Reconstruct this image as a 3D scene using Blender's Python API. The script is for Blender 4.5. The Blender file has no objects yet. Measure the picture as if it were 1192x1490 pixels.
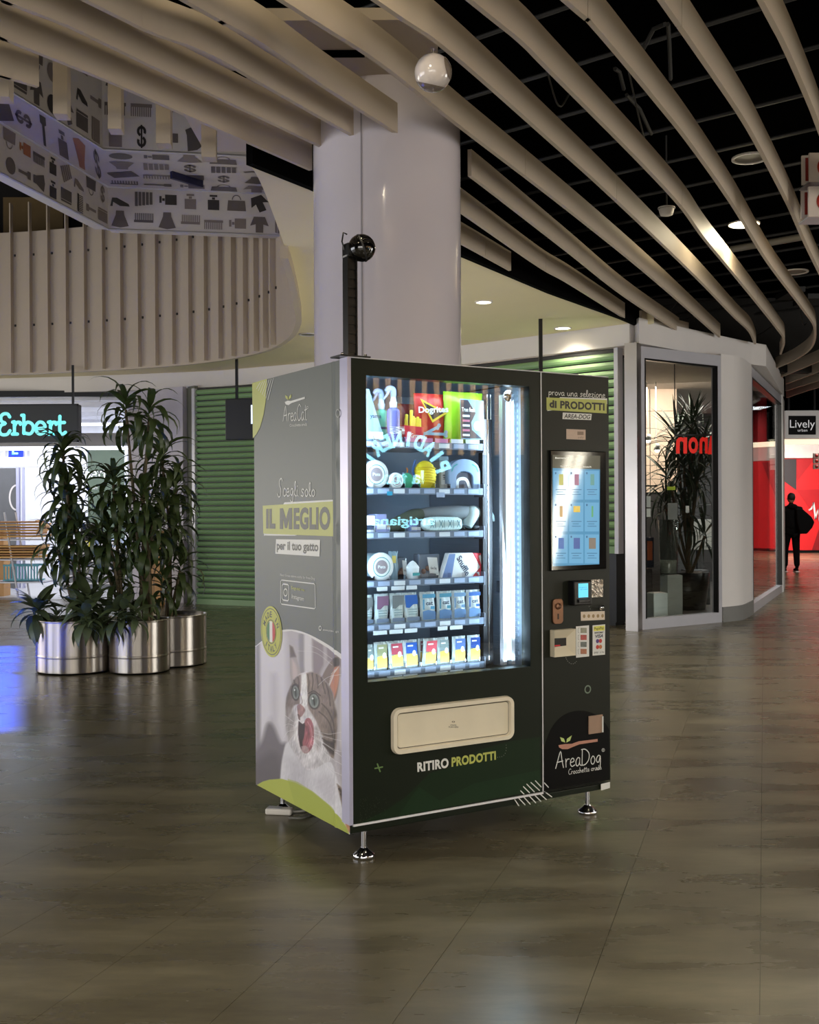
import bpy, bmesh, math, random
import numpy as np
from mathutils import Vector, Matrix
from mathutils.geometry import tessellate_polygon
random.seed(7)
SC = bpy.context.scene
COL = SC.collection
# ---------------------------------------------------------------- camera
F, ROLL, PITCH, CH = 1593.2, -0.0052, -0.0008, 1.34      # focal length in px of the 1192x1490 frame, camera height
cam_d = bpy.data.cameras.new('camera')
cam = bpy.data.objects.new('camera', cam_d); COL.objects.link(cam)
cam_d.sensor_fit = 'VERTICAL'; cam_d.sensor_height = 36.0
cam_d.lens = F / 1490 * 36.0
cam_d.clip_end = 200
cam.matrix_world = Matrix.Translation((0, 0, CH)) @ Matrix.Rotation(PITCH, 4, 'X') @ Matrix.Rotation(math.pi / 2, 4, 'X') @ Matrix.Rotation(ROLL, 4, 'Z')
SC.camera = cam
CM = cam.matrix_world.copy()
def ray(px, py):
    return (CM.to_3x3() @ Vector((px - 596, 745 - py, -F))).normalized()
def at_z(px, py, z):
    d = ray(px, py); t = (z - CH) / d.z
    return Vector((d.x * t, d.y * t, z))
def at_y(px, py, y):
    d = ray(px, py); t = y / d.y
    return Vector((d.x * t, y, CH + d.z * t))
def on_plane(px, py, O, N):
    d = ray(px, py); c = Vector((0, 0, CH)); t = (O - c).dot(N) / d.dot(N)
    return c + d * t
# ---------------------------------------------------------------- world, exposure, large lights
SC.view_settings.view_transform = 'Standard'; SC.view_settings.look = 'None'
SC.view_settings.gamma = 1.0; SC.view_settings.exposure = 0.0
try: SC.view_settings.use_curve_mapping = False
except Exception: pass
w = bpy.data.worlds.new('hall_air'); SC.world = w; w.use_nodes = True
w.node_tree.nodes['Background'].inputs[0].default_value = (0.9, 0.92, 1.0, 1)
w.node_tree.nodes['Background'].inputs[1].default_value = 0.035
def area(name, loc, target, sx, sy, power, col=(1, 1, 1), spread=180):
    l = bpy.data.lights.new(name, 'AREA'); l.shape = 'RECTANGLE'; l.size = sx; l.size_y = sy
    l.energy = power; l.color = col; l.spread = math.radians(spread)
    o = bpy.data.objects.new(name, l); COL.objects.link(o); o.location = loc
    o.rotation_euler = (Vector(target) - Vector(loc)).to_track_quat('-Z', 'Y').to_euler()
    return o
def spot(name, loc, target, power, col=(1, 1, 1), ang=90, blend=0.6, r=0.06):
    l = bpy.data.lights.new(name, 'SPOT'); l.energy = power; l.color = col
    l.spot_size = math.radians(ang); l.spot_blend = blend; l.shadow_soft_size = r
    o = bpy.data.objects.new(name, l); COL.objects.link(o); o.location = loc
    o.rotation_euler = (Vector(target) - Vector(loc)).to_track_quat('-Z', 'Y').to_euler()
    return o
# unseen fill lights added behind and beside the photographer to brighten the hall
area('fill_light_behind', (-1.0, -6.0, 1.6), (-0.5, 6, 3.0), 9.0, 2.4, 310, (1.0, 0.95, 0.88))
area('fill_light_right', (9.5, 4.4, 1.5), (1.0, 9, 2.8), 6.6, 2.4, 480, (1.0, 0.97, 0.92))
area('fill_light_left', (-9.5, 3.0, 1.5), (0.0, 8, 2.2), 7.0, 2.4, 270, (0.93, 0.95, 1.0))
area('fill_light_far_left', (-11.5, 11.0, 1.5), (0.0, 11, 2.6), 6.0, 2.4, 260, (1.0, 0.95, 0.86))
# far passage on the right
area('passage_light', (8.5, 30.0, 3.25), (8.5, 31.5, 0.5), 7.0, 1.0, 1500, (1, 0.95, 0.9))
for hx, hy in ((8.4, 21.0), (6.6, 15.5), (10.5, 24.0)):
    spot('passage_fill_spot', (hx, hy, 3.38), (hx, hy + 0.6, 0), 210, (1, 0.94, 0.84), 155, 1.0, 0.1)  # fill spots added to brighten the passage sign from the front
# hidden fill spots added behind the machine to brighten the cream soffit
for hx, hy, pw in ((0.1, 9.6, 75), (-0.55, 12.2, 60), (1.0, 11.4, 0)):
    if pw: spot('soffit_fill_spot', (hx, hy, 0.35), (hx, hy, 3), pw, (1, 0.95, 0.84), 165, 1.0, 0.12)
# fill spots added behind, beside and over the photographer to light the floor
for hx, hy in ((-5.5, -2.5), (-2, -3.5), (1.5, -2.5), (5, -3), (-5.5, 1.2), (-2.2, 0.2), (1.8, 0.6), (5.2, 1.5), (6.5, 6.0), (-6.2, 5.2), (8.5, 11.0), (3.4, 7.6)):
    spot('hall_fill_spot', (hx, hy, 3.38), (hx, hy, 0), 320, (1, 0.93, 0.8), 150, 1.0, 0.09)

# ---------------------------------------------------------------- helpers
def srgb(r, g, b):
    f = lambda c: (c / 255 / 12.92) if c / 255 <= 0.04045 else ((c / 255 + 0.055) / 1.055) ** 2.4
    return (f(r), f(g), f(b), 1)
MATS = {}
def mat(name, col, rough=0.5, metal=0.0, noise=0.06, scale=6.0, bump=0.0, emit=None, es=0.0, spec=0.5, coat=0.0, stretch=None, aniso=0.0):
    if name in MATS: return MATS[name]
    m = bpy.data.materials.new(name); m.use_nodes = True; nt = m.node_tree; N = nt.nodes; L = nt.links
    b = N['Principled BSDF']; c = srgb(*col)
    b.inputs['Roughness'].default_value = rough; b.inputs['Metallic'].default_value = metal
    b.inputs['Specular IOR Level'].default_value = spec; b.inputs['Coat Weight'].default_value = coat
    tc = N.new('ShaderNodeTexCoord'); mp = N.new('ShaderNodeMapping'); nz = N.new('ShaderNodeTexNoise')
    if stretch: mp.inputs['Scale'].default_value = stretch
    L.new(tc.outputs['Object'], mp.inputs[0]); L.new(mp.outputs[0], nz.inputs['Vector'])
    nz.inputs['Scale'].default_value = scale; nz.inputs['Detail'].default_value = 3
    rp = N.new('ShaderNodeMapRange'); rp.inputs['To Min'].default_value = 1 - noise * 2; rp.inputs['To Max'].default_value = 1 + noise * 2
    L.new(nz.outputs['Fac'], rp.inputs['Value'])
    mx = N.new('ShaderNodeVectorMath'); mx.operation = 'SCALE'; mx.inputs[0].default_value = c[:3]
    L.new(rp.outputs[0], mx.inputs['Scale']); L.new(mx.outputs[0], b.inputs['Base Color'])
    if bump:
        bp = N.new('ShaderNodeBump'); bp.inputs['Strength'].default_value = bump; bp.inputs['Distance'].default_value = 0.01
        L.new(nz.outputs['Fac'], bp.inputs['Height']); L.new(bp.outputs[0], b.inputs['Normal'])
    if aniso:
        tg = N.new('ShaderNodeTangent'); tg.direction_type = 'RADIAL'; tg.axis = 'Z'; L.new(tg.outputs[0], b.inputs['Tangent'])
        b.inputs['Anisotropic'].default_value = aniso; b.inputs['Anisotropic Rotation'].default_value = 0.25
    if emit:
        b.inputs['Emission Color'].default_value = srgb(*emit); b.inputs['Emission Strength'].default_value = es
    MATS[name] = m; return m
def vmat(name, rough=0.35, emit=0.0, spec=0.5):
    m = bpy.data.materials.new(name); m.use_nodes = True; nt = m.node_tree; b = nt.nodes['Principled BSDF']
    a = nt.nodes.new('ShaderNodeVertexColor'); a.layer_name = 'print'
    nt.links.new(a.outputs[0], b.inputs['Base Color']); b.inputs['Roughness'].default_value = rough
    b.inputs['Specular IOR Level'].default_value = spec
    if emit:
        nt.links.new(a.outputs[0], b.inputs['Emission Color']); b.inputs['Emission Strength'].default_value = emit
    return m
def glass(name, tint=(1, 1, 1), ior=1.5, rough=0.0, refl=None):
    m = bpy.data.materials.new(name); m.use_nodes = True; nt = m.node_tree; N = nt.nodes; L = nt.links
    N.remove(N['Principled BSDF']); out = N['Material Output']
    t = N.new('ShaderNodeBsdfTransparent'); t.inputs[0].default_value = (*tint, 1)
    g = N.new('ShaderNodeBsdfGlossy'); g.inputs['Roughness'].default_value = rough; g.inputs[0].default_value = (1, 1, 1, 1)
    lw = N.new('ShaderNodeLayerWeight'); lw.inputs[0].default_value = 0.5; f0 = ((ior - 1) / (ior + 1)) ** 2
    pw = N.new('ShaderNodeMath'); pw.operation = 'POWER'; pw.inputs[1].default_value = 5; L.new(lw.outputs['Facing'], pw.inputs[0])
    fr = N.new('ShaderNodeMath'); fr.operation = 'MULTIPLY_ADD'; fr.inputs[1].default_value = 1 - f0; fr.inputs[2].default_value = f0; L.new(pw.outputs[0], fr.inputs[0])
    mx = N.new('ShaderNodeMixShader'); L.new(fr.outputs[0], mx.inputs[0]); L.new(t.outputs[0], mx.inputs[1]); L.new(g.outputs[0], mx.inputs[2])
    L.new(mx.outputs[0], out.inputs[0]); return m

class MB:
    def __init__(s): s.v = []; s.f = []; s.m = []; s.mi = 0; s.sm = []
    def add(s, vs, fs, smooth=False):
        o = len(s.v); s.v += [tuple(v) for v in vs]
        for f in fs: s.f.append([i + o for i in f]); s.m.append(s.mi); s.sm.append(smooth)
        return s
    def box(s, x0, x1, y0, y1, z0, z1, M=None):
        vs = [Vector((x, y, z)) for z in (z0, z1) for y in (y0, y1) for x in (x0, x1)]
        if M: vs = [M @ v for v in vs]
        return s.add(vs, [(0, 2, 3, 1), (4, 5, 7, 6), (0, 1, 5, 4), (2, 6, 7, 3), (0, 4, 6, 2), (1, 3, 7, 5)])
    def rbox(s, x0, x1, y0, y1, z0, z1, b=0.01, seg=2, M=None):
        bm = bmesh.new(); bmesh.ops.create_cube(bm, size=1)
        for v in bm.verts:
            v.co = Vector(((x0 + x1) / 2 + v.co.x * (x1 - x0), (y0 + y1) / 2 + v.co.y * (y1 - y0), (z0 + z1) / 2 + v.co.z * (z1 - z0)))
        bmesh.ops.bevel(bm, geom=bm.edges[:], offset=b, segments=seg, profile=0.5, affect='EDGES')
        return s.bm(bm, M)
    def bm(s, bm, M=None, smooth=False):
        bm.verts.index_update()
        s.add([(M @ v.co if M else v.co.copy()) for v in bm.verts], [[v.index for v in f.verts] for f in bm.faces], smooth); bm.free(); return s
    def tube(s, pts, r, n=8, cap=True, smooth=True):
        pts = [Vector(p) for p in pts]; rs = r if isinstance(r, (list, tuple)) else [r] * len(pts)
        rings = []; up = Vector((0, 0, 1)); T0 = (pts[1] - pts[0]).normalized()
        if abs(T0.dot(up)) > 0.95: up = Vector((1, 0, 0))
        A = T0.cross(up).normalized()
        for i, p in enumerate(pts):
            T = (pts[min(i + 1, len(pts) - 1)] - pts[max(i - 1, 0)]).normalized()
            A = (A - T * A.dot(T)).normalized(); B = T.cross(A)
            rings.append([p + (A * math.cos(2 * math.pi * k / n) + B * math.sin(2 * math.pi * k / n)) * rs[i] for k in range(n)])
        vs = [v for rg in rings for v in rg]
        fs = [(i * n + k, i * n + (k + 1) % n, (i + 1) * n + (k + 1) % n, (i + 1) * n + k) for i in range(len(pts) - 1) for k in range(n)]
        s.add(vs, fs, smooth)
        if cap: s.add(rings[0], [list(range(n))[::-1]]); s.add(rings[-1], [list(range(n))])
        return s
    def lathe(s, prof, c=(0, 0, 0), n=24, M=None, smooth=True):
        c = Vector(c); vs = []
        for r, z in prof:
            for k in range(n):
                a = 2 * math.pi * k / n; v = Vector((r * math.cos(a), r * math.sin(a), z))
                vs.append((M @ v if M else v) + c)
        fs = [(i * n + k, i * n + (k + 1) % n, (i + 1) * n + (k + 1) % n, (i + 1) * n + k) for i in range(len(prof) - 1) for k in range(n)]
        s.add(vs, fs, smooth)
        return s
    def poly(s, pts): return s.add(pts, [list(range(len(pts)))])
    def quad(s, a, b, c, d): return s.add([a, b, c, d], [(0, 1, 2, 3)])
    def prism(s, poly, h, M=None):
        """2D polygon (x, y) extruded from z=0 to h"""
        n = len(poly); vs = [Vector((x, y, 0)) for x, y in poly] + [Vector((x, y, h)) for x, y in poly]
        if M: vs = [M @ v for v in vs]
        return s.add(vs, [list(range(n))[::-1], list(range(n, 2 * n))] + [(i, (i + 1) % n, n + (i + 1) % n, n + i) for i in range(n)])
    def sphere(s, c, r, u=16, v=10, sc=(1, 1, 1)):
        prof = [(max(r * math.sin(math.pi * i / v), 0), -r * math.cos(math.pi * i / v)) for i in range(v + 1)]
        return s.lathe(prof, c, u, Matrix.Diagonal((*sc, 1)))
    def build(s, name, mats, parent=None, loc=None, rz=0, bevel=0, auto=False):
        me = bpy.data.meshes.new(name); me.from_pydata(s.v, [], s.f)
        if not isinstance(mats, (list, tuple)): mats = [mats]
        for m in mats: me.materials.append(m)
        if s.f:
            me.polygons.foreach_set('material_index', s.m); me.polygons.foreach_set('use_smooth', s.sm)
        me.validate(); me.update()
        o = bpy.data.objects.new(name, me); COL.objects.link(o)
        if parent: o.parent = parent
        if loc is not None: o.location = loc
        if rz: o.rotation_euler.z = rz
        if bevel:
            md = o.modifiers.new('bevel', 'BEVEL'); md.width = bevel; md.segments = 2; md.limit_method = 'ANGLE'
        return o
def tag(o, label=None, cat=None, group=None, kind=None):
    if label: o['label'] = label
    if cat: o['category'] = cat
    if group: o['group'] = group
    if kind: o['kind'] = kind
    return o
def thing(name, label, cat, loc=(0, 0, 0), rz=0, group=None):
    o = bpy.data.objects.new(name, None); COL.objects.link(o); o.empty_display_size = 0.1
    o.location = loc; o.rotation_euler = (0, 0, rz); return tag(o, label, cat, group)
def struct(mb, name, m, parent=None, **k):
    o = mb.build(name, m, parent, **k)
    if not parent: o['kind'] = 'structure'
    return o
def smooth_path(pts, per=6):
    P = [Vector(p) for p in pts]; P = [P[0] * 2 - P[1]] + P + [P[-1] * 2 - P[-2]]; out = []
    for i in range(1, len(P) - 2):
        for k in range(per):
            t = k / per; a, b, c, d = P[i - 1], P[i], P[i + 1], P[i + 2]
            out.append(0.5 * ((2 * b) + (c - a) * t + (2 * a - 5 * b + 4 * c - d) * t * t + (3 * b - a - 3 * c + d) * t ** 3))
    out.append(P[-2]); return out

# ------- flat print: a frame is a plane in the world; measured pixel corners are turned into positions on it
class Frame:
    def __init__(s, W, O, U, V, e=0.0):       # W: world matrix of the parent, O/U/V in the parent's coordinates
        s.W = W; s.O = Vector(O); s.U = Vector(U); s.V = Vector(V); s.N = s.U.cross(s.V).normalized()
        s.Ow = W @ s.O; s.Nw = (W.to_3x3() @ s.N)
    def uv(s, px, py):
        p = s.W.inverted() @ on_plane(px, py, s.Ow, s.Nw) - s.O
        return (p.dot(s.U), p.dot(s.V))
    def P(s, u, v, e=0.0): return s.O + s.U * u + s.V * v + s.N * e
    def px(s, x, y, e=0.0): return s.P(*s.uv(x, y), e)
def text_raw(body, bold=0.0, shear=0.0, space=1.0):
    if bold > 0.03: space = 1.06
    c = bpy.data.curves.new('t', 'FONT'); c.body = body; c.size = 1; c.offset = bold; c.shear = shear; c.space_character = space
    c.resolution_u = 4; c.fill_mode = 'FRONT'
    o = bpy.data.objects.new('t', c); COL.objects.link(o)
    dg = bpy.context.evaluated_depsgraph_get(); dg.update()
    me = bpy.data.meshes.new_from_object(o.evaluated_get(dg))
    V = [(v.co.x, v.co.y) for v in me.vertices]; Fc = [list(p.vertices) for p in me.polygons]
    bpy.data.objects.remove(o); bpy.data.curves.remove(c); bpy.data.meshes.remove(me)
    x0 = min(v[0] for v in V); x1 = max(v[0] for v in V); y0 = min(v[1] for v in V); y1 = max(v[1] for v in V)
    return [((x - x0) / (x1 - x0), (y - y0) / (y1 - y0)) for x, y in V], Fc
def bil(q, s, t):                              # q: TL TR BR BL as (u, v); s right, t up
    (ax, ay), (bx, by), (cx, cy), (dx, dy) = q
    return ((dx * (1 - s) + cx * s) * (1 - t) + (ax * (1 - s) + bx * s) * t, (dy * (1 - s) + cy * s) * (1 - t) + (ay * (1 - s) + by * s) * t)
def quv(fr, q): return [fr.uv(*p) for p in q]
def text_q(mb, fr, body, q, e=0.0012, bold=0.0, shear=0.0, uvq=False, space=1.0):
    V, Fc = text_raw(body, bold, shear, space); qq = q if uvq else quv(fr, q)
    return mb.add([fr.P(*bil(qq, s, t), e) for s, t in V], Fc)
def quad_q(mb, fr, q, e=0.001):
    return mb.poly([fr.px(x, y, e) for x, y in (q[3], q[2], q[1], q[0])])
def rq(x0, y0, x1, y1): return [(x0, y0), (x1, y0), (x1, y1), (x0, y1)]
def rrect(x0, y0, x1, y1, r, n=6):
    out = []
    for cx, cy, a0 in ((x1 - r, y1 - r, 0), (x0 + r, y1 - r, 90), (x0 + r, y0 + r, 180), (x1 - r, y0 + r, 270)):
        for k in range(n + 1):
            a = math.radians(a0 + 90 * k / n); out.append((cx + r * math.cos(a), cy + r * math.sin(a)))
    return out
def ell(cx, cy, rx, ry=None, n=24, a0=0, a1=360):
    ry = ry or rx; m = n if a1 - a0 >= 360 else n + 1
    return [(cx + rx * math.cos(math.radians(a0 + (a1 - a0) * k / n)), cy + ry * math.sin(math.radians(a0 + (a1 - a0) * k / n))) for k in range(m)]
def ribbon(mb, fr, pts, w, e=0.0012, uvq=True, taper=False):
    """flat stroke of width w along pts (u, v)"""
    P = [Vector((*(p if uvq else fr.uv(*p)), 0)) for p in pts]; L = []; R = []
    for i, p in enumerate(P):
        t = P[min(i + 1, len(P) - 1)] - P[max(i - 1, 0)]
        if t.length < 1e-9: t = Vector((1, 0, 0))
        t.normalize(); n = Vector((-t.y, t.x, 0)); ww = w[i] if isinstance(w, list) else w
        L.append(p + n * ww / 2); R.append(p - n * ww / 2)
    vs = [fr.P(v.x, v.y, e) for v in L + R]; n = len(P)
    mb.add(vs, [(i, i + 1, n + i + 1, n + i) for i in range(n - 1)])
    if not taper:
        for p, ww in ((P[0], w[0] if isinstance(w, list) else w), (P[-1], w[-1] if isinstance(w, list) else w)):
            mb.add([fr.P(p.x + ww / 2 * math.cos(k * math.pi / 4), p.y + ww / 2 * math.sin(k * math.pi / 4), e) for k in range(8)], [list(range(8))])
    return mb
# handwriting: strokes in a box, x 0..w, y 0 (baseline) .. 1 (x-height); ascenders reach 2
GL = {
 'A': (1.5, [[(0, 0), (0.35, 1.0), (0.75, 2.0), (0.95, 1.0), (1.2, 0)], [(0.2, 0.7), (1.1, 0.8)]]),
 'r': (0.7, [[(0.05, 1.0), (0.1, 0.0)], [(0.1, 0.6), (0.3, 0.95), (0.6, 0.95)]]),
 'e': (0.85, [[(0.1, 0.5), (0.6, 0.6), (0.6, 0.9), (0.35, 1.0), (0.1, 0.7), (0.1, 0.25), (0.35, 0), (0.75, 0.15)]]),
 'a': (0.95, [[(0.7, 0.9), (0.4, 1.0), (0.1, 0.6), (0.15, 0.1), (0.4, 0.0), (0.65, 0.4), (0.7, 0.9), (0.68, 0.2), (0.85, 0.02)]]),
 'C': (1.2, [[(1.05, 1.7), (0.7, 2.0), (0.25, 1.5), (0.1, 0.8), (0.35, 0.1), (0.7, 0.0), (1.1, 0.3)]]),
 't': (0.65, [[(0.3, 1.8), (0.25, 0.2), (0.5, 0.0)], [(0.0, 1.2), (0.6, 1.3)]]),
 'D': (1.4, [[(0.15, 1.9), (0.1, 0.05)], [(0.0, 1.95), (0.6, 1.95), (1.2, 1.4), (1.15, 0.6), (0.6, 0.05), (0.0, 0.0)]]),
 'o': (0.9, [[(0.4, 1.0), (0.12, 0.6), (0.2, 0.1), (0.5, 0.0), (0.75, 0.45), (0.6, 0.9), (0.4, 1.0)]]),
 'g': (0.95, [[(0.7, 0.9), (0.4, 1.0), (0.1, 0.6), (0.2, 0.2), (0.5, 0.2), (0.72, 0.9), (0.7, -0.4), (0.4, -0.8), (0.05, -0.5)]]),
 'S': (1.3, [[(1.2, 1.9), (0.9, 2.2), (0.5, 1.9), (0.5, 1.4), (0.8, 0.8), (0.7, 0.1), (0.3, -0.1), (0.0, 0.3)]]),
 'c': (0.8, [[(0.65, 0.85), (0.35, 1.0), (0.1, 0.5), (0.3, 0.0), (0.75, 0.2)]]),
 'l': (0.55, [[(0.05, 0.2), (0.4, 1.4), (0.3, 2.0), (0.12, 1.6), (0.18, 0.2), (0.5, 0.05)]]),
 'i': (0.4, [[(0.15, 0.9), (0.12, 0.2), (0.35, 0.02)], [(0.2, 1.35), (0.24, 1.4)]]),
 's': (0.75, [[(0.6, 0.9), (0.3, 1.0), (0.15, 0.7), (0.5, 0.35), (0.35, 0.0), (0.0, 0.1)]]),
 'p': (0.9, [[(0.15, 1.0), (0.08, -0.9)], [(0.15, 0.7), (0.45, 1.0), (0.7, 0.7), (0.55, 0.15), (0.15, 0.1)]]),
 'v': (0.8, [[(0.05, 0.95), (0.3, 0.0), (0.6, 0.9), (0.75, 0.85)]]),
 'u': (0.95, [[(0.1, 0.95), (0.12, 0.15), (0.4, 0.0), (0.65, 0.4), (0.7, 0.95), (0.7, 0.15), (0.9, 0.0)]]),
 'n': (0.9, [[(0.1, 0.95), (0.1, 0.0)], [(0.1, 0.5), (0.4, 1.0), (0.62, 0.8), (0.65, 0.1), (0.85, 0.0)]]),
 'z': (0.8, [[(0.05, 0.95), (0.6, 0.95), (0.1, 0.05), (0.7, 0.0), (0.4, -0.5)]]),
 'h': (0.9, [[(0.15, 2.0), (0.1, 0.0)], [(0.1, 0.5), (0.4, 1.0), (0.62, 0.8), (0.65, 0.0)]]),
 'd': (0.95, [[(0.7, 0.9), (0.4, 1.0), (0.1, 0.6), (0.2, 0.0), (0.5, 0.1), (0.72, 0.9), (0.72, 2.0), (0.7, 0.0)]]),
 ' ': (0.6, []), 'm': (1.3, [[(0.1, 0.95), (0.1, 0.0)], [(0.1, 0.6), (0.35, 1.0), (0.5, 0.7), (0.52, 0.0)], [(0.52, 0.6), (0.8, 1.0), (0.95, 0.7), (0.98, 0.0)]]),
}
def script_q(mb, fr, body, q, w, e=0.0012):
    """q spans from baseline to x-height-times-two"""
    tot = sum(GL[c][0] for c in body); x = 0; qq = quv(fr, q)
    for c in body:
        wd, st = GL[c]
        for s in st:
            pts = [bil(qq, (x + p.x) / tot, p.y / 2) for p in smooth_path([(a, b, 0) for a, b in s], 3)]
            ribbon(mb, fr, pts, w, e)
        x += wd
    return mb
# ================================================================ THE SETTING
M_fin = mat('fin_paint', (182, 168, 150), 0.55, noise=0.02, scale=2)
M_cream = mat('cream_soffit', (226, 214, 174), 0.7, noise=0.015, scale=2)
M_white = mat('white_paint', (214, 210, 208), 0.55, noise=0.02, scale=3)
M_black = mat('black_ceiling', (3, 3, 3), 1.0, spec=0.0)
M_darkgrey = mat('dark_grey_metal', (38, 38, 40), 0.5)
M_steel = mat('brushed_steel', (176, 170, 162), 0.34, 1.0, noise=0.3, scale=3, stretch=(9, 9, 0.15), bump=0.03, aniso=0.9)
M_alu = mat('aluminium_frame', (188, 188, 196), 0.38, 0.25, noise=0.03)
M_chrome = mat('chrome', (220, 220, 225), 0.12, 1.0, noise=0.02)

# floor: dark olive vinyl, glossy, in long strips
def floor_mat():
    m = bpy.data.materials.new('olive_vinyl'); m.use_nodes = True; nt = m.node_tree; N = nt.nodes; L = nt.links; b = N['Principled BSDF']
    tc = N.new('ShaderNodeTexCoord'); mp = N.new('ShaderNodeMapping'); mp.inputs['Scale'].default_value = (0.55, 2.0, 1)
    mp.inputs['Rotation'].default_value = (0, 0, 0.15)
    L.new(tc.outputs['Object'], mp.inputs[0])
    n1 = N.new('ShaderNodeTexNoise'); n1.inputs['Scale'].default_value = 2.2; n1.inputs['Detail'].default_value = 6; n1.inputs['Roughness'].default_value = 0.55
    n2 = N.new('ShaderNodeTexNoise'); n2.inputs['Scale'].default_value = 14; n2.inputs['Detail'].default_value = 6; n2.inputs['Roughness'].default_value = 0.7
    L.new(mp.outputs[0], n1.inputs['Vector']); L.new(mp.outputs[0], n2.inputs['Vector'])
    add = N.new('ShaderNodeMath'); add.operation = 'ADD'; L.new(n1.outputs['Fac'], add.inputs[0])
    mu = N.new('ShaderNodeMath'); mu.operation = 'MULTIPLY'; mu.inputs[1].default_value = 0.3; L.new(n2.outputs['Fac'], mu.inputs[0]); L.new(mu.outputs[0], add.inputs[1])
    cr = N.new('ShaderNodeValToRGB'); e = cr.color_ramp.elements; e[0].position = 0.45; e[0].color = srgb(76, 70, 54); e[1].position = 0.86; e[1].color = srgb(116, 108, 86)
    x = cr.color_ramp.elements.new(0.65); x.color = srgb(93, 86, 67)
    L.new(add.outputs[0], cr.inputs[0]); L.new(cr.outputs[0], b.inputs['Base Color'])
    rr = N.new('ShaderNodeMapRange'); rr.inputs['From Min'].default_value = 0.3; rr.inputs['From Max'].default_value = 0.7
    rr.inputs['To Min'].default_value = 0.24; rr.inputs['To Max'].default_value = 0.33
    L.new(n1.outputs['Fac'], rr.inputs['Value']); L.new(rr.outputs[0], b.inputs['Roughness'])
    bp = N.new('ShaderNodeBump'); bp.inputs['Strength'].default_value = 0.03; bp.inputs['Distance'].default_value = 0.002
    L.new(n2.outputs['Fac'], bp.inputs['Height']); L.new(bp.outputs[0], b.inputs['Normal'])
    b.inputs['Specular IOR Level'].default_value = 0.55
    return m
M_floor = floor_mat()
X0, X1, Y0, Y1 = -14.0, 19.0, -7.0, 36.0
mb = MB().box(X0, X1, Y0, Y1, -0.12, -0.004)
floor = struct(mb, 'floor', mat('floor_screed', (40, 37, 30), 0.8))
a = math.atan(0.324); dv = Vector((math.sin(a), math.cos(a), 0)); nv = Vector((math.cos(a), -math.sin(a), 0))
ref = at_z(1105.6, 1490, 0); c0 = ref.dot(nv); PW = 0.457
for i in range(-62, 42):
    lo, hi = c0 + i * PW + 0.0007, c0 + (i + 1) * PW - 0.0007
    # clip the strip to the floor rectangle
    poly = [dv * -60 + nv * lo, dv * 60 + nv * lo, dv * 60 + nv * hi, dv * -60 + nv * hi]
    for ax, val, sg in ((0, X0, 1), (0, X1, -1), (1, Y0, 1), (1, Y1, -1)):
        out = []
        for k in range(len(poly)):
            p, q = poly[k], poly[(k + 1) % len(poly)]; dp, dq = sg * (p[ax] - val), sg * (q[ax] - val)
            if dp >= 0: out.append(p)
            if dp * dq < 0: out.append(p + (q - p) * (dp / (dp - dq)))
        poly = out
        if len(poly) < 3: break
    if len(poly) < 3: continue
    MB().prism([(p.x, p.y) for p in poly], 0.004, Matrix.Translation((0, 0, -0.004))).build('floor_strip', M_floor, floor)

# black void ceiling with its hanger grid
ZV = 4.35
ceiling = struct(MB().box(X0, X1, Y0, Y1, 6.6, 6.75), 'ceiling', M_black)
struct(MB().box(-0.95, X1, 3.0, Y1, ZV + 0.25, ZV + 0.35), 'ceiling_deck', M_black)
M_grid = mat('grid_metal', (44, 43, 42), 0.6, 0.3)
for k in range(22):
    y = 4.35 + k * 1.0; s0 = -3.9; s1 = min(9.0, (y - 0.5) / 0.64)
    p0 = Vector((2.4 + 0.77 * s0, y - 0.64 * s0, 0)); p1 = Vector((2.4 + 0.77 * s1, y - 0.64 * s1, 0))
    MB().tube([(p0.x, p0.y, ZV), (p1.x, p1.y, ZV)], 0.018, 4).build('hanger_rail', M_grid, ceiling)
for p, q in (((895, 100), (908, 130)), ((912, 138), (948, 195)), ((972, 35), (976, 115)), ((968, 35), (936, 72))):
    A = at_z(*p, ZV - 0.15); B = at_z(*q, ZV - 0.15)
    MB().tube([A, (A + B) / 2 + Vector((0, 0, 0.05)), B], 0.014, 5).build('conduit', mat('conduit_grey', (26, 25, 24), 0.8), ceiling)
A = at_z(1064, 363, 4.0); B = at_z(1172, 344, 4.0); MB().tube([A, B], 0.035, 6).build('cable_duct', mat('duct_grey', (120, 116, 108), 0.5), ceiling)
for (sx, sy, ex, ey, sag) in ((1000, 440, 1060, 500, 0.3), (1060, 450, 1130, 470, 0.25), (905, 60, 968, 250, 0.2), (795, 100, 830, 135, 0.15), (930, 430, 1010, 460, .2), (1160, 420, 1175, 470, .2), (925, 470, 985, 440, .25)):
    A = at_z(sx, sy, 3.95); B = at_z(ex, ey, 3.95); Mi = (A + B) / 2 - Vector((0, 0, sag))
    MB().tube(smooth_path([A, Mi, B], 6), 0.006, 5).build('loose_cable', mat('grey_cable', (52, 51, 49), 0.6), ceiling)
for k, (px, py) in enumerate(((1150, 420), (1175, 430))):
    c = at_z(px, py, ZV); MB().box(c.x - 0.1, c.x + 0.1, c.y - 0.3, c.y + 0.3, ZV - 0.1, ZV - 0.03).build('cable_tray', M_grid, ceiling)

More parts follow.
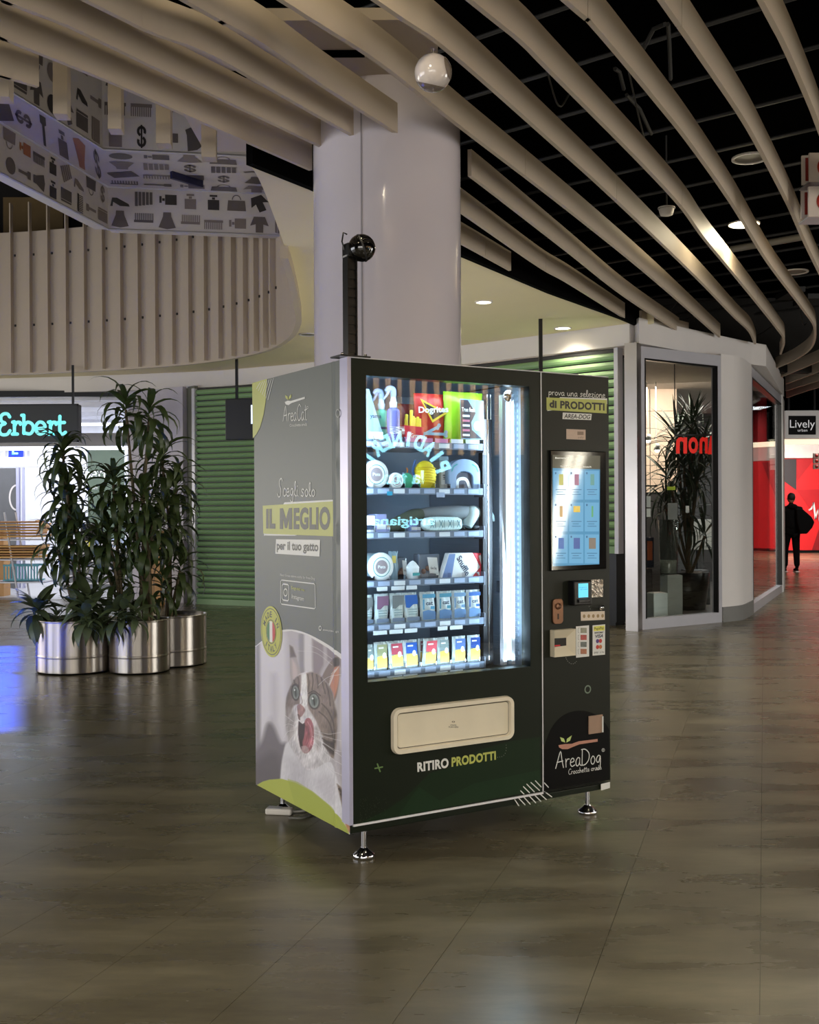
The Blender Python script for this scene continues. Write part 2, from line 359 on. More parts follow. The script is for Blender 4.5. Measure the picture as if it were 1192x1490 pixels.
# sweeping white fins of the ceiling: measured lower edges, all 3.42 m above the floor
ZF, FH, FT = 3.42, 0.165, 0.025
FINS = [
 [(-60, 95), (0, 111), (55, 127)],
 [(-50, 30), (0, 55), (101, 96), (181, 129), (322, 191), (452, 248)],
 [(-60, -28), (7, 3), (101, 40), (218, 96), (400, 182), (480, 220)],
 [(121, 0), (215, 46), (304, 80), (400, 134), (531, 208)],
 [(265, 0), (323, 33), (383, 66), (467, 124), (601, 210)],
 [(407, 0), (551, 92), (668, 184), (828, 307), (949, 405), (1047, 491)],
 [(544, 0), (652, 75), (800, 205), (895, 291), (1013, 404), (1068, 461), (1090, 482), (1099, 501)],
 [(682, 0), (756, 60), (800, 104), (926, 231), (990, 300), (1025, 348), (1073, 406), (1129, 476), (1141, 496), (1136, 516)],
 [(820, 0), (862, 37), (960, 154), (1010, 218), (1067, 300), (1118, 383), (1169, 451), (1186, 479), (1181, 506), (1157, 524), (1130, 536)],
 [(961, 0), (1010, 70), (1077, 168), (1111, 228), (1148, 300), (1169, 348), (1192, 396), (1228, 468), (1236, 495), (1222, 512), (1192, 526), (1137, 549)],
 [(1106, 0), (1141, 67), (1175, 144), (1192, 188), (1232, 300), (1262, 420), (1280, 480), (1250, 517), (1192, 541), (1144, 559)],
 [(1230, 0), (1290, 200), (1330, 400), (1345, 480), (1290, 525), (1192, 554), (1144, 569)],
 [(1345, 480), (1290, 540), (1192, 564), (1145, 579)],
 [(683.5, 256), (724, 287), (828, 368), (908, 431), (987, 483)],
 [(600, 262), (673, 311), (784, 388), (828, 413), (908, 463)],
 [(590, 312), (673, 356), (742, 394)],
]
def sweep_rect(path, z0, z1, t, M=None):
    vs = []; n = len(path)
    for i, p in enumerate(path):
        T = path[min(i + 1, n - 1)] - path[max(i - 1, 0)]; T.z = 0; T.normalize(); nn = Vector((-T.y, T.x, 0)) * t / 2
        for q, z in ((p + nn, z0), (p - nn, z0), (p - nn, z1), (p + nn, z1)): vs.append((q.x, q.y, z))
    fs = [(4 * i + k, 4 * i + (k + 1) % 4, 4 * i + 4 + (k + 1) % 4, 4 * i + 4 + k) for i in range(n - 1) for k in range(4)]
    return vs, fs + [(3, 2, 1, 0), tuple(4 * (n - 1) + k for k in range(4))]
for k, pts in enumerate(FINS):
    P = [at_z(x, y, ZF) for x, y in pts]
    if pts[0][1] <= 0 or pts[0][0] < 0:                      # runs on behind the photographer
        d = (P[0] - P[1]).normalized(); P = [P[0] + d * 2.5] + P
    if k in (2, 3, 4): P = P + [P[-1] + (P[-1] - P[-2]).normalized() * 0.3]          # dies into the pillar
    path = smooth_path(P, 7); mb = MB(); run = 0; seg = [path[0]]; first = 1.3 + 0.37 * (k % 5)
    for i in range(1, len(path)):
        l = (path[i] - path[i - 1]).length; seg.append(path[i]); run += l
        if run > (first if mb.v == [] else 3.6) and i < len(path) - 3:
            d = (path[i] - path[i - 1]).normalized()
            seg[-1] = path[i] - d * 0.003; vs, fs = sweep_rect(seg, ZF, ZF + FH, FT); mb.add(vs, fs); seg = [path[i] + d * 0.003]; run = 0
    vs, fs = sweep_rect(seg, ZF, ZF + FH, FT); mb.add(vs, fs)
    mb.build('ceiling_fin', M_fin, ceiling)
# short blades hanging near the void, each seen end-on
for (xa, xb, y0, y1) in ((77, 97, 90, 165), (157, 176, 116, 187), (227, 248, 148, 208), (293, 314, 175, 228), (-14, 12, 75, 140)):
    b0 = at_z(xa, y1, ZF + 0.02); wd = (xb - xa) * b0.y / F
    M = Matrix.Translation(b0) @ Matrix.Rotation(0.1, 4, 'Z')
    MB().box(0, wd, 0, 0.1, 0, 0.36, M).build('hanging_blade', M_fin, ceiling)

# pale plate round the pillar head with air slots
p = at_z(560, 190, 3.7)
plate = struct(MB().box(-1.35, 0.16, 5.35, 7.3, 3.74, 3.8), 'ceiling_plate', M_fin)
for px, py in ((497, 78), (588, 139), (520, 157), (135, 40), (352, 108)):
    c = at_z(px, py, 3.735)
    MB().box(c.x - 0.12, c.x + 0.12, c.y - 0.035, c.y + 0.035, 3.728, 3.7395).build('air_slot', M_black, plate)

# cream soffit: its edges measured on the ceiling plane z = 3.42
ZS = 3.42
edge = [(-2.2, 4.3)] + [tuple(at_z(x, y, ZS)[:2]) for x, y in ((363, 236), (455, 273), (671, 370), (800, 425), (905, 463), (928, 473))]
front = [(2.64, 12.0), (2.5, 12.25), (0.655, 13.85), (-0.8, 14.95), (-2.26, 15.85), (-3.3, 16.3), (-6.3, 16.95), (-9.5, 17.2), (-13, 17.2)]
void_edge = [(-13, 15.9), (-9.5, 16.0), (-6.2, 15.75), (-4.6, 15.4), (-3.3, 14.9), (-2.4, 14.3), (-1.75, 13.5), (-1.38, 12.6), (-1.17, 11.6), (-1.08, 10.6), (-1.0, 9.3), (-0.96, 8.3), (-0.93, 7.0), (-0.95, 6.45)]
VE = [Vector((x, y, 0)) for x, y in void_edge]
vs = smooth_path(VE, 4)
outline = [Vector((x, y, 0)) for x, y in edge[1:]] + [Vector((x + 0.1, y + 0.22, 0)) for x, y in front] + vs[:-1]
soffit = struct(MB().prism([(v.x, v.y) for v in outline][::-1], 0.12, Matrix.Translation((0, 0, ZS))), 'ceiling_soffit', M_cream)
# dark edge strip along the soffit's free edge
vsq, fsq = sweep_rect([Vector((x, y, 0)) for x, y in edge[1:]], ZS - 0.012, ZS + 0.3, 0.05)
struct(MB().add(vsq, fsq), 'trim_1', mat('black_trim', (4, 4, 4), 1.0, spec=0.05))

# void wall (drum) with its vertical slats, rising from the soffit edge
wallp = [v for v in vs if v.y > 8.4]
vsq, fsq = sweep_rect([v + Vector((0.0, 0.0, 0)) for v in wallp], ZS - 0.1, 5.35, 0.06)
drum = struct(MB().add(vsq, fsq), 'wall_atrium', M_fin)
# resample by length for the slats
def resample(path, step):
    out = [(path[0], (path[1] - path[0]).normalized())]; d = 0
    for i in range(1, len(path)):
        a_, b_ = path[i - 1], path[i]; L_ = (b_ - a_).length; t = step - d
        while t <= L_:
            out.append((a_ + (b_ - a_) * (t / L_), (b_ - a_).normalized())); t += step
        d = (d + L_) % step if L_ else d
    return out
for p, T in resample([v for v in wallp if v.x / v.y < -0.1165 and v.y > 11], 0.295):
    nn = Vector((T.y, -T.x, 0))                               # towards the void
    M = Matrix(((T.x, nn.x, 0, p.x), (T.y, nn.y, 0, p.y), (0, 0, 1, 0), (0, 0, 0, 1)))
    mb = MB().box(-0.009, 0.009, 0.03, 0.10, ZS - 0.08, 5.75, M)
    mb.build('slat', M_fin, drum)
    for z in (4.0, 5.0):
        MB().box(0.03, 0.05, 0.025, 0.045, z, z + 0.03, M).build('bolt', M_darkgrey, drum)
# thing seen through the void above the drum
struct(MB().box(-13, 0.5, 19.5, 19.7, 3.6, 6.6), 'wall_upper_back', M_black)
struct(MB().box(-13, X1, 16.9, 17.1, 3.45, 6.6), 'wall_upper_front', mat('upper_dark', (24, 21, 18), 0.8))
MB().box(-6.1, -5.2, 16.5, 16.8, 4.6, 6.1).build('upper_blind', mat('ochre_blind', (120, 98, 60), 0.7), drum)
MB().box(-3.62, -3.5, 16.4, 16.5, 5.35, 5.75).build('warm_strip', mat('warm_lamp', (220, 170, 60), 0.7, emit=(255, 190, 60), es=0.9), drum)

# stepped bulkhead with the shopping mural
M_mural = mat('mural_white', (190, 184, 180), 0.35, noise=0.02)
inn = [Vector((-4.35, 6.4, 0)), Vector((-3.15, 11.3, 0)), Vector((1.0, 12.0, 0))]
outp = [Vector((-4.75, 6.6, 0)), Vector((-3.45, 12.6, 0)), Vector((1.0, 13.35, 0))]
ZA, ZB, ZC = 6.3, 5.09, 4.6
mb = MB(); faces = []
for i in range(2):
    a0, a1, b0, b1 = inn[i], inn[i + 1], outp[i], outp[i + 1]
    up = lambda v, z: Vector((v.x, v.y, z))
    faces += [(up(a0, ZB), up(a1, ZB), up(a1, ZA), up(a0, ZA)), (up(b0, ZB), up(b1, ZB), up(a1, ZB), up(a0, ZB)), (up(b0, ZC), up(b1, ZC), up(b1, ZB), up(b0, ZB))]
    mb.quad(*faces[-3]); mb.quad(*faces[-2]); mb.quad(*faces[-1])
    o_ = Vector((-0.15 if i == 0 else 0, 0.15 if i == 1 else 0, 0))
    mb.quad(up(b0, ZC), up(b0 + o_, ZC), up(b1 + o_, ZC), up(b1, ZC)); mb.quad(up(b0 + o_, ZC), up(b0 + o_, ZA), up(b1 + o_, ZA), up(b1 + o_, ZC))
bulk = struct(mb, 'bulkhead', M_mural)
greys = [mat('print_grey_%s' % n, c, 0.4) for n, c in (('dark', (42, 38, 38)), ('mid', (92, 84, 82)), ('pale', (118, 108, 104)), ('brown', (150, 92, 56)), ('ochre', (160, 120, 40)), ('mid_b', (80, 74, 74)))]
def icon(kind):
    R = []
    if kind == 0: R = [[(0, 0), (1, 0), (0.95, 0.62), (0.05, 0.62)], ell(0.5, 0.66, 0.25, 0.3, 12, 0, 180) + ell(0.5, 0.66, 0.2, 0.24, 12, 0, 180)[::-1]]
    if kind == 1: R = [[(0.2, 0), (0.8, 0), (0.8, 0.6), (0.2, 0.6)], [(0.42, 0.62), (0.58, 0.62), (0.58, 0.75), (0.42, 0.75)], [(0.3, 0.78), (0.7, 0.78), (0.7, 0.9), (0.3, 0.9)]]
    if kind == 2: R = [[(0, 0.5), (1, 0.5), (1, 0.65), (0, 0.65)]] + [[(x / 10, 0.1), (x / 10 + 0.05, 0.1), (x / 10 + 0.05, 0.5), (x / 10, 0.5)] for x in range(0, 10)]
    if kind == 3: R = [[(0.3, 1), (0.7, 1), (0.72, 0.75), (0.95, 0.1), (0.5, 0), (0.05, 0.1), (0.28, 0.75)]]
    if kind == 4: R = [[(0, 0), (0.1, 0.5), (0.35, 0.5), (0.95, 0.15), (1, 0), (0.5, 0.02), (0.15, 0.25), (0.12, 0)]]
    if kind == 5: R = [ell(0.5, 0.4, 0.42, 0.38, 16)]
    if kind == 6: R = [[(0, 0.15), (1, 0.15), (1, 0.75), (0, 0.75)], [(0.65, 0.78), (1, 0.78), (1, 0.88), (0.05, 0.88), (0.0, 0.78)]]
    if kind == 7: R = [[(0.3, 0), (0.7, 0), (0.7, 0.5), (1, 0.4), (0.8, 0.95), (0.2, 0.95), (0, 0.4), (0.3, 0.5)]]
    if kind == 8: R = [ell(0.5, 0.72, 0.22, 0.24, 12, -30, 250) + ell(0.5, 0.72, 0.1, 0.12, 12, -30, 250)[::-1], ell(0.5, 0.28, 0.22, 0.24, 12, -210, 70) + ell(0.5, 0.28, 0.1, 0.12, 12, -210, 70)[::-1], [(0.46, 0), (0.54, 0), (0.54, 1), (0.46, 1)]]
    if kind == 9: R = [[(0, 0.42), (0.7, 0.42), (0.75, 0.3), (1, 0.3), (1, 0.7), (0.75, 0.7), (0.7, 0.58), (0, 0.58)]]
    if kind == 10: R = [[(0.05 + 0.19 * k, 0.05 + 0.03 * k), (0.2 + 0.19 * k, 0.05 + 0.03 * k), (0.2 + 0.19 * k, 0.9), (0.05 + 0.19 * k, 0.9)] for k in range(5)]
    return R
rnd = random.Random(3)
for fi, fc in enumerate(faces):
    a0, a1, a2, a3 = fc; U = (a1 - a0); Wd = U.length; V = (a3 - a0); H = V.length; mbs = [MB() for _ in greys]
    N_ = U.cross(V).normalized(); cen = Vector((0, 0, CH)) - a0
    if N_.dot(cen) < 0: N_ = -N_
    cs = 0.27 if fi % 3 != 1 else 0.38; rows = max(1, round(H / cs)); cols = max(1, round(Wd / cs))
    for r in range(rows):
        for c in range(cols):
            k = rnd.randrange(11); g = rnd.choices(range(6), [2, 4, 3, 0.5, 0.25, 4])[0]
            w_, h_ = 0.82 / cols, 0.8 / rows; ang = rnd.choice((0, 0, 0, math.pi / 2, math.pi, 0.4)); 
            for R in icon(k):
                pts = []
                for x, y in R:
                    x, y = x - 0.5, y - 0.5; x, y = x * math.cos(ang) - y * math.sin(ang), x * math.sin(ang) + y * math.cos(ang)
                    s = (c + 0.5) / cols + x * w_; t = (r + 0.5) / rows + y * h_
                    A = a0.lerp(a1, min(max(s, 0), 1)); B = a3.lerp(a2, min(max(s, 0), 1)); pts.append(A.lerp(B, min(max(t, 0), 1)) + N_ * 0.004)
                mbs[g].poly(pts)
    for g, m_ in enumerate(mbs):
        if m_.v: m_.build('mural_print', greys[g], bulk)
for i in range(3):                                            # aluminium edge strips
    pass
for Pth, z in ((inn, ZB), (outp, ZB), (outp, ZC)):
    MB().tube([Vector((v.x, v.y, z)) for v in Pth], 0.014, 6).build('edge_strip', M_alu, bulk)
d = at_y(270, 262, 12.2)
tag(MB().box(-0.22, 0.22, -0.02, 0.02, -0.05, 0.05, Matrix.Translation(at_z(272, 260, 5.06)) @ Matrix.Rotation(0.9, 4, 'Z')).build('hanging_tag', mat('navy_tag', (16, 20, 60), 0.4)), 'small navy tag stuck under the mural bulkhead beside the comb print', 'tag')

# pillar
pb = at_z(457, 215, ZF); pr = 0.435
PC = Vector((-0.14, 6.45, 0)); 
a_ = at_y(457, 400, PC.y); b_ = at_y(671, 400, PC.y); PC.x = (a_.x + b_.x) / 2; pr = (b_.x - a_.x) / 2 * 0.999
M_pil = mat('glossy_white_laminate', (208, 202, 210), 0.16, noise=0.01, coat=0.3)
pil = struct(MB().lathe([(pr, 0), (pr, 3.74)], PC, 64), 'pillar', M_pil)
for ang in (-118, -62, 20, 100):
    pass
sx = at_y(527, 400, PC.y - pr * 0.93)
th = math.atan2(-(math.sqrt(max(pr ** 2 - (sx.x - PC.x) ** 2, 0))), sx.x - PC.x)
for t in (th, th + 2.09, th + 4.19):
    q = PC + Vector((math.cos(t), math.sin(t), 0)) * (pr + 0.001)
    MB().box(-0.004, 0.004, -0.003, 0.003, 0, 3.73, Matrix.Translation(q) @ Matrix.Rotation(t + math.pi / 2, 4, 'Z')).build('panel_joint', mat('joint_grey', (150, 146, 152), 0.4), pil)
MB().lathe([(pr + 0.012, 0), (pr + 0.012, 0.1)], PC, 64).build('skirting', M_alu, pil)

# fascia above the shops
fpath = [Vector((x, y, 0)) for x, y in front[::-1]]
fp2 = smooth_path(fpath[:-1], 4) + []
vsq, fsq = sweep_rect(fp2, 3.18, ZS - 0.001, 0.12)
struct(MB().add(vsq, fsq), 'trim_3', M_white)
g1 = at_z(930, 499, 3.19); g2 = at_z(1093, 530, 3.19); g3 = at_z(1115, 533, 3.19); g4 = at_z(1141, 577, 3.19)
rp = [Vector((v.x, v.y, 0)) for v in (g1, g2, g3, g4)]
inner = [v + Vector((-0.25, 0.9, 0)) for v in rp[1:]]
mb = MB(); poly = [rp[0], rp[1], rp[2], rp[3], rp[3] + Vector((-0.9, 0.3, 0)), rp[2] + Vector((-1.1, 1.2, 0)), rp[1] + Vector((-0.3, 1.2, 0)), rp[0] + Vector((-0.1, 0.8, 0))]
struct(MB().prism([(v.x, v.y) for v in poly], 0.28, Matrix.Translation((0, 0, 3.19))), 'trim_4', M_white)
# upstand lip over the corner of the fascia
vsq, fsq = sweep_rect([rp[0] + Vector((0.03, 0.06, 0)), rp[0].lerp(rp[1], 0.42) + Vector((0, .1, 0))], 3.47, 3.56, 0.03); struct(MB().add(vsq, fsq), 'trim_5', M_fin)

# lit and unlit round downlights
M_lamp = mat('lamp_glow', (255, 244, 215), 0.5, emit=(255, 236, 196), es=14)
def downlight(px, py, z, d, lit, label, power=0, tilt=None):
    c = at_z(px, py, z)
    t = thing('downlight', label, 'downlight', c)
    MB().lathe([(d * 0.42, -0.002), (d * 0.44, -0.012), (d * 0.52, -0.012), (d * 0.52, 0.0), (d * 0.42, 0.0)], n=32).build('ring', M_white, t)
    MB().lathe([(d * 0.43, -0.006), (0.0, -0.006)], n=32).build('diffuser', M_lamp if lit else mat('unlit_diffuser', (120, 116, 108), 0.5), t)
    if power: spot('downlight_beam', c + Vector((0, 0, -0.03)), c + Vector((0, 0, -2)), power * 1.7, (1, 0.9, 0.7), 140, 1.0, d * 0.35)
    return c
downlight(704, 439, ZS, 0.17, True, 'lit round downlight in cream soffit just right of the pillar', 40)
downlight(819, 477, ZS, 0.19, True, 'lit round downlight in cream soffit above the bright green shutter', 45)
downlight(413, 533, ZS, 0.24, True, 'lit round downlight in cream soffit above the left green shutter', 40)
downlight(448, 486, ZS, 0.2, False, 'unlit round downlight in cream soffit left of the pillar')
ZD = 3.75
downlight(1092, 229, ZD, 0.24, False, 'unlit round downlight in black ceiling, nearest of the right-hand ones')
cl = downlight(1083, 325, ZD, 0.25, True, 'bright round downlight in black ceiling shining on the white fins', 0)
pl = bpy.data.lights.new('downlight_glow', 'POINT'); pl.energy = 19; pl.color = (1, 0.88, 0.62); pl.shadow_soft_size = 0.06
po = bpy.data.objects.new('downlight_glow', pl); COL.objects.link(po); po.location = cl + Vector((0, 0, -0.09))
downlight(1156, 395, ZD, 0.27, False, 'unlit round downlight in black ceiling, farthest of the right-hand ones')
# a downlight over the top edge of the frame warms the fins there
for (x, y, pw) in ((-0.25, 3.75, 26), (-1.2, 2.2, 12), (1.6, 3.3, 8)):
    pl = bpy.data.lights.new('fin_lamp', 'POINT'); pl.energy = pw; pl.color = (1, 0.86, 0.6); pl.shadow_soft_size = 0.08
    po = bpy.data.objects.new('fin_lamp', pl); COL.objects.link(po); po.location = (x, y, 3.72)
    t = thing('downlight', 'lit round downlight above the view, %s' % {3.75: 'nearest the pillar', 2.2: 'over the left fins', 3.3: 'over the right fins'}[y], 'downlight', (x, y, 3.8))
    MB().lathe([(0.11, -0.012), (0.125, -0.012), (0.125, 0.0), (0.11, 0.0)], n=24).build('ring', M_white, t)
    MB().lathe([(0.11, -0.006), (0.0, -0.006)], n=24).build('diffuser', M_lamp, t)
# smoke detector
c = at_z(970, 304, 3.8); t = thing('smoke_detector', 'small white smoke detector hanging in the black ceiling between two fins', 'smoke detector', c)
MB().lathe([(0.0, -0.055), (0.03, -0.055), (0.05, -0.05), (0.06, -0.02), (0.062, 0)], n=20).build('body', M_white, t)
MB().lathe([(0.07, 0), (0.07, 0.012)], n=20).build('base', M_white, t)
MB().tube([(0, 0, 0.012), (0, 0, 0.6)], 0.008, 6).build('stem', M_grid, t)
# dome camera under a fin
c = at_z(630, 71, ZF); c = Vector((c.x, c.y, ZF)); t = thing('dome_camera', 'glossy white spherical camera hung beneath a ceiling fin in front of the pillar', 'camera', c)
MB().tube([(0, 0, 0), (0, 0, -0.03)], 0.008, 8).build('mount', M_chrome, t)
MB().sphere((0, 0, -0.108), 0.084, 28, 18).build('shell', mat('glossy_white_plastic', (200, 192, 190), 0.12, coat=0.5), t)
M_dome = mat('dome_cap', (120, 108, 98), 0.1, coat=0.6)
Mx = Matrix.Rotation(0.35, 4, 'X') @ Matrix.Rotation(0.2, 4, 'Y')
mb = MB(); mb.lathe([(0.0855 * math.sin(math.radians(a)), -0.0855 * math.cos(math.radians(a))) for a in range(0, 55, 6)], (0, 0, -0.108), 28, Mx); mb.build('lower_cap', M_dome, t)
Mr = Matrix.Rotation(math.radians(80), 4, 'Y') @ Matrix.Rotation(0.3, 4, 'X')
mb = MB(); mb.lathe([(0.086 * math.sin(math.radians(a)), 0.086 * math.cos(math.radians(a))) for a in range(0, 40, 6)], (0, 0, -0.108), 24, Mr); mb.build('side_cap', M_dome, t)

# outer walls of the hall
M_hall = mat('hall_wall', (120, 112, 104), 0.7)
struct(MB().box(X0 - 0.2, X0, Y0, Y1, 0, 6.6), 'wall_left', M_hall)
struct(MB().box(X1, X1 + 0.2, Y0, Y1, 0, 6.6), 'wall_right', M_hall)
struct(MB().box(X0, X1, Y0 - 0.2, Y0, 0, 6.6), 'wall_behind', M_hall)
# ================================================================ SHUTTERS AND SHOPS
def wall_between(A, B, z0, z1, t, name, m, **k):
    vq, fq = sweep_rect([Vector((A[0], A[1], 0)), Vector((B[0], B[1], 0))], z0, z1, t)
    return struct(MB().add(vq, fq), name, m, **k)
M_shut = mat('green_shutter_paint', (124, 158, 112), 0.45, noise=0.03, scale=3)
def shutter(A, B, z0, z1, step, label):
    A = Vector((*A, 0)); B = Vector((*B, 0)); T = (B - A).normalized(); Lh = (B - A).length
    t = thing('roller_shutter', label, 'shutter', A, math.atan2(T.y, T.x))
    n = int((z1 - z0) / step); prof = [(0.0, 0.012), (-0.022, 0.03), (-0.03, step * 0.55), (-0.022, step - 0.014), (0.0, step - 0.004), (0.012, step - 0.004), (0.012, 0.012)]
    mb = MB(); vs = [(x, y, z) for x in (0, Lh) for y, z in prof]; m_ = len(prof)
    mb.add(vs, [(k, (k + 1) % m_, m_ + (k + 1) % m_, m_ + k) for k in range(m_)] + [tuple(range(m_)), tuple(range(m_, 2 * m_))])
    o = mb.build('slat', M_shut, t); o.location.z = z0
    for k in range(1, n + 1):
        c = o.copy(); COL.objects.link(c); c.parent = t; c.location = (0, 0, z0 + k * step)
    MB().box(0, Lh, 0.013, 0.03, z0, z1 + step).build('backing', M_darkgrey, t)
    MB().box(0, Lh, -0.03, 0.02, z0 - 0.07, z0 + 0.01).build('bottom_bar', M_shut, t)
    for x in (-0.05, Lh): MB().box(x, x + 0.05, -0.06, 0.05, z0 - 0.07 if z0 > 0.3 else 0, z1 + step).build('guide_rail', M_alu, t)
    return t
shutter((-3.1, 16.0), (-0.55, 14.8), 0.07, 3.06, 0.085, 'closed dim green roller shutter between plant pots and the machine')
shutter((0.45, 14.0), (2.34, 12.33), 0.92, 3.06, 0.1, 'half-raised bright green roller shutter behind the machine, right side')
wall_between((-0.55, 14.85), (0.42, 14.05), 0, 3.2, 0.15, 'wall_pier', M_white)
# dark hall behind shutters
wall_between((-3.2, 17.2), (-0.4, 15.6), 0, 3.2, 0.05, 'wall_back_shutter', M_black)
# what shows below the raised shutter
M_box = mat('black_gloss', (8, 8, 9), 0.3)
A = at_z(893, 918, 0); t = thing('display_stand', 'narrow black display stand under the half-raised green shutter', 'stand', (A.x - 0.0, 12.75, 0), -0.6)
MB().box(-0.35, 0.16, 0, 0.3, 0.04, 1.0).build('body', M_box, t); MB().box(-0.33, 0.14, 0.02, 0.28, 0, 0.04).build('plinth', M_darkgrey, t)
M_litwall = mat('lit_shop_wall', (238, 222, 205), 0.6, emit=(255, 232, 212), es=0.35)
struct(MB().box(-0.3, 2.7, 15.6, 15.7, 0, 3.1), 'wall_shop_back', M_litwall)
area('shop_strip', (1.3, 14.9, 2.9), (1.3, 14.4, 0), 1.6, 0.2, 60, (1, 0.93, 0.85))

# --- glass corner shop
GA = at_z(916, 917, 0); GB = at_z(1047, 905, 0); GC = at_z(1091, 893, 0); GD = Vector((5.98, 17.7, 0)); GE = at_z(1141, 848, 0)
G0 = GA.copy()
def glazed(A, B, label, fw=0.09, z1=3.17, first=0.0, n='window_1'):
    A = Vector((A.x, A.y, 0)); B = Vector((B.x, B.y, 0)); T = (B - A).normalized(); Lh = (B - A).length
    M = Matrix.Translation(A) @ Matrix.Rotation(math.atan2(T.y, T.x), 4, 'Z')
    mb = MB(); mb.box(0, fw, -0.04, 0.05, 0, z1, M).box(Lh - fw * 0.7, Lh, -0.04, 0.05, 0, z1, M).box(fw, Lh - fw * 0.7, -0.04, 0.05, 0, 0.12, M).box(fw, Lh - fw * 0.7, -0.04, 0.05, z1 - 0.13, z1, M)
    o = struct(mb, n, M_alu); o['label'] = label
    MB().box(fw, Lh - fw * 0.7, 0.0, 0.01, 0.12, z1 - 0.13, M).build('pane', glass('shop_glass_' + n, (0.93, 0.95, 0.94), 1.5), o)
    MB().box(fw, fw + 0.015, -0.045, 0.02, 0.12, z1 - 0.13, M).box(Lh - fw * 0.7 - 0.015, Lh - fw * 0.7, -0.045, 0.02, 0.12, z1 - 0.13, M).box(fw, Lh - fw * 0.7, -0.045, 0.02, z1 - 0.15, z1 - 0.13, M).build('gasket', M_box, o)
    return M
MG = glazed(GA + Vector((0.1, 0.04, 0)), GB, 'tall glazed bay of the corner shop with plants behind', n='window_1')
# steel corner post
mb = MB().box(-0.02, 0.12, -0.07, 0.1, 0, 3.19, Matrix.Translation((GA.x - 0.0, GA.y, 0)) @ Matrix.Rotation(-0.5, 4, 'Z'))
struct(mb, 'trim_6', mat('satin_steel', (190, 184, 178), 0.3, 1.0, noise=0.08, scale=3))
# curved white column between the two bays
colp = smooth_path([Vector((GB.x, GB.y, 0)), Vector((GB.x + 0.30, GB.y + 0.26, 0)), Vector((GC.x - 0.1, GC.y - 0.22, 0)), Vector((GC.x, GC.y, 0))], 6)
vq, fq = sweep_rect(colp, 0.18, 3.19, 0.08); wc = struct(MB().add(vq, fq), 'wall_corner', M_white)
vq, fq = sweep_rect([p + Vector((0.005, -0.012, 0)) for p in colp], 0, 0.18, 0.09); struct(MB().add(vq, fq), 'baseboard_corner', mat('grey_plinth', (120, 120, 118), 0.5))
Fc = at_y(1053, 735, 13.35)
t = thing('door_phone', 'small black-framed access panel on the white column of the corner shop', 'panel', at_y(1053, 736, 13.2), 0.6)
MB().rbox(-0.035, 0.035, -0.02, 0.03, -0.075, 0.075, 0.006).build('housing', M_box, t); MB().box(-0.02, 0.02, -0.026, -0.015, -0.05, 0.05).build('faceplate', M_white, t)
MB().box(-0.006, 0.006, -0.03, -0.02, -0.02, 0.03).build('button', M_darkgrey, t)
t = thing('wall_socket', 'pale square socket plate low on the white column of the corner shop', 'socket', at_y(1056, 767, 13.2), 0.6)
MB().rbox(-0.035, 0.035, -0.012, 0.02, -0.035, 0.035, 0.004).build('plate', mat('socket_grey', (176, 174, 172), 0.5), t); MB().box(-0.018, 0.018, -0.016, -0.01, -0.016, 0.016).build('insert', M_alu, t)
glazed(Vector((GC.x, GC.y, 0)), GD, 'side glazed bay of the corner shop reflecting the red wall', fw=0.06, z1=3.17, n='window_2')
M2 = mat('post_white', (200, 198, 196), 0.5)
wall_between((GD.x, GD.y), (GD.x + 0.42, GD.y + 1.15), 0, 3.19, 0.12, 'wall_end', M2)
# inside of the corner shop
M_beige = mat('shop_beige_panel', (222, 196, 172), 0.55, emit=None)
SHP = [(2.6, 12.45), (3.55, 13.15), (4.2, 14.4), (5.75, 17.9), (6.1, 20.4), (2.6, 20.4)]
sh_floor = struct(MB().prism(SHP, 0.003, Matrix.Translation((0, 0, 0.001))), 'floor_shop', mat('shop_floor', (96, 92, 88), 0.3))
# beige boarded partition seen through the bay: separate diagonal-joint boards
pw = wall_between((2.75, 16.2), (3.96, 16.2), 0, 3.18, 0.1, 'wall_partition', mat('board_back', (44, 40, 38), 0.7))
for r in range(4, 8):
    for c in range(3):
        x0 = 2.75 + c * 0.4; z0 = 0.0 + r * 0.4
        MB().poly([(x0 + 0.006, 16.135, z0), (x0 + 0.394, 16.135, z0), (x0 + 0.394, 16.135, z0 + 0.392), (x0 + 0.006, 16.135, z0 + 0.392)]).prism([(x0 + 0.006, z0), (x0 + 0.394, z0), (x0 + 0.394, z0 + 0.392), (x0 + 0.006, z0 + 0.392)], 0.012, Matrix(((1, 0, 0, 0), (0, 0, 1, 16.13), (0, 1, 0, 0), (0, 0, 0, 1)))).build('board', M_beige, pw)
struct(MB().prism(SHP, 0.05, Matrix.Translation((0, 0, 3.12))), 'ceiling_shop', mat('shop_ceiling', (190, 180, 168), 0.7))
wall_between((2.4, 20.4), (6.7, 20.4), 0, 3.15, 0.1, 'wall_shop_rear', mat('shop_rear', (70, 72, 70), 0.6))
wall_between((2.58, 13.1), (2.58, 20.4), 0, 3.15, 0.06, 'wall_shop_side', mat('shop_side', (60, 64, 60), 0.6))
area('corner_shop_light', (3.6, 15.2, 3.05), (3.8, 16.2, 0), 2.0, 0.6, 70, (1, 0.9, 0.8))
area('corner_shop_back_light', (4.8, 18.5, 3.05), (4.8, 18.5, 0), 2.5, 0.6, 70, (0.95, 0.97, 1.0))
for i, (px, py, s) in enumerate(((944, 641, 'white'), (955, 655, 'white'), (950, 720, 'green'))):
    pass
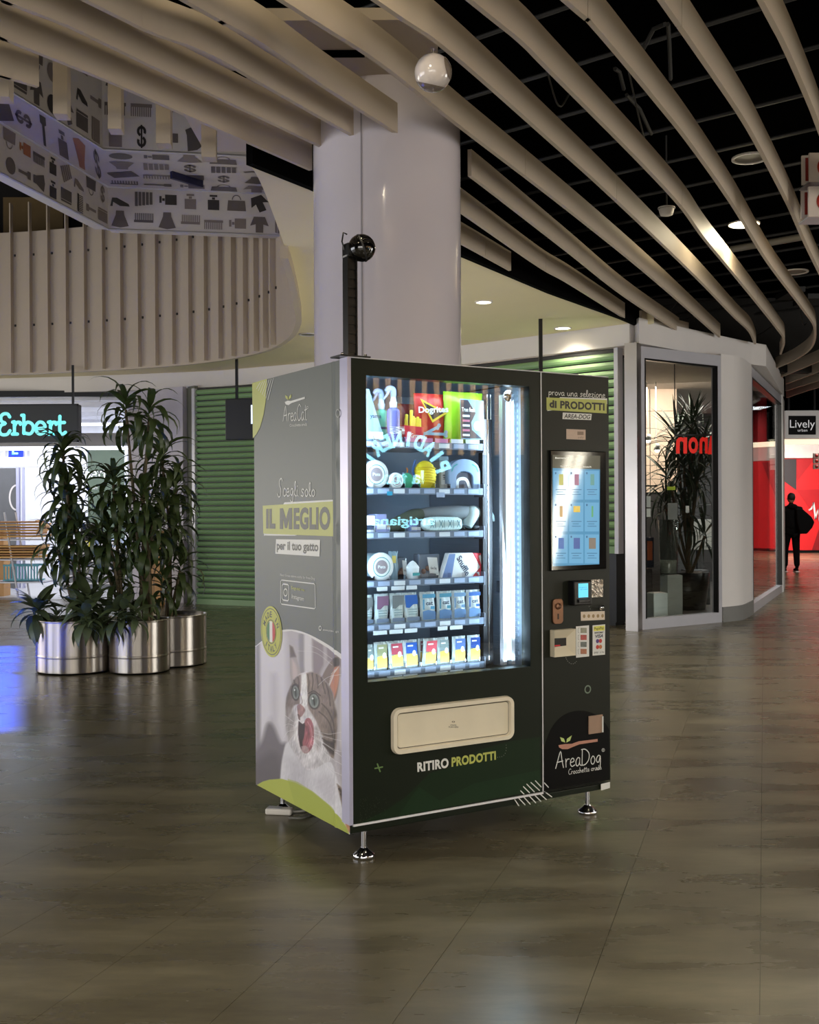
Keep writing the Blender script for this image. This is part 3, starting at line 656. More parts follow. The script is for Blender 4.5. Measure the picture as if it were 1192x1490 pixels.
for px, py, lab in ((943, 640, 'upper white-lit spotlight behind the corner shop glass'), (956, 654, 'lower white-lit spotlight behind the corner shop glass')):
    c = at_y(px, py, 15.2); t = thing('track_spotlight', lab, 'spotlight', c)
    MB().lathe([(0.0, 0.09), (0.03, 0.09), (0.045, 0.0), (0.04, 0.0)], n=14, M=Matrix.Rotation(0.9, 4, 'X')).build('housing', M_white, t)
    MB().sphere((0, -0.01, 0.0), 0.04, 12, 8).build('lamp', mat('spot_glow', (255, 250, 235), 0.5, emit=(255, 246, 225), es=22), t)
    MB().tube([(0, 0.05, 0.05), (0, 0.05, 3.12 - c.z)], 0.008, 6).build('stem', M_white, t)
# white plinths and tall vases in the window
def at_floor(px, py): return at_z(px, py, 0)
def plinth(px0, px1, ytop, y, label, m=None):
    a_ = at_y(px0, ytop, y); b_ = at_y(px1, ytop, y)
    t = thing('display_plinth', label, 'plinth', ((a_.x + b_.x) / 2, y, 0), 0.3)
    w_ = (b_.x - a_.x) / 1.25
    MB().rbox(-w_ / 2, w_ / 2, -0.02, w_ * 0.8, 0, a_.z, 0.008).build('body', m or mat('plinth_white', (205, 215, 212), 0.5), t)
    MB().box(-w_ / 2 + 0.02, w_ / 2 - 0.02, 0, w_ * 0.75, a_.z, a_.z + 0.006).build('top_sheet', M_white, t)
    return a_.z
plinth(946, 975, 863, 13.5, 'lower pale plinth in the corner shop window, front left')
plinth(966, 997, 837, 13.9, 'taller pale plinth in the corner shop window, behind the lower one')
for (px, py0, py1, yy, r, lab) in ((973, 756, 838, 14.0, 0.13, 'tall clear glass vase on the plinth in the corner shop window'),):
    c = at_y(px, py1, yy); h = at_y(px, py0, yy).z - c.z
    t = thing('glass_vase', lab, 'vase', c)
    MB().lathe([(0.0, 0), (r * 0.8, 0), (r * 0.82, 0.02), (r, h), (r - 0.008, h), (r * 0.8 - 0.01, 0.03), (0, 0.03)], n=24).build('body', glass('vase_glass', (0.7, 0.74, 0.72), 1.5, 0.02), t)
    MB().lathe([(0.0, 0.03), (r * 0.75, 0.035), (r * 0.8, 0.2), (0, 0.2)], n=20).build('gravel', mat('pale_gravel', (200, 200, 190), 0.8, noise=0.3, scale=60), t)
# counter, screen and dark furniture inside
for (x0, x1, y0, y1, yy, m_, lab, nm, cat_) in (
     (1000, 1034, 830, 893, 15.4, M_box, 'black cabinet behind the right part of the corner shop bay', 'cabinet', 'cabinet'),
     (934, 950, 827, 905, 14.3, mat('dark_red_brown', (46, 30, 30), 0.4), 'dark brown cabinet at the left end of the corner shop bay', 'cabinet', 'cabinet'),
     (936, 952, 782, 826, 14.6, mat('navy_panel', (30, 34, 60), 0.5), 'navy panel with an orange strip inside the corner shop', 'info_board', 'panel'),
     (1005, 1036, 756, 800, 17, mat('pale_counter', (170, 172, 168), 0.5), 'pale counter at the rear of the corner shop', 'counter', 'counter')):
    a_ = at_y(x0, y0, yy); b_ = at_y(x1, y1, yy); zb_ = max(b_.z, 0.0) if y1 > 850 else b_.z
    t = thing(nm, lab, cat_, ((a_.x + b_.x) / 2, yy, 0))
    hw = (b_.x - a_.x) / 2
    MB().rbox(-hw, hw, 0, 0.35, zb_ if zb_ > 0.05 else 0.0, a_.z, 0.01).build('body', m_, t)
    MB().box(-hw + 0.03, hw - 0.03, -0.012, 0, zb_ + 0.06, a_.z - 0.06).build('front_panel', m_, t)
    if zb_ > 0.05: MB().box(-0.03, 0.03, 0.1, 0.2, 0, zb_).build('support', M_darkgrey, t)
    if nm == 'info_board': MB().box(-hw + 0.05, -hw + 0.12, -0.02, 0, zb_ + 0.1, a_.z - 0.05).build('orange_strip', mat('orange_print', (200, 96, 40), 0.5), t)
# white notices stuck to the glass
FG = Frame(MG, (0, -0.006, 0), (1, 0, 0), (0, 0, 1))
tn = thing('window_notices', 'paper notices taped inside the corner shop glass', 'notices', MG.translation, MG.to_euler().z)
FGl = Frame(MG, (0, 0.02, 0), (1, 0, 0), (0, 0, 1))
for q, c_ in ((rq(934, 722, 947, 738), (190, 190, 188)), (rq(934, 740, 947, 752), (205, 205, 202)), (rq(972, 732, 986, 756), (120, 120, 118)), (rq(971, 708, 983, 713), (170, 190, 40)), (rq(998, 736, 1003, 746), (200, 200, 200))):
    quad_q(MB(), FGl, q, 0.0).build('notice', mat('paper_%d' % c_[0], c_, 0.6), tn)
quad_q(MB(), FGl, rq(939, 706, 957, 708), 0.0).build('notice_frame', M_box, tn)
# red illuminated letters seen from behind
yy = 13.25; a_ = at_y(983, 661, yy); b_ = at_y(1040, 634, yy)
tl = thing('red_letter_sign', 'red glowing letters hanging amid plants behind the corner shop glass', 'sign', (0, 0, 0))
FR = Frame(Matrix.Identity(4), (0, yy, 0), (1, 0, 0), (0, 0, 1))
M_red = mat('red_glow', (230, 40, 30), 0.5, emit=(255, 40, 30), es=0.45)
V, Fq = text_raw('hon', 0.045)
for chs, x0, x1 in (('n', 984, 1000), ('o', 1002, 1016), ('n', 1018, 1030)):
    text_q(MB(), FR, chs, [(x1, 636), (x0, 636), (x0, 660), (x1, 660)], 0.0, bold=0.028).build('letter', M_red, tl)
quad_q(MB(), FR, [(1034, 634), (1040, 636), (1036, 661), (1030, 661)], 0.0).build('letter', M_red, tl)
MB().box(a_.x, b_.x, yy + 0.01, yy + 0.03, b_.z + 0.0, b_.z + 0.02).build('rail', M_darkgrey, tl)
MB().tube([(a_.x, yy + 0.02, b_.z), (a_.x, yy + 0.02, 3.12)], 0.006, 6).tube([(b_.x, yy + 0.02, b_.z), (b_.x, yy + 0.02, 3.12)], 0.006, 6).build('hanger', M_darkgrey, tl)

# --- shop on the left with the lit front
M_lum = mat('shop_white', (226, 228, 236), 0.5)
px_pier = at_y(190, 700, 16.6)
# pier between shop and shutter
wall_between((px_pier.x, 16.75), (-3.3, 16.25), 0, 3.2, 0.18, 'wall_pier_left', mat('lilac_white', (196, 192, 204), 0.5))
wall_between((-3.28, 16.28), (-3.13, 16.1), 0, 3.2, 0.06, 'trim_7', mat('grey_green_edge', (110, 112, 100), 0.5))
YB = 22.0
struct(MB().box(-13.5, -3.0, YB, YB + 0.1, 0, 3.2), 'wall_store_back', M_lum)
struct(MB().box(-4.35, -4.2, 16.9, YB, 0, 3.2), 'wall_store_side', M_lum)
struct(MB().box(-13.5, -3.0, 16.95, YB, 0.001, 0.004), 'floor_store', mat('store_floor', (170, 170, 172), 0.35))
cs = struct(MB().box(-13.5, -3.4, 17.15, YB, 3.1, 3.16), 'ceiling_store', M_lum)
M_tubeL = mat('white_tube', (250, 250, 255), 0.5, emit=(240, 244, 255), es=2.5)
for k in range(6):                                              # louvre strips and light lines of the store ceiling
    MB().box(-12.5, -4.5, 17.4 + k * 0.75, 17.45 + k * 0.75, 3.02, 3.1).build('ceiling_batten', M_lum, cs)
for k in range(3): MB().box(-12.5, -4.6, 17.7 + k * 1.5, 17.82 + k * 1.5, 3.07, 3.098).build('light_line', M_tubeL, cs)
area('store_light_a', (-7.0, 18.6, 3.0), (-7.0, 18.6, 0), 6.0, 1.6, 150, (0.94, 0.96, 1))
area('store_light_b', (-6.0, 20.8, 3.0), (-6.0, 21.6, 0.5), 5.0, 0.8, 90, (0.94, 0.96, 1))
# glazing head rail and lintel
zt = at_y(60, 573, 16.2).z
hr = struct(MB().box(-8.5, px_pier.x, 16.7, 16.8, at_y(60, 578, 16.75).z, at_y(60, 569, 16.75).z), 'trim_8', M_box)
lz0, lz1 = at_y(60, 650, 16.9).z, at_y(60, 631, 16.9).z
struct(MB().box(-8.5, px_pier.x, 16.82, 17.0, lz0, lz1), 'trim_9', mat('lintel_grey', (168, 168, 172), 0.5))
struct(MB().box(-8.5, px_pier.x, 16.83, 16.98, lz0 - 0.05, lz0 - 0.001), 'trim_10', M_tubeL)
# hanging shop sign
ys = 15.2; a_ = at_y(-90, 588, ys); b_ = at_y(114, 643, ys); tp = at_y(114, 588, ys)
t = thing('shop_sign', 'black hanging lightbox sign with turquoise name lettering, left edge of view', 'sign', (b_.x, ys, b_.z))
w_ = b_.x - a_.x; h_ = tp.z - b_.z
MB().rbox(-w_, 0, 0, 0.16, 0, h_, 0.01).build('box', mat('sign_black', (34, 36, 34), 0.4), t)
MB().box(-w_ - 0.004, 0.008, -0.008, 0.0, -0.004, 0.022).box(-w_, 0.008, -0.008, 0, h_ - 0.02, h_ + 0.004).box(-0.016, 0.008, -0.008, 0, 0, h_).build('bezel', M_box, t)
for px in (104, -40):
    q = at_y(px, 600, ys); MB().box(q.x - b_.x - 0.014, q.x - b_.x + 0.014, 0.06, 0.09, h_, 3.6 - b_.z - 0.2).build('hanger', M_box, t)
bpy.context.view_layer.update()
FS = Frame(Matrix.Translation((b_.x, ys, b_.z)), (0, -0.012, 0), (1, 0, 0), (0, 0, 1))
M_turq = mat('turquoise_letters', (120, 215, 215), 0.4, emit=(128, 226, 226), es=0.85)
# rounded slab-serif letters drawn as thick strokes: px on the crop, x*0.228, y 560+*0.228
def S(pts): return [(x * 0.2281, 560 + y * 0.2281) for x, y in pts]
def erb(fr, mb, f, wk=1.0):
    W = 0.046 * wk
    E_ = [S([(62, 205), (48, 186), (22, 186), (6, 204), (10, 232), (34, 246), (8, 258), (-4, 290), (10, 316), (44, 316), (64, 292)])]
    r1 = [S([(92, 236), (92, 312)]), S([(80, 238), (92, 236)]), S([(78, 314), (112, 314)]), S([(92, 262), (108, 240), (128, 240), (130, 252)])]
    b1 = [S([(152, 194), (152, 310)]), S([(138, 194), (152, 194)]), S([(152, 262), (176, 238), (206, 252), (212, 284), (192, 312), (152, 306)])]
    e1 = [S([(232, 280), (286, 272), (276, 244), (250, 238), (230, 262), (232, 296), (256, 314), (290, 300)])]
    r2 = [S([(322, 236), (322, 312)]), S([(308, 238), (322, 236)]), S([(306, 314), (344, 314)]), S([(322, 262), (338, 240), (354, 240), (358, 252)])]
    t1 = [S([(382, 200), (382, 296), (398, 314), (418, 302)]), S([(364, 242), (412, 240)])]
    for L_ in (E_, r1, b1, e1, r2, t1):
        for s in L_:
            s2 = [f(p) for p in s]
            P3 = [(p.x, p.y) for p in smooth_path([(x, y, 0) for x, y in s2], 5)] if len(s2) > 2 else s2
            ribbon(mb, fr, [fr.uv(*p) for p in P3], W, 0.0)
mb = MB(); erb(FS, mb, lambda p: p); mb.build('lettering', M_turq, t)
# small blue lit letter
q = at_y(22, 655, 18.5); t = thing('blue_letter_light', 'small glowing blue letter sign under the lintel at far left', 'sign', q)
MB().rbox(-0.13, 0.13, 0, 0.05, -0.12, 0.12, 0.02).build('box', mat('blue_glow', (10, 30, 230), 0.4, emit=(20, 50, 255), es=1.6), t)
MB().box(-0.05, -0.02, -0.01, 0, -0.07, 0.07).box(-0.05, 0.05, -0.01, 0, -0.07, -0.04).build('letter', mat('pale_blue_glow', (120, 220, 255), 0.4, emit=(130, 225, 255), es=2), t)
MB().box(-0.02, 0.02, 0.01, 0.03, 0.12, 3.1 - q.z).build('hanger', M_darkgrey, t)
# green poster wall with the name in white
yp = 20.2; a_ = at_y(128, 772, yp); b_ = at_y(180, 651, yp)
t = thing('poster_panel', 'dark green panel with white name lettering inside the left shop', 'poster', (a_.x, yp, 0))
MB().box(0, b_.x - a_.x, 0, 0.06, 0.2, b_.z).build('panel', mat('poster_green', (84, 100, 84), 0.5), t)
MB().box(0.05, 0.1, 0.0, 0.05, 0, 0.2).box(b_.x - a_.x - 0.1, b_.x - a_.x - 0.05, 0, 0.05, 0, 0.2).build('foot', M_darkgrey, t)
FPp = Frame(Matrix.Translation((a_.x, yp, 0)), (0, -0.008, 0), (1, 0, 0), (0, 0, 1))
mb = MB(); erb(FPp, mb, lambda p: (p[0] * 0.55 + 104, (p[1] - 632) * 0.5 + 695), 0.62); mb.build('lettering', mat('poster_white', (235, 238, 235), 0.5), t)
mb = MB(); text_q(mb, FPp, 'comfort store', rq(114, 707, 142, 712), 0.0); mb.build('small_print', mat('poster_white', (235, 238, 235), 0.5), t)
# lit white fascia strip and grey door with ring
yq = 18.2; a_ = at_y(-30, 680, yq); b_ = at_y(72, 665, yq)
t = thing('light_beam', 'white lit beam crossing the left shop under the lintel', 'light fitting', (0, yq, 0))
MB().rbox(a_.x, b_.x, 0, 0.2, a_.z, b_.z, 0.01).build('beam', mat('beam_white', (236, 240, 244), 0.5, emit=(230, 240, 250), es=0.5), t)
MB().box(b_.x - 0.4, b_.x - 0.36, 0.08, 0.12, b_.z, 3.1).box(a_.x + 0.4, a_.x + 0.44, 0.08, 0.12, b_.z, 3.1).build('hanger', M_alu, t)
a_ = at_y(-40, 790, 19.5); b_ = at_y(24, 681, 19.5)
t = thing('grey_partition', 'grey panel with a white ring print at the far left of the shop', 'panel', (0, 19.5, 0))
MB().box(a_.x, b_.x, 0, 0.06, 0, b_.z).build('panel', mat('partition_grey', (92, 94, 98), 0.5), t)
FQ = Frame(Matrix.Translation((0, 19.5, 0)), (0, -0.01, 0), (1, 0, 0), (0, 0, 1))
mb = MB(); ribbon(mb, FQ, [FQ.uv(24 + 10 * math.cos(math.radians(a)), 724 + 18 * math.sin(math.radians(a))) for a in range(90, 280, 15)], 0.03, 0.0); mb.build('ring_print', M_white, t)
MB().box(b_.x, b_.x + 0.05, -0.03, 0.06, 0, b_.z + 0.3).box(b_.x + 0.1, b_.x + 0.13, -0.03, 0.06, 0, b_.z + 0.3).build('frame_post', mat('lilac_post', (170, 172, 200), 0.5), t)
# wooden tray rack on slanted legs
yr = 17.0
t = thing('tray_rack', 'metal rack loaded with wooden slatted trays in the left shop', 'rack', (0, yr, 0))
q0 = at_y(6, 750, yr); q1 = at_y(27, 868, yr)
for dx in (0, -1.1):
    for dy in (0.0, 0.5):
        MB().tube([(q1.x + dx, dy, 0), (q0.x + dx, dy, q0.z + 0.05)], 0.016, 6).build('leg', M_alu, t)
M_wood = mat('light_pine', (206, 158, 88), 0.55, noise=0.15, scale=5, stretch=(1, 1, 12))
M_wood2 = mat('darker_pine', (160, 112, 62), 0.55, noise=0.15, scale=5, stretch=(1, 1, 12))
i = 0
for (px0, px1, y0, y1, n) in ((-30, 62, 756, 781, 6), (-30, 60, 792, 811, 5)):
    for k in range(n):
        yy_ = y1 - (y1 - y0) * k / n
        a_ = at_y(px0, yy_, yr); b_ = at_y(px1 - (k * 7 % 9), yy_, yr)
        o = MB().rbox(a_.x, b_.x, -0.02, 0.45, a_.z - 0.012, a_.z + 0.014, 0.004).build('tray', (M_wood, M_wood2)[k % 2], t)
        MB().box(b_.x - 0.02, b_.x, -0.02, 0.45, a_.z + 0.014, a_.z + 0.03).build('tray_edge', M_wood, o)
for py in (786, 815, 848):
    a_ = at_y(-30, py, yr); b_ = at_y(64, py, yr); MB().box(a_.x, b_.x, 0, 0.5, a_.z - 0.01, a_.z + 0.01).build('shelf', M_alu, t)
# turquoise crate, lower shelf, carton, counter and register
a_ = at_y(6, 846, 17.2); b_ = at_y(58, 822, 17.2)
t = thing('crate', 'turquoise plastic crate on the lower shelf of the tray rack', 'crate', (a_.x, 17.15, a_.z + 0.01))
w_ = b_.x - a_.x; h_ = b_.z - a_.z; M_cr = mat('turquoise_plastic', (80, 160, 180), 0.4)
MB().box(0, w_, 0, 0.3, 0, 0.02).box(0, w_, 0, 0.015, h_ - 0.03, h_).box(0, w_, 0.285, 0.3, h_ - 0.03, h_).build('rim', M_cr, t)
for k in range(12): MB().box(w_ * k / 12 + 0.01, w_ * k / 12 + 0.03, 0, 0.012, 0.02, h_ - 0.03).build('rib', M_cr, t)
def carton(px0, px1, py0, py1, y, label, col=(190, 146, 96), base=False):
    a_ = at_y(px0, py1, y); b_ = at_y(px1, py0, y); z0 = 0 if base else a_.z
    t = thing('carton', label, 'box', (a_.x, y, z0)); w_ = b_.x - a_.x
    MB().rbox(0, w_, 0, 0.3, 0, b_.z - z0, 0.006).build('body', mat('cardboard_%d' % col[0], col, 0.7), t)
    MB().box(w_ * 0.44, w_ * 0.56, -0.002, 0, 0, b_.z - z0).build('tape', mat('brown_tape', (150, 112, 70), 0.3), t)
carton(214, 233, 772, 838, 15.6, 'tall brown cardboard box behind the right-hand plants', base=True)
carton(-8, 5, 772, 860, 17.6, 'brown cardboard box on the floor at the far left edge', base=True)
for (x0, x1, y0, y1, y, m_, lab) in ((90, 212, 800, 880, 19.0, mat('counter_grey', (120, 122, 126), 0.5), 'long grey counter behind the plants in the left shop'),):
    a_ = at_y(x0, y1, y); b_ = at_y(x1, y0, y); t = thing('shop_counter', lab, 'counter', (a_.x, y, 0))
    w_ = b_.x - a_.x
    MB().rbox(0, w_, 0, 0.6, 0, b_.z, 0.01).build('body', m_, t); MB().box(-0.03, w_ + 0.03, -0.04, 0.64, b_.z, b_.z + 0.04).build('worktop', M_white, t)
    for k in range(5): MB().box(0.05, w_ - 0.05, -0.012, 0, 0.1 + k * 0.13, 0.13 + k * 0.13).build('rail', M_white, t)
    zc = b_.z + 0.04
c = at_y(134, 795, 19.2); t = thing('cash_register', 'black cash register screen on the shop counter behind plants', 'register', (c.x, 19.2, zc))
MB().rbox(-0.2, 0.2, -0.02, 0.02, 0.12, 0.42, 0.01).build('screen', M_box, t); MB().box(-0.03, 0.03, 0, 0.03, 0.01, 0.13).box(-0.1, 0.1, -0.06, 0.08, 0, 0.012).build('stand', M_darkgrey, t)
for (px, py, dx, colr, lab) in ((160, 790, .28, (180, 196, 226), 'pale blue box on the shop counter behind plants'), (122, 778, 0.12, (228, 220, 60), 'small yellow item on the shop counter behind plants')):
    c = at_y(px, py, 19.3); t = thing('counter_item', lab, 'box', (c.x, 19.3, zc)); 
    MB().rbox(-dx, dx, 0, 0.2, 0, 0.14, 0.01).build('body', mat('item_%d' % colr[2], colr, 0.5), t); MB().box(-dx * 0.7, dx * 0.7, -0.004, 0, 0.03, 0.1).build('label', M_white, t)
# ceiling hung black screen near the shutter
yt = 14.6; a_ = at_y(328, 640, yt); b_ = at_y(376, 580, yt)
t = thing('hanging_screen', 'black hanging screen in front of the left green shutter', 'screen', (a_.x, yt, a_.z), -0.1)
w_ = b_.x - a_.x; h_ = b_.z - a_.z
MB().rbox(0, w_, 0, 0.07, 0, h_, 0.008).build('housing', mat('screen_black', (17, 17, 20), 0.35), t)
MB().box(w_ * 0.79, w_ - 0.01, -0.004, 0, h_ * 0.38, h_ * 0.84).build('lit_image', mat('screen_lit', (225, 235, 250), 0.5, emit=(220, 235, 255), es=0.9), t)
MB().box(w_ * 0.3, w_ * 0.38, 0.02, 0.05, h_, 3.42 - a_.z).build('hanger', M_box, t)
c = at_y(787, 547, 11.9); t = thing('hanging_rod', 'thin black rod hanging before the bright green shutter above the machine', 'rod', (c.x, 11.9, 0))
MB().box(-0.02, 0.02, -0.02, 0.02, 2.75, 3.42).build('rod', M_box, t); MB().box(-0.25, 0.25, -0.02, 0.02, 2.3, 2.75).build('plate', M_box, t)

# --- passage at the far right: sign, red wall, person
M_redw = mat('red_wall_paint', (196, 30, 34), 0.45, noise=0.02)
rw = struct(MB().box(6.0, X1, 33.6, 33.8, 0, 2.9), 'wall_red', M_redw)
struct(MB().box(6.0, X1, 33.4, 33.8, 2.9, 3.35), 'wall_band', mat('passage_white', (212, 206, 200), 0.6))
struct(MB().box(6.0, X1, 33.4, 33.8, 3.35, 6.6), 'wall_passage_top', M_black)
struct(MB().box(5.8, X1, 26.5, 33.6, 3.32, 3.4), 'ceiling_passage', mat('passage_ceiling', (206, 200, 190), 0.6))
struct(MB().box(6.0, X1, 33.55, 33.6, 0, 0.08), 'baseboard_red', M_box)
wall_between((6.2, 19.2), (7.2, 33.6), 0, 3.3, 0.15, 'wall_passage_left', M_redw)
FW = Frame(Matrix.Identity(4), (0, 33.58, 0), (1, 0, 0), (0, 0, 1))
mb = MB(); mb.poly([FW.px(x, y) for x, y in ((1136, 668), (1159, 668), (1159, 713), (1137, 697))]); mb.build('dark_patch', mat('wall_charcoal', (48, 44, 46), 0.5), rw)
mb = MB(); mb.poly([FW.px(x, y) for x, y in ((1159, 668), (1185, 668), (1160, 700))]); mb.poly([FW.px(x, y) for x, y in ((1160, 713), (1192, 712), (1240, 668), (1250, 805), (1192, 760))]); mb.build('deep_red_patch', mat('deep_red', (172, 24, 30), 0.45), rw)
mb = MB(); mb.poly([FW.px(x, y) for x, y in ((1250, 668), (1330, 668), (1300, 740))]); mb.poly([FW.px(x, y) for x, y in ((1180, 805), (1192, 770), (1215, 805))]); mb.build('maroon_patch', mat('maroon', (128, 20, 26), 0.45), rw)
mb = MB(); ribbon(mb, FW, [FW.uv(*p) for p in ((1178, 742), (1181, 740), (1184, 731), (1187, 755), (1190, 741), (1193, 760), (1198, 726), (1203, 762), (1207, 742), (1216, 742))], 0.055, 0.004); mb.build('pulse_line', M_white, rw)
# name sign box
ysn = 25.0; a_ = at_y(1143, 638, ysn); b_ = at_y(1196, 597, ysn)
t = thing('passage_sign', 'white box sign with black name panel over the far right passage', 'sign', (a_.x, ysn, a_.z))
w_ = b_.x - a_.x; h_ = b_.z - a_.z
MB().rbox(0, w_, 0, 0.25, 0, h_, 0.02).build('box', mat('sign_pale', (200, 198, 192), 0.5, emit=(210, 206, 200), es=0.25), t)  # faint emission added to brighten the otherwise unlit front of the box
FLv = Frame(Matrix.Translation((a_.x, ysn, a_.z)), (0, -0.01, 0), (1, 0, 0), (0, 0, 1))
quad_q(MB(), FLv, rq(1147.5, 605, 1187.5, 632.5), 0.0).build('panel', M_box, t)
mb = MB(); text_q(mb, FLv, 'Lively', rq(1149.5, 611, 1186, 626), 0.004); text_q(mb, FLv, 'urban', rq(1161, 624, 1175, 628), 0.004); mb.build('lettering', mat('sign_letter_white', (220, 220, 220), 0.5, emit=(230, 230, 230), es=0.5), t)
MB().box(0.1, 0.14, 0.1, 0.14, h_, 6.5 - a_.z).box(w_ - 0.14, w_ - 0.1, 0.1, 0.14, h_, 6.5 - a_.z).build('hanger', M_darkgrey, t)
struct(MB().box(5.9, X1, 26.3, 26.5, at_y(1150, 646, 26.3).z, at_y(1150, 639, 26.3).z), 'trim_11', mat('warm_cove', (240, 230, 200), 0.5, emit=(255, 240, 205), es=1.1))
struct(MB().box(5.9, X1, 26.35, 26.5, at_y(1150, 639, 26.3).z, 6.6), 'wall_over_passage', M_black)
for px, lab in ((1180, 'lit recessed downlight in the far passage ceiling'),):
    c = at_z(px, 653, 3.31); t = thing('downlight', lab, 'downlight', c)
    MB().lathe([(0.16, -0.01), (0.2, -0.01), (0.2, 0.0), (0.16, 0)], n=20).build('ring', M_white, t); MB().lathe([(0.16, -0.003), (0, -0.003)], n=20).build('diffuser', M_lamp, t)
# little white tab sign with red dots
yv = 21.0; a_ = at_y(1184, 683, yv); b_ = at_y(1204, 659, yv)
t = thing('number_sign', 'small white sign with three red dots before the red wall', 'sign', (a_.x, yv, a_.z)); w_ = b_.x - a_.x; h_ = (b_.z - a_.z) / 3
for k in range(3):
    o = MB().rbox(0, w_, 0, 0.04, k * h_ + 0.008, (k + 1) * h_ - 0.004, 0.004).build('tab', mat('tab_white', (214, 200, 190), 0.5), t)
    MB().lathe([(0.0, 0), (0.033, 0), (0.033, 0.004), (0, 0.004)], (0.06, -0.002, (k + 0.5) * h_), 14, Matrix.Rotation(math.pi / 2, 4, 'X')).build('dot', mat('dot_red', (170, 30, 20), 0.5), o)
MB().tube([(w_ / 2, 0.02, 3 * h_), (w_ / 2, 0.02, 6.5 - a_.z)], 0.01, 6).build('hanger', M_darkgrey, t)
# large hanging number sign at the right edge, two tiers, two layers each
yk = 7.6
for tier, (py0, py1, pf0, pf1) in enumerate(((226, 269, 222, 264), (276, 318, 271, 315))):
    a_ = at_y(1167 - tier, py1, yk); b_ = at_y(1167, py0, yk); c_ = at_y(1178 - tier, pf1, yk - 0.25); d_ = at_y(1178, pf0, yk - 0.25)
    t = thing('hanging_number_sign', 'white hanging sign with red-brown numeral disc, %s tier at right edge' % ('upper' if tier == 0 else 'lower'), 'sign', (a_.x, yk, a_.z))
    hb = b_.z - a_.z; Mt = Matrix.Rotation(-0.12, 4, 'Z')
    MB().rbox(0, 0.5, 0, 0.02, 0, hb, 0.003, M=Mt).build('rear_plate', mat('plate_white', (216, 204, 194), 0.5), t)
    MB().box(0.024, 0.4, -0.004, -0.001, 0.025, hb - 0.02, Mt).build('rear_red_field', mat('brick_red', (140, 34, 18), 0.5), t)
    dx, dz = c_.x - a_.x, c_.z - a_.z; hf = d_.z - c_.z
    fp_ = MB().rbox(dx, dx + 0.5, -0.25, -0.23, dz, dz + hf, 0.003, M=None).build('front_plate', mat('plate_white', (216, 204, 194), 0.5), t)
    MB().lathe([(0, 0), (0.062, 0), (0.062, 0.004), (0, 0.004)], (dx + 0.115, -0.25, dz + hf / 2), 28, Matrix.Rotation(math.pi / 2, 4, 'X') @ Matrix.Diagonal((1, 1.1, 1, 1))).build('disc', mat('disc_red', (176, 44, 22), 0.5), fp_)
    FT_ = Frame(Matrix.Translation((a_.x, yk, a_.z)), (0, -0.258, 0), (1, 0, 0), (0, 0, 1))
    mb = MB(); text_q(mb, FT_, '4' if tier == 0 else '6', [(dx + 0.085, dz + hf / 2 + 0.04), (dx + 0.14, dz + hf / 2 + 0.04), (dx + 0.14, dz + hf / 2 - 0.04), (dx + 0.085, dz + hf / 2 - 0.04)], 0.0, uvq=True, bold=0.02)
    mb.build('numeral', M_white, fp_)
    MB().box(dx + 0.02, dx + 0.48, -0.23, 0.0, dz + 0.01, dz + 0.02).build('bracket', M_alu, t)
    MB().tube([(0.4, 0.0, hb), (0.4, 0.0, 4.3 - a_.z)], 0.008, 6).build('hanger', M_darkgrey, t)
# off-frame shop across the way, seen only mirrored in the machine's glass, and the added blue patch light
# ================================================================ PLANTS AND PLANTERS
M_leaf = mat('dracaena_leaf', (60, 76, 36), 0.45, noise=0.2, scale=3)
M_leaf2 = mat('broad_leaf', (84, 98, 66), 0.45, noise=0.25, scale=5)
M_leafd = mat('window_plant_leaf', (44, 62, 40), 0.45, noise=0.2, scale=3)
M_stem = mat('cane_bark', (96, 84, 60), 0.8, noise=0.2, scale=12)
M_soil = mat('brown_soil', (64, 44, 30), 0.95, noise=0.35, scale=40, bump=0.6)
def leaf_mesh(name, L, W, droop, fold=0.25, m=None, up=0.9, n=7, wide=0.45):
    vs = []; x = z = 0.0; a = up
    for i in range(n + 1):
        t = i / n; w = W / 2 * (math.sin(math.pi * min(1, (t * (1 - 0.1) + 0.1)) ** wide) if True else 1)
        w = W / 2 * max(0.02, (1 - abs(2 * t ** 0.75 - 0.9) ** 2.2)) if t < 1 else 0.0006
        vs += [(x, -w, z + w * fold), (x, 0, z), (x, w, z + w * fold)]
        a -= droop / n * (0.6 + 0.9 * t); x += math.cos(a) * L / n; z += math.sin(a) * L / n
    fs = []
    for i in range(n):
        for k in (0, 1): fs.append((3 * i + k, 3 * i + k + 1, 3 * i + 4 + k, 3 * i + 3 + k))
    me = bpy.data.meshes.new(name); me.from_pydata(vs, [], fs); me.materials.append(m or M_leaf)
    me.polygons.foreach_set('use_smooth', [True] * len(fs)); me.update(); return me
LV = [leaf_mesh('leaf', 0.44, 0.062, d, m=M_leaf) for d in (2.0, 2.7, 3.1, 3.3)]
LB = [leaf_mesh('leaf', 0.27, 0.075, d, 0.15, M_leaf2, up=0.6) for d in (0.7, 1.2, 1.7)]
LD = [leaf_mesh('leaf', 0.8, 0.05, d, 0.3, M_leafd, up=0.7, n=8) for d in (0.4, 1.2, 1.9)]
R_ = random.Random(11)
def add_leaf(me, parent, loc, az, tilt, s, roll=0):
    o = bpy.data.objects.new('leaf', me); COL.objects.link(o); o.parent = parent; o.location = loc
    o.rotation_euler = (roll, -tilt, az); o.scale = (s, s * R_.uniform(0.85, 1.15), s)
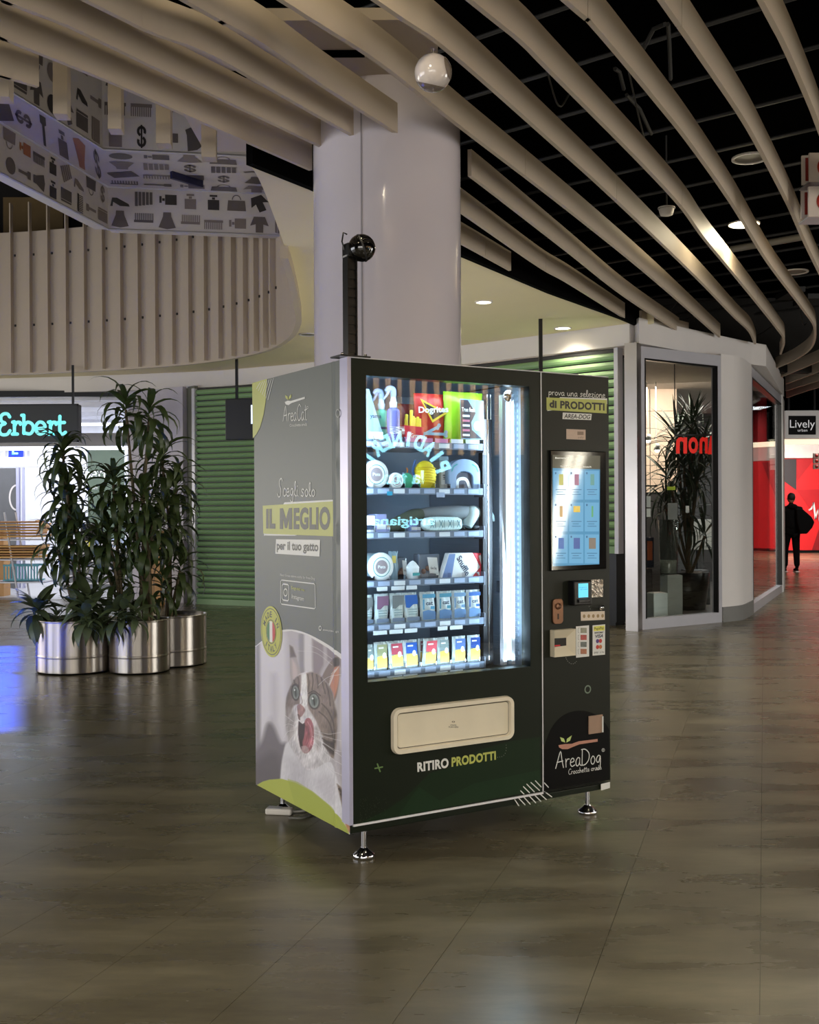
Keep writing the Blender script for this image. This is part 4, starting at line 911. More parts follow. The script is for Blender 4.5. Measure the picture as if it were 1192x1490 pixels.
def rosette(parent, c, n, s, meshes, lo=-0.5, hi=0.9, spread=0.12):
    for k in range(n):
        t = k / n; az = k * 2.399 + R_.uniform(-0.3, 0.3)
        me = meshes[min(len(meshes) - 1, int((1 - t) * len(meshes)))]
        add_leaf(me, parent, Vector(c) + Vector((0, 0, (t - 0.6) * spread * 2)), az, lo + (hi - lo) * t + R_.uniform(-.15, .15), s * R_.uniform(0.75, 1.1), R_.uniform(-.3, .3))
def cane(name, label, base, stems, group=None):
    """stems: list of (points offsets, [(height fraction, leaf count, scale)])"""
    t = thing(name, label, 'plant', base, 0, group)
    for pts, ros in stems:
        path = smooth_path([Vector(p) for p in pts], 5)
        MB().tube(path, [0.017 - 0.006 * i / len(path) for i in range(len(path))], 7).build('cane', M_stem, t)
        for f, n, s in ros:
            p = path[min(len(path) - 1, int(f * (len(path) - 1)))]
            rosette(t, p, n, s, LV, -0.9, 0.45)
    return t
def planter(px, pf, pyb, dpt_r, label, zt=0.445):
    """px centre, floor contact of its front edge at pyb"""
    f = at_z(pf, pyb, 0); c = Vector((f.x, f.y + dpt_r, 0)); r = dpt_r
    t = thing('steel_planter', label, 'planter', c)
    MB().lathe([(r - 0.015, 0.012), (r - 0.001, 0.0125), (r, 0.018), (r, 0.022), (r, 0.13), (r, 0.135), (r + 0.004, 0.14), (r + 0.004, 0.15), (r, 0.155), (r, 0.16), (r, zt - 0.02), (r, zt - 0.012), (r + 0.007, zt - 0.006), (r + 0.004, zt), (r - 0.012, zt), (r - 0.015, zt - 0.06)], n=56).build('drum', M_steel, t)
    MB().lathe([(r - 0.02, 0.0), (r - 0.02, 0.014)], n=40).build('plinth_ring', M_black, t)
    mb = MB(); mb.lathe([(r - 0.016, zt - 0.05), (r * 0.7, zt - 0.03), (r * 0.35, zt - 0.035), (0, zt - 0.025)], n=40); mb.build('soil', M_soil, t)
    return c, r, zt - 0.04
c1, r1, z1 = planter(0, 93, 983.5, 0.325, 'left one of three brushed steel round planters')
c2, r2, z2 = planter(0, 192, 983, 0.25, 'middle one of three brushed steel round planters')
c3, r3, z3 = planter(0, 240, 973, 0.30, 'right rear one of three brushed steel round planters')
d = (c2 - c1); d.z = 0
if d.length < r1 + r2 + 0.01: c_ = None
for o in [o for o in bpy.data.objects if o.name.startswith('steel_planter')]: pass
def on(c, px, y):        # top point at pixel in the plane of that planter, relative to base
    p = at_y(px, y, c.y); return p
def stem_to(c, z, bx, by, tops):
    """tops: [(px, py, dy, n, s, lower rosettes)] -> stems relative to base (bx,by) on the soil"""
    out = []
    for px, py, dy, n, s, low in tops:
        p = at_y(px, py, c.y + dy); rel = Vector((p.x - c.x - bx, dy - by, p.z - z))
        mid = Vector((rel.x * 0.35 + R_.uniform(-.03, .03), rel.y * 0.4, rel.z * 0.5))
        ros = [(1.0, n, s)] + low
        out.append(([(R_.uniform(-.03, .03), R_.uniform(-.03, .03), 0), mid, rel], ros))
    return out
def cp(name, label, c, z, bx, by, tops):
    return cane(name, label, (c.x + bx, c.y + by, z), stem_to(c, z, bx, by, tops))
cp('dracaena', 'bushy dark dracaena standing in the left steel planter', c1, z1, 0.02, -0.02,
   [(92, 664, 0.0, 40, 0.92, [(0.86, 26, 0.9)]), (98, 745, 0.05, 34, 0.95, [(0.75, 20, 0.9)]), (84, 800, -0.1, 26, 0.85, []), (112, 770, -0.08, 24, 0.85, [(0.6, 16, 0.9)])])
cp('dracaena', 'medium dracaena with pointed crown, rising between left and middle planters', c2, z2, -0.15, 0.03,
   [(165, 706, 0.0, 38, 0.9, [(0.85, 20, 0.85)]), (158, 780, -0.05, 30, 0.9, [(0.6, 18, 0.85)]), (146, 800, 0.1, 24, 0.85, [])])
cp('dracaena', 'tallest thin-stemmed dracaena with two drooping crowns', c2, z2, 0.03, 0.02,
   [(183, 596, 0.0, 26, 0.95, []), (217, 606, 0.06, 26, 0.95, [])])
cp('dracaena', 'leafy dracaena hanging over the middle steel planter', c2, z2, 0.1, -0.05,
   [(206, 725, 0.0, 34, 0.9, [(0.75, 20, 0.9)]), (200, 790, 0.05, 28, 0.9, [(0.55, 18, 0.9)]), (222, 765, 0.0, 26, 0.9, [])])
cp('dracaena', 'spreading dracaena in the right rear steel planter, leaves across the shutter edge', c3, z3, -0.02, 0.0,
   [(236, 672, 0.0, 36, 0.95, []), (256, 710, 0.08, 34, 0.95, [(0.8, 20, 0.9)]), (250, 775, -0.05, 28, 0.9, []), (262, 830, 0.0, 24, 0.85, []), (236, 850, -0.1, 20, 0.8, [])])
def broad(label, px, py, c, yy, z, n, s):
    p = at_y(px, py, yy); t = thing('broad_leaf_plant', label, 'plant', (p.x, yy, z))
    for j in range(3):
        q = Vector((R_.uniform(-.1, .1) * s, R_.uniform(-.06, .06), 0)); top = Vector((p.x + q.x * 2 - p.x, q.y * 2, max(p.z - z, 0.05) + R_.uniform(-.04, .03)))
        MB().tube([q * 0.4, (q + top) / 2, top], 0.006, 5).build('stem', mat('green_stem', (70, 84, 50), 0.6), t)
        rosette(t, top, n, s, LB, -0.9, 0.5, 0.06)
broad('broad-leaved plant spilling over the left rim of the left planter', 63, 888, c1, c1.y - 0.18, z1, 13, 1.05)
broad('broad-leaved plant at the middle planter, the largest of the low plants', 152, 878, c1, c2.y - 0.17, z2, 15, 1.15)
broad('broad-leaved plant trailing down between left and middle planters', 134, 905, c1, c2.y - 0.27, z2 + 0.02, 12, 1.0)
broad('broad-leaved plant over the front rim of the middle planter', 196, 886, c1, c2.y - 0.2, z2, 12, 0.9)
broad('small broad-leaved plant beside the cane stems of the left planter', 100, 893, c1, c1.y - 0.15, z1, 10, 0.85)
# big plant behind the corner shop glass
yy = 14.75; b = at_y(1000, 876, yy)
t = thing('yucca', 'tall dark spiky-leaved plant filling the corner shop window', 'plant', (b.x, yy, 0))
MB().lathe([(0, 0), (0.24, 0), (0.3, 0.5), (0.27, 0.5), (0.25, 0.46), (0, 0.46)], n=28).build('pot', M_box, t)
for j, (px, py, n, s) in enumerate(((1012, 612, 26, 0.55), (1006, 622, 34, 0.78), (985, 640, 34, 0.8), (1022, 650, 26, 0.7), (996, 678, 36, 0.85), (975, 700, 26, 0.8), (1015, 700, 30, 0.8), (1000, 745, 30, 0.8), (968, 735, 22, 0.7), (1026, 780, 16, 0.7))):
    p = at_y(px, py, yy + (j % 3 - 1) * 0.12); rel = Vector((p.x - b.x, (j % 3 - 1) * 0.12, p.z))
    MB().tube(smooth_path([(0.03 * (j % 3), 0, 0.4), Vector((rel.x * 0.3, rel.y * 0.5, rel.z * 0.55)), rel], 4), 0.02, 6).build('cane', M_stem, t)
    rosette(t, rel, int(n * 1.35), s, LD, -1.2, 0.65, 0.08)
# ================================================================ VENDING MACHINE
MP = Vector((-0.2309, 4.1508, 0)); YAW = 0.5426; MW, MD, MT, MBt = 1.2958, 0.8987, 1.9233, 0.115
WM = Matrix.Translation(MP) @ Matrix.Rotation(YAW, 4, 'Z')
vm = thing('vending_machine', 'dark green pet-product vending machine with lit window and cat picture side', 'vending machine', MP, YAW)
def fr(y=0.0): return Frame(WM, (0, y, 0), (1, 0, 0), (0, 0, 1))
FF = fr(0.0)                                                     # front face
SF = Frame(WM, (0, MD, 0), (0, -1, 0), (0, 0, 1))              # left side face: u runs from the rear to the front
M_vg = mat('machine_green', (17, 25, 13), 0.42, noise=0.04, scale=2, spec=0.28)
M_vk = mat('machine_black_green', (17, 18, 15), 0.4)
M_wrap = mat('wrap_grey', (98, 104, 101), 0.42, noise=0.03, scale=2)
M_trim = mat('white_trim', (222, 220, 224), 0.4)
M_int = mat('inner_steel', (150, 166, 184), 0.4, 0.4, noise=0.06, scale=3)
M_lime = mat('lime_print', (186, 190, 98), 0.42); M_pw = mat('white_print', (226, 226, 222), 0.42); M_pk = mat('black_print', (30, 28, 24), 0.42)
M_pg = mat('grey_print', (84, 86, 82), 0.42)
TL, TR, BR, BL = FF.uv(531.8, 544.7), FF.uv(770.3, 563.5), FF.uv(771.9, 969.1), FF.uv(536.3, 993.6)
wx0, wx1, wz0, wz1 = (TL[0] + BL[0]) / 2, (TR[0] + BR[0]) / 2, (BL[1] + BR[1]) / 2, (TL[1] + TR[1]) / 2
xs = (FF.uv(788.5, 700)[0])                                      # split between door and payment column
zk = (FF.uv(519, 1201)[1] + FF.uv(789, 1150)[1]) / 2             # top of the kick panel
print('window', wx0, wx1, wz0, wz1, 'split', xs, 'kick', zk)
# cabinet shell
ys0 = 0.065
mb = MB(); mb.box(0.004, 0.03, ys0, MD, MBt, MT - 0.004).box(MW - 0.03, MW, ys0, MD, MBt, MT - 0.004).box(0.03, MW - 0.03, MD - 0.02, MD, MBt, MT - 0.004)
mb.box(0.004, MW, ys0, MD, MT - 0.03, MT - 0.004).box(0.03, MW - 0.03, ys0, MD - 0.02, MBt, MBt + 0.05).box(xs - 0.03, xs, ys0, MD - 0.02, MBt + 0.05, MT - 0.03)
cab = mb.build('cabinet', M_vk, vm)
MB().box(0.03, xs - 0.031, ys0 + 0.01, MD - 0.021, MBt + 0.051, wz0 - 0.03).build('lower_housing', M_vk, vm)
# interior lining
mb = MB(); mb.quad((0.034, 0.07, wz0 - .03), (0.034, MD - 0.05, wz0 - .03), (0.034, MD - 0.05, MT - 0.04), (0.034, 0.07, MT - 0.04))
mb.box(0.034, xs - 0.032, MD - 0.06, MD - 0.03, wz0 - 0.03, MT - 0.035).quad((xs - 0.034, 0.07, wz0 - .03), (xs - 0.034, MD - 0.05, wz0 - .03), (xs - 0.034, MD - 0.05, MT - 0.04), (xs - 0.034, 0.07, MT - 0.04))
mb.quad((0.034, 0.07, MT - 0.034), (xs - .03, 0.07, MT - 0.034), (xs - .03, MD - 0.05, MT - 0.034), (0.034, MD - 0.05, MT - 0.034))
lin = mb.build('inner_lining', M_int, vm)
for k in range(22):
    z = wz0 + 0.05 + k * 0.05
    if z < MT - 0.06: MB().box(0.05, 0.72, MD - 0.066, MD - 0.06, z, z + 0.022).build('back_rib', M_int, lin)
for k in range(46):                                              # ribbed inner side wall at the right
    z = wz0 + 0.01 + k * 0.026
    if z < wz1 + 0.02: MB().box(xs - 0.04, xs - 0.034, 0.12, MD - 0.08, z, z + 0.014).build('side_rib', M_int, lin)
# door with the window opening, payment column, kick panel
mb = MB(); mb.box(0.012, wx0, 0, 0.06, zk, MT).box(wx1, xs - 0.004, 0, 0.06, zk, MT).box(wx0, wx1, 0, 0.06, zk, wz0).box(wx0, wx1, 0, 0.06, wz1, MT)
door = mb.build('door', M_vg, vm)
MB().box(-0.004, 0.0115, -0.003, 0.06, zk - 0.002, MT + 0.002).build('edge_profile', mat('pale_edge', (190, 188, 214), 0.3, 0.3), vm)
MB().box(0.012, xs - 0.002, -0.0035, 0.01, zk - 0.009, zk - 0.001).build('trim_line', M_trim, vm)
MB().box(xs - 0.0045, xs - 0.0005, -0.003, 0.02, zk, MT + 0.001).build('trim_upright', M_trim, vm)
MB().box(0.0, MW, -0.0012, 0.06, MT + 0.0005, MT + 0.004).build('top_trim', M_trim, vm)
col_ = MB().box(xs + 0.002, MW, 0, 0.06, zk + 0.0, MT - 0.001).build('payment_column', mat('column_green', (24, 27, 17), 0.42, noise=0.03, scale=2, spec=0.28), vm)
kick = MB().rbox(0.0, MW - 0.001, 0.004, 0.05, MBt, zk - 0.011, 0.003).build('kick_panel', M_vg, vm)
MB().box(wx0 - 0.004, wx0, 0.0, 0.05, wz0, wz1).box(wx1 - 0.0, wx1 + 0.004, 0, .05, wz0, wz1).build('window_gasket', M_box, door)
gl = MB().box(wx0 - 0.003, wx1 + 0.003, 0.018, 0.024, wz0 - 0.003, wz1 + 0.003).build('window_pane', glass('machine_glass', (0.98, 1, 1), 1.5), door)
# cold LED strips inside
M_led = mat('cold_led', (230, 245, 255), 0.5, emit=(190, 228, 255), es=2.2)
xl = fr(0.09).uv(741, 700)[0]
MB().box(xl - 0.012, xl + 0.012, 0.10, 0.105, wz0 + 0.02, wz1 - 0.06).build('led_strip', M_led, vm)
MB().box(xl - 0.03, xl - 0.013, 0.095, 0.12, wz0, wz1 - 0.03).box(xl + 0.013, xl + 0.03, 0.095, 0.12, wz0, wz1 - 0.03).build('led_channel', M_alu, vm)
MB().lathe([(0.0, 0), (0.026, 0), (0.026, 0.012), (0, 0.012)], (xl, 0.1, wz1 - 0.035), 20, Matrix.Rotation(math.pi / 2, 4, 'X')).build('channel_pulley', M_chrome, vm)
MB().box(0.06, xs - 0.1, 0.075, 0.09, wz1 + 0.005, wz1 + 0.018).build('top_led_strip', M_led, vm)
def lamp_in(loc, tgt, sx, sy, pw):
    o = area('machine_light', WM @ Vector(loc), WM @ Vector(tgt), sx, sy, pw, (0.66, 0.87, 1.0)); return o
lamp_in((0.45, 0.085, wz1 + 0.0), (0.45, 0.5, wz0 + 0.2), 0.8, 0.03, 1.2)
lamp_in((xl - 0.035, 0.085, 1.3), (0.2, 0.35, 1.25), 0.015, 1.0, 4.5)
lamp_in((0.075, 0.075, 1.3), (0.6, 0.40, 1.25), 0.015, 1.0, 3.6)
lamp_in((xl + 0.03, 0.085, 1.3), (xs - 0.06, 0.4, 1.3), 0.012, 1.0, 2.2)
lamp_in((0.45, 0.075, wz0 + 0.02), (0.45, 0.5, wz1), 0.8, 0.02, 1.5)
# black lift column and rails right of the trays
F2 = fr(0.14)
cx0, cx1 = F2.uv(703, 800)[0], F2.uv(717, 800)[0]
ztop = F2.uv(705, 610)[1]
MB().box(cx0, cx1, 0.14, 0.17, wz0, ztop).build('lift_column', mat('anodised_black', (26, 28, 34), 0.35, 0.6), vm)
MB().box(cx0 + (cx1 - cx0) * 0.5, cx0 + (cx1 - cx0) * 0.56, 0.136, 0.14, wz0, ztop).build('lift_slot', M_chrome, vm)
MB().tube([(F2.uv(722, 800)[0], 0.2, wz0), (F2.uv(722, 800)[0], 0.2, wz1 - 0.02)], 0.004, 6).tube([(F2.uv(727, 800)[0], 0.2, wz0), (F2.uv(727, 800)[0], 0.2, wz1 - 0.02)], 0.003, 6).build('guide_rod', M_chrome, vm)
MB().rbox(F2.uv(726, 800)[0], F2.uv(735, 800)[0], 0.13, 0.16, F2.uv(730, 862)[1], F2.uv(730, 845)[1], 0.003).build('lift_latch', M_chrome, vm)
# trays
M_rail = mat('tray_rail', (112, 128, 152), 0.4, 0.3)
M_tag = mat('price_tag', (160, 180, 214), 0.5); M_tagw = mat('price_tag_white', (214, 226, 240), 0.5)
TY = 0.13; FT2 = fr(TY)
TRAYZ = [FT2.uv(536, y)[1] for y in (641, 710, 775, 846, 910, 978)]
xr = FT2.uv(704, 800)[0]
def tray(z):
    t = MB().box(0.045, xr, TY + 0.004, 0.72, z - 0.008, z - 0.004).build('tray', M_rail, vm)
    MB().box(0.045, xr, TY, TY + 0.004, z - 0.026, z + 0.002).build('price_rail', M_rail, t)
    n = 9
    for k in range(n):
        x = 0.055 + (xr - 0.06) * k / n
        MB().box(x, x + 0.052, TY - 0.002, TY - 0.0004, z - 0.021, z - 0.003).build('price_tag', M_tag if k % 3 else M_tagw, t)
        MB().box(x + 0.056, x + 0.058, TY + 0.003, 0.6, z - 0.004, z + 0.02).build('divider', M_chrome, t)
    MB().box(xr, xr + 0.006, TY - 0.002, 0.2, z - 0.035, z + 0.02).build('tray_end', mat('tray_end_grey', (90, 96, 110), 0.4, 0.4), t)
    MB().sphere((xr + 0.007, TY + 0.005, z - 0.005), 0.004, 8, 6).build('rivet', M_chrome, t)
for z in TRAYZ: tray(z)
M_red2 = mat('pink_tag', (205, 130, 180), 0.5)
for k, (a, b) in enumerate(((590, 606), (613, 630), (634, 652), (657, 674), (678, 698))):
    u0, u1 = fr(TY - 0.01).uv(a, 640)[0], fr(TY - 0.01).uv(b, 640)[0]; MB().box(u0, u1, TY - 0.01, TY - 0.008, TRAYZ[0] + 0.0, TRAYZ[0] + 0.017).build('card_holder', M_red2 if k < 3 else M_tagw, vm)
for k, (a, b, z) in enumerate(((548, 563, 3), (569, 588, 3), (591, 606, 3), (542, 562, 4), (566, 585, 4), (588, 606, 4), (636, 650, 4), (654, 672, 4), (562, 584, 5), (586, 606, 5), (634, 650, 5), (654, 672, 5))):
    u0, u1 = FT2.uv(a, 860)[0], FT2.uv(b, 860)[0]; MB().box(u0, u1, TY - 0.005, TY - 0.003, TRAYZ[z] - 0.04, TRAYZ[z] - 0.024).build('price_tag', M_tagw, vm)
# feet
def foot(x, y):
    mb = MB(); mb.tube([(x, y, 0.03), (x, y, MBt + 0.01)], 0.0105, 12)
    f = mb.build('foot', M_chrome, vm)
    MB().lathe([(0.0, 0.0), (0.04, 0.0), (0.044, 0.006), (0.042, 0.014), (0.02, 0.03), (0.014, 0.038), (0.0, 0.038)], (x, y, 0), 24).build('foot_pad', M_chrome, f)
    MB().lathe([(0.018, 0), (0.018, 0.012), (0, 0.012)], (x, y, MBt - 0.012), 6).build('foot_nut', M_chrome, f)
q = WM.inverted() @ at_z(529.5, 1247, 0.0); foot(q.x, max(q.y, 0.05)); fx = q.x
q2 = WM.inverted() @ at_z(855, 1183, 0.0); foot(q2.x, max(q2.y, 0.05))
foot(fx, MD - 0.09); foot(q2.x, MD - 0.09)

# ---- side: wrap panel with a raised fold near the front, two dents
def bump_x(u, z):                      # outward bulge of the wrap, metres
    uf = MD - 0.115
    b = 0.004 * math.exp(-((u - uf) / 0.008) ** 2)
    for zc, a in ((1.66, -.004), (1.50, 0.006), (1.26, 0.008), (1.0, .003)): b += a * math.exp(-((z - zc) / 0.03) ** 2 - ((u - uf - 0.028) / 0.012) ** 2)
    return b
side_top = MT - 0.002
arc_px = [(373.3, 939.6), (385, 930), (404, 918.5), (425, 916), (448, 922), (478, 938), (506.7, 958.7)]
arc = smooth_path([Vector((*SF.uv(x, y), 0)) for x, y in arc_px], 8)
def arc_z(u):
    for i in range(len(arc) - 1):
        if arc[i].x <= u <= arc[i + 1].x: return arc[i].y + (arc[i + 1].y - arc[i].y) * (u - arc[i].x) / max(1e-6, arc[i + 1].x - arc[i].x)
    return arc[0].y if u < arc[0].x else arc[-1].y
NU, NV = 150, 60
us = [MD * i / NU for i in range(NU + 1)]
def side_grid(zlo, zhi, nv):
    vs = []; 
    for j in range(nv + 1):
        for u in us:
            a, b = zlo(u), zhi(u); z = a + (b - a) * j / nv; vs.append((-0.002 - bump_x(u, z), MD - u, z))
    n1 = NU + 1
    return vs, [(j * n1 + i, j * n1 + i + 1, (j + 1) * n1 + i + 1, (j + 1) * n1 + i) for j in range(nv) for i in range(NU)]
vs_, fs_ = side_grid(lambda u: arc_z(u), lambda u: side_top, NV)
panel = MB().add(vs_, fs_, True).build('side_wrap', M_wrap, vm)
# ---- the printed cat, painted into vertex colours of the lower wrap
def cat_print():
    nu, nv = 330, 620
    U = np.linspace(0, MD, nu); zb = MBt - 0.0
    ZT = np.array([arc_z(u) for u in U])
    Z = zb + (ZT[None, :] - zb) * np.linspace(0, 1, nv)[:, None]; UU = np.repeat(U[None, :], nv, 0)
    B = np.vectorize(bump_x)(UU[::10, ::1], Z[::10, ::1]); B = np.repeat(B, 10, 0)[:nv]
    # panel position -> measured sketch coordinates (homography fitted to the four panel corners and edges)
    Wt = np.array(WM); P = np.stack([np.full_like(UU, 0.0), MD - UU, Z, np.ones_like(UU)], -1) @ Wt.T
    Ci = np.array(CM.inverted()); Q = P @ Ci.T
    px = 596 - F * Q[..., 0] / Q[..., 2]; py = 745 + F * Q[..., 1] / Q[..., 2]
    X = (px - 360) * 3.389; Y = (py - 820) * 3.3864
    rng = np.random.default_rng(5)
    def noise(sx, sy, seed, ang=0.0):
        g = np.random.default_rng(seed).random((260, 260)); c, s = math.cos(ang), math.sin(ang)
        a = (X * c + Y * s) / sx + 50; b = (-X * s + Y * c) / sy + 50
        a = np.clip(a, 0, 257.9); b = np.clip(b, 0, 257.9); i = a.astype(int); j = b.astype(int); fa = a - i; fb = b - j
        fa = fa * fa * (3 - 2 * fa); fb = fb * fb * (3 - 2 * fb)
        return (g[i, j] * (1 - fa) + g[i + 1, j] * fa) * (1 - fb) + (g[i, j + 1] * (1 - fa) + g[i + 1, j + 1] * fa) * fb
    def sd(poly):
        p = np.array(poly, float); n = len(p); dm = np.full(X.shape, 1e9); ins = np.zeros(X.shape, bool)
        for i in range(n):
            a, b = p[i], p[(i + 1) % n]; e = b - a; wx, wy = X - a[0], Y - a[1]
            t = np.clip((wx * e[0] + wy * e[1]) / (e @ e + 1e-9), 0, 1); dm = np.minimum(dm, (wx - e[0] * t) ** 2 + (wy - e[1] * t) ** 2)
            c = ((a[1] > Y) != (b[1] > Y)) & (X < (b[0] - a[0]) * (Y - a[1]) / (b[1] - a[1] + 1e-9) + a[0]); ins ^= c
        d = np.sqrt(dm); return np.where(ins, -d, d)
    def sm(poly): 
        q = smooth_path([Vector((x, y, 0)) for x, y in poly + [poly[0]]], 4); return [(v.x, v.y) for v in q]
    C = np.zeros(X.shape + (3,)); 
    def put(mask, col): 
        m = np.clip(mask, 0, 1)[..., None]; C[:] = C * (1 - m) + np.array(col, float) / 255 * m
    def fill(poly, col, soft=3, a=1.0, curve=True): put(a * np.clip(0.5 - sd(sm(poly) if curve else poly) / soft, 0, 1), col)
    def ellf(cx, cy, rx, ry, col, soft=0.1, a=1.0, ang=0):
        c, s = math.cos(ang), math.sin(ang); x, y = (X - cx) * c + (Y - cy) * s, -(X - cx) * s + (Y - cy) * c
        r = np.sqrt((x / rx) ** 2 + (y / ry) ** 2); put(a * np.clip((1 - r) / soft + 0.5, 0, 1), col)
    def line(pts, col, w, a=1.0):
        q = smooth_path([Vector((x, y, 0)) for x, y in pts], 6); dm = np.full(X.shape, 1e9)
        for i in range(len(q) - 1):
            ex, ey = q[i + 1].x - q[i].x, q[i + 1].y - q[i].y; wx, wy = X - q[i].x, Y - q[i].y
            t = np.clip((wx * ex + wy * ey) / (ex * ex + ey * ey + 1e-9), 0, 1); dm = np.minimum(dm, (wx - ex * t) ** 2 + (wy - ey * t) ** 2)
        put(a * np.clip(1 - (np.sqrt(dm) - w / 2) / max(1.2, w * 0.4), 0, 1), col)
    # background: pale room, dim lower left, blurred window bars
    put(np.ones(X.shape), (190, 184, 190))
    fill([(60, 330), (180, 330), (200, 600), (195, 880), (165, 870), (130, 760), (100, 800), (65, 900), (55, 700)], (226, 222, 228), 40)
    fill([(45, 400), (62, 400), (66, 900), (45, 1000)], (150, 146, 152), 14)
    fill([(118, 540), (150, 560), (148, 760), (120, 720)], (205, 200, 208), 30)
    fill([(40, 930), (75, 870), (100, 790), (130, 800), (165, 880), (195, 900), (165, 1090), (40, 1120)], (116, 110, 116), 24)
    fill([(40, 990), (110, 930), (160, 960), (160, 1100), (40, 1110)], (96, 90, 97), 40, 0.8)
    fill([(255, 350), (280, 350), (284, 560), (262, 560)], (150, 145, 150), 12)
    fill([(284, 350), (322, 350), (330, 560), (286, 540)], (224, 220, 224), 12)
    fill([(322, 372), (440, 430), (505, 500), (505, 540), (400, 480), (350, 560), (326, 540)], (146, 134, 140), 16)
    fill([(376, 400), (392, 405), (396, 480), (380, 500)], (186, 178, 182), 10)
    fill([(450, 520), (506, 560), (506, 1100), (455, 1000)], (172, 164, 168), 16)
    fill([(458, 560), (482, 565), (470, 900), (455, 860)], (206, 200, 204), 12)
    # body
    fur = noise(3.2, 16, 3, 0.15); fur2 = noise(2.6, 9, 4, -0.5)
    fill([(162, 1150), (165, 1040), (176, 950), (200, 880), (260, 930), (300, 1010), (400, 975), (432, 1010), (452, 1080), (480, 1130), (508, 1200), (508, 1345), (300, 1300)], (222, 220, 226), 8)
    fill([(200, 960), (260, 980), (300, 1030), (300, 1130), (220, 1100)], (196, 192, 200), 50, 0.8)
    fill([(330, 1060), (400, 1040), (440, 1110), (420, 1180), (360, 1130)], (202, 198, 206), 40, 0.8)
    fill([(445, 1085), (470, 1110), (508, 1180), (508, 1320), (490, 1290), (470, 1200)], (120, 102, 90), 8)
    for k in range(5): line([(455 + k * 9, 1110 + k * 26), (480 + k * 7, 1140 + k * 32), (508, 1150 + k * 36)], (54, 44, 42), 7, 0.85)
    fill([(478, 1230), (508, 1250), (508, 1320), (490, 1300)], (196, 140, 100), 8, 0.9)
    # ears
    fill([(211, 402), (226, 412), (250, 480), (266, 545), (262, 580), (222, 610), (212, 540)], (176, 166, 166), 5, curve=False)
    fill([(211, 402), (226, 412), (243, 460), (214, 462)], (104, 92, 90), 10, curve=False)
    fill([(222, 470), (242, 500), (250, 560), (228, 570)], (206, 190, 190), 12)
    fill([(366, 566), (392, 515), (425, 470), (450, 464), (457, 530), (450, 612), (430, 690), (396, 650)], (128, 112, 106), 5)
    fill([(412, 560), (436, 510), (454, 500), (455, 560), (446, 616), (430, 672), (412, 630)], (198, 140, 118), 8)
    fill([(424, 470), (452, 464), (456, 500), (430, 505)], (74, 66, 66), 8)
    for k in range(9): line([(392 + k * 3, 640 - k * 12), (412 + k * 3, 590 - k * 8), (428 + k * 3, 548 - k * 5)], (222, 214, 212), 1.6, 0.8)
    # head
    head = [(214, 605), (240, 560), (268, 540), (310, 532), (360, 552), (400, 592), (428, 650), (444, 720), (446, 800), (440, 900), (424, 960), (380, 985), (330, 1015), (290, 1012), (262, 970), (232, 930), (206, 880), (192, 800), (190, 720), (196, 650)]
    fill(head, (222, 218, 222), 5)
    fill([(214, 606), (240, 562), (272, 548), (282, 600), (262, 640), (262, 690), (232, 700), (200, 760), (192, 700), (198, 650)], (134, 120, 114), 8)
    fill([(292, 540), (330, 535), (372, 560), (412, 612), (434, 680), (446, 760), (444, 850), (438, 930), (420, 960), (390, 900), (372, 850), (340, 780), (318, 740), (300, 700), (296, 630)], (142, 126, 118), 10)
    for pts in ([(300, 545), (306, 590), (300, 630)], [(322, 540), (326, 580), (322, 620)], [(344, 548), (350, 585), (350, 612)], [(366, 562), (376, 600), (386, 640)], [(390, 590), (404, 640), (412, 700)],
                [(232, 575), (238, 600), (232, 640)], [(252, 560), (256, 590), (252, 630)], [(370, 690), (404, 730), (430, 800), (436, 880)], [(356, 730), (390, 760), (416, 810), (430, 900)], [(372, 860), (400, 880), (430, 890)], [(376, 890), (404, 915), (432, 925)], [(366, 830), (392, 845), (420, 850)]):
        line(pts, (70, 58, 54), 5, 0.6)
    fill([(372, 862), (400, 872), (432, 884), (430, 940), (408, 930), (384, 900)], (62, 50, 48), 10, 0.8)
    fill([(268, 548), (290, 544), (296, 600), (298, 680), (286, 705), (262, 700), (266, 620)], (234, 232, 234), 8)
    # muzzle
    fill([(248, 700), (290, 710), (330, 760), (352, 830), (344, 920), (300, 960), (262, 930), (232, 860), (226, 780)], (232, 228, 230), 14)
    # eyes
    line([(222, 606), (240, 592), (256, 604)], (70, 58, 56), 4, 0.7); line([(304, 640), (330, 628), (362, 650)], (60, 48, 46), 4, 0.8); line([(262, 640), (272, 680), (262, 700)], (150, 136, 134), 4, 0.6)
    for cx, cy, rx, ry, g in ((240, 635, 16, 34, -0.08), (331, 677, 23, 35, -0.12)):
        ellf(cx, cy, rx + 5, ry + 6, (38, 32, 32), 0.25, 0.95, g); ellf(cx, cy, rx, ry, (134, 142, 136), 0.15, 1, g)
        ellf(cx + 1, cy, rx * 0.62, ry * 0.66, (92, 104, 102), 0.4, 0.9, g); ellf(cx, cy, rx * 0.16, ry * 0.7, (26, 26, 28), 0.4, 1, g)
        ellf(cx - rx * 0.3, cy - ry * 0.35, rx * 0.2, ry * 0.14, (238, 240, 240), 0.5)
    # nose, mouth, tongue
    fill([(247, 700), (262, 692), (284, 712), (286, 728), (266, 756), (252, 742)], (164, 128, 126), 4)
    fill([(250, 742), (258, 745), (262, 770), (256, 768)], (96, 66, 66), 3)
    fill([(256, 775), (276, 790), (296, 770), (318, 780), (326, 840), (322, 900), (296, 934), (270, 922), (254, 868), (250, 810)], (52, 34, 38), 4)
    fill([(284, 782), (292, 764), (312, 764), (328, 800), (331, 850), (324, 900), (300, 930), (276, 930), (276, 905), (300, 885), (308, 840), (300, 805), (288, 800)], (172, 106, 114), 4)
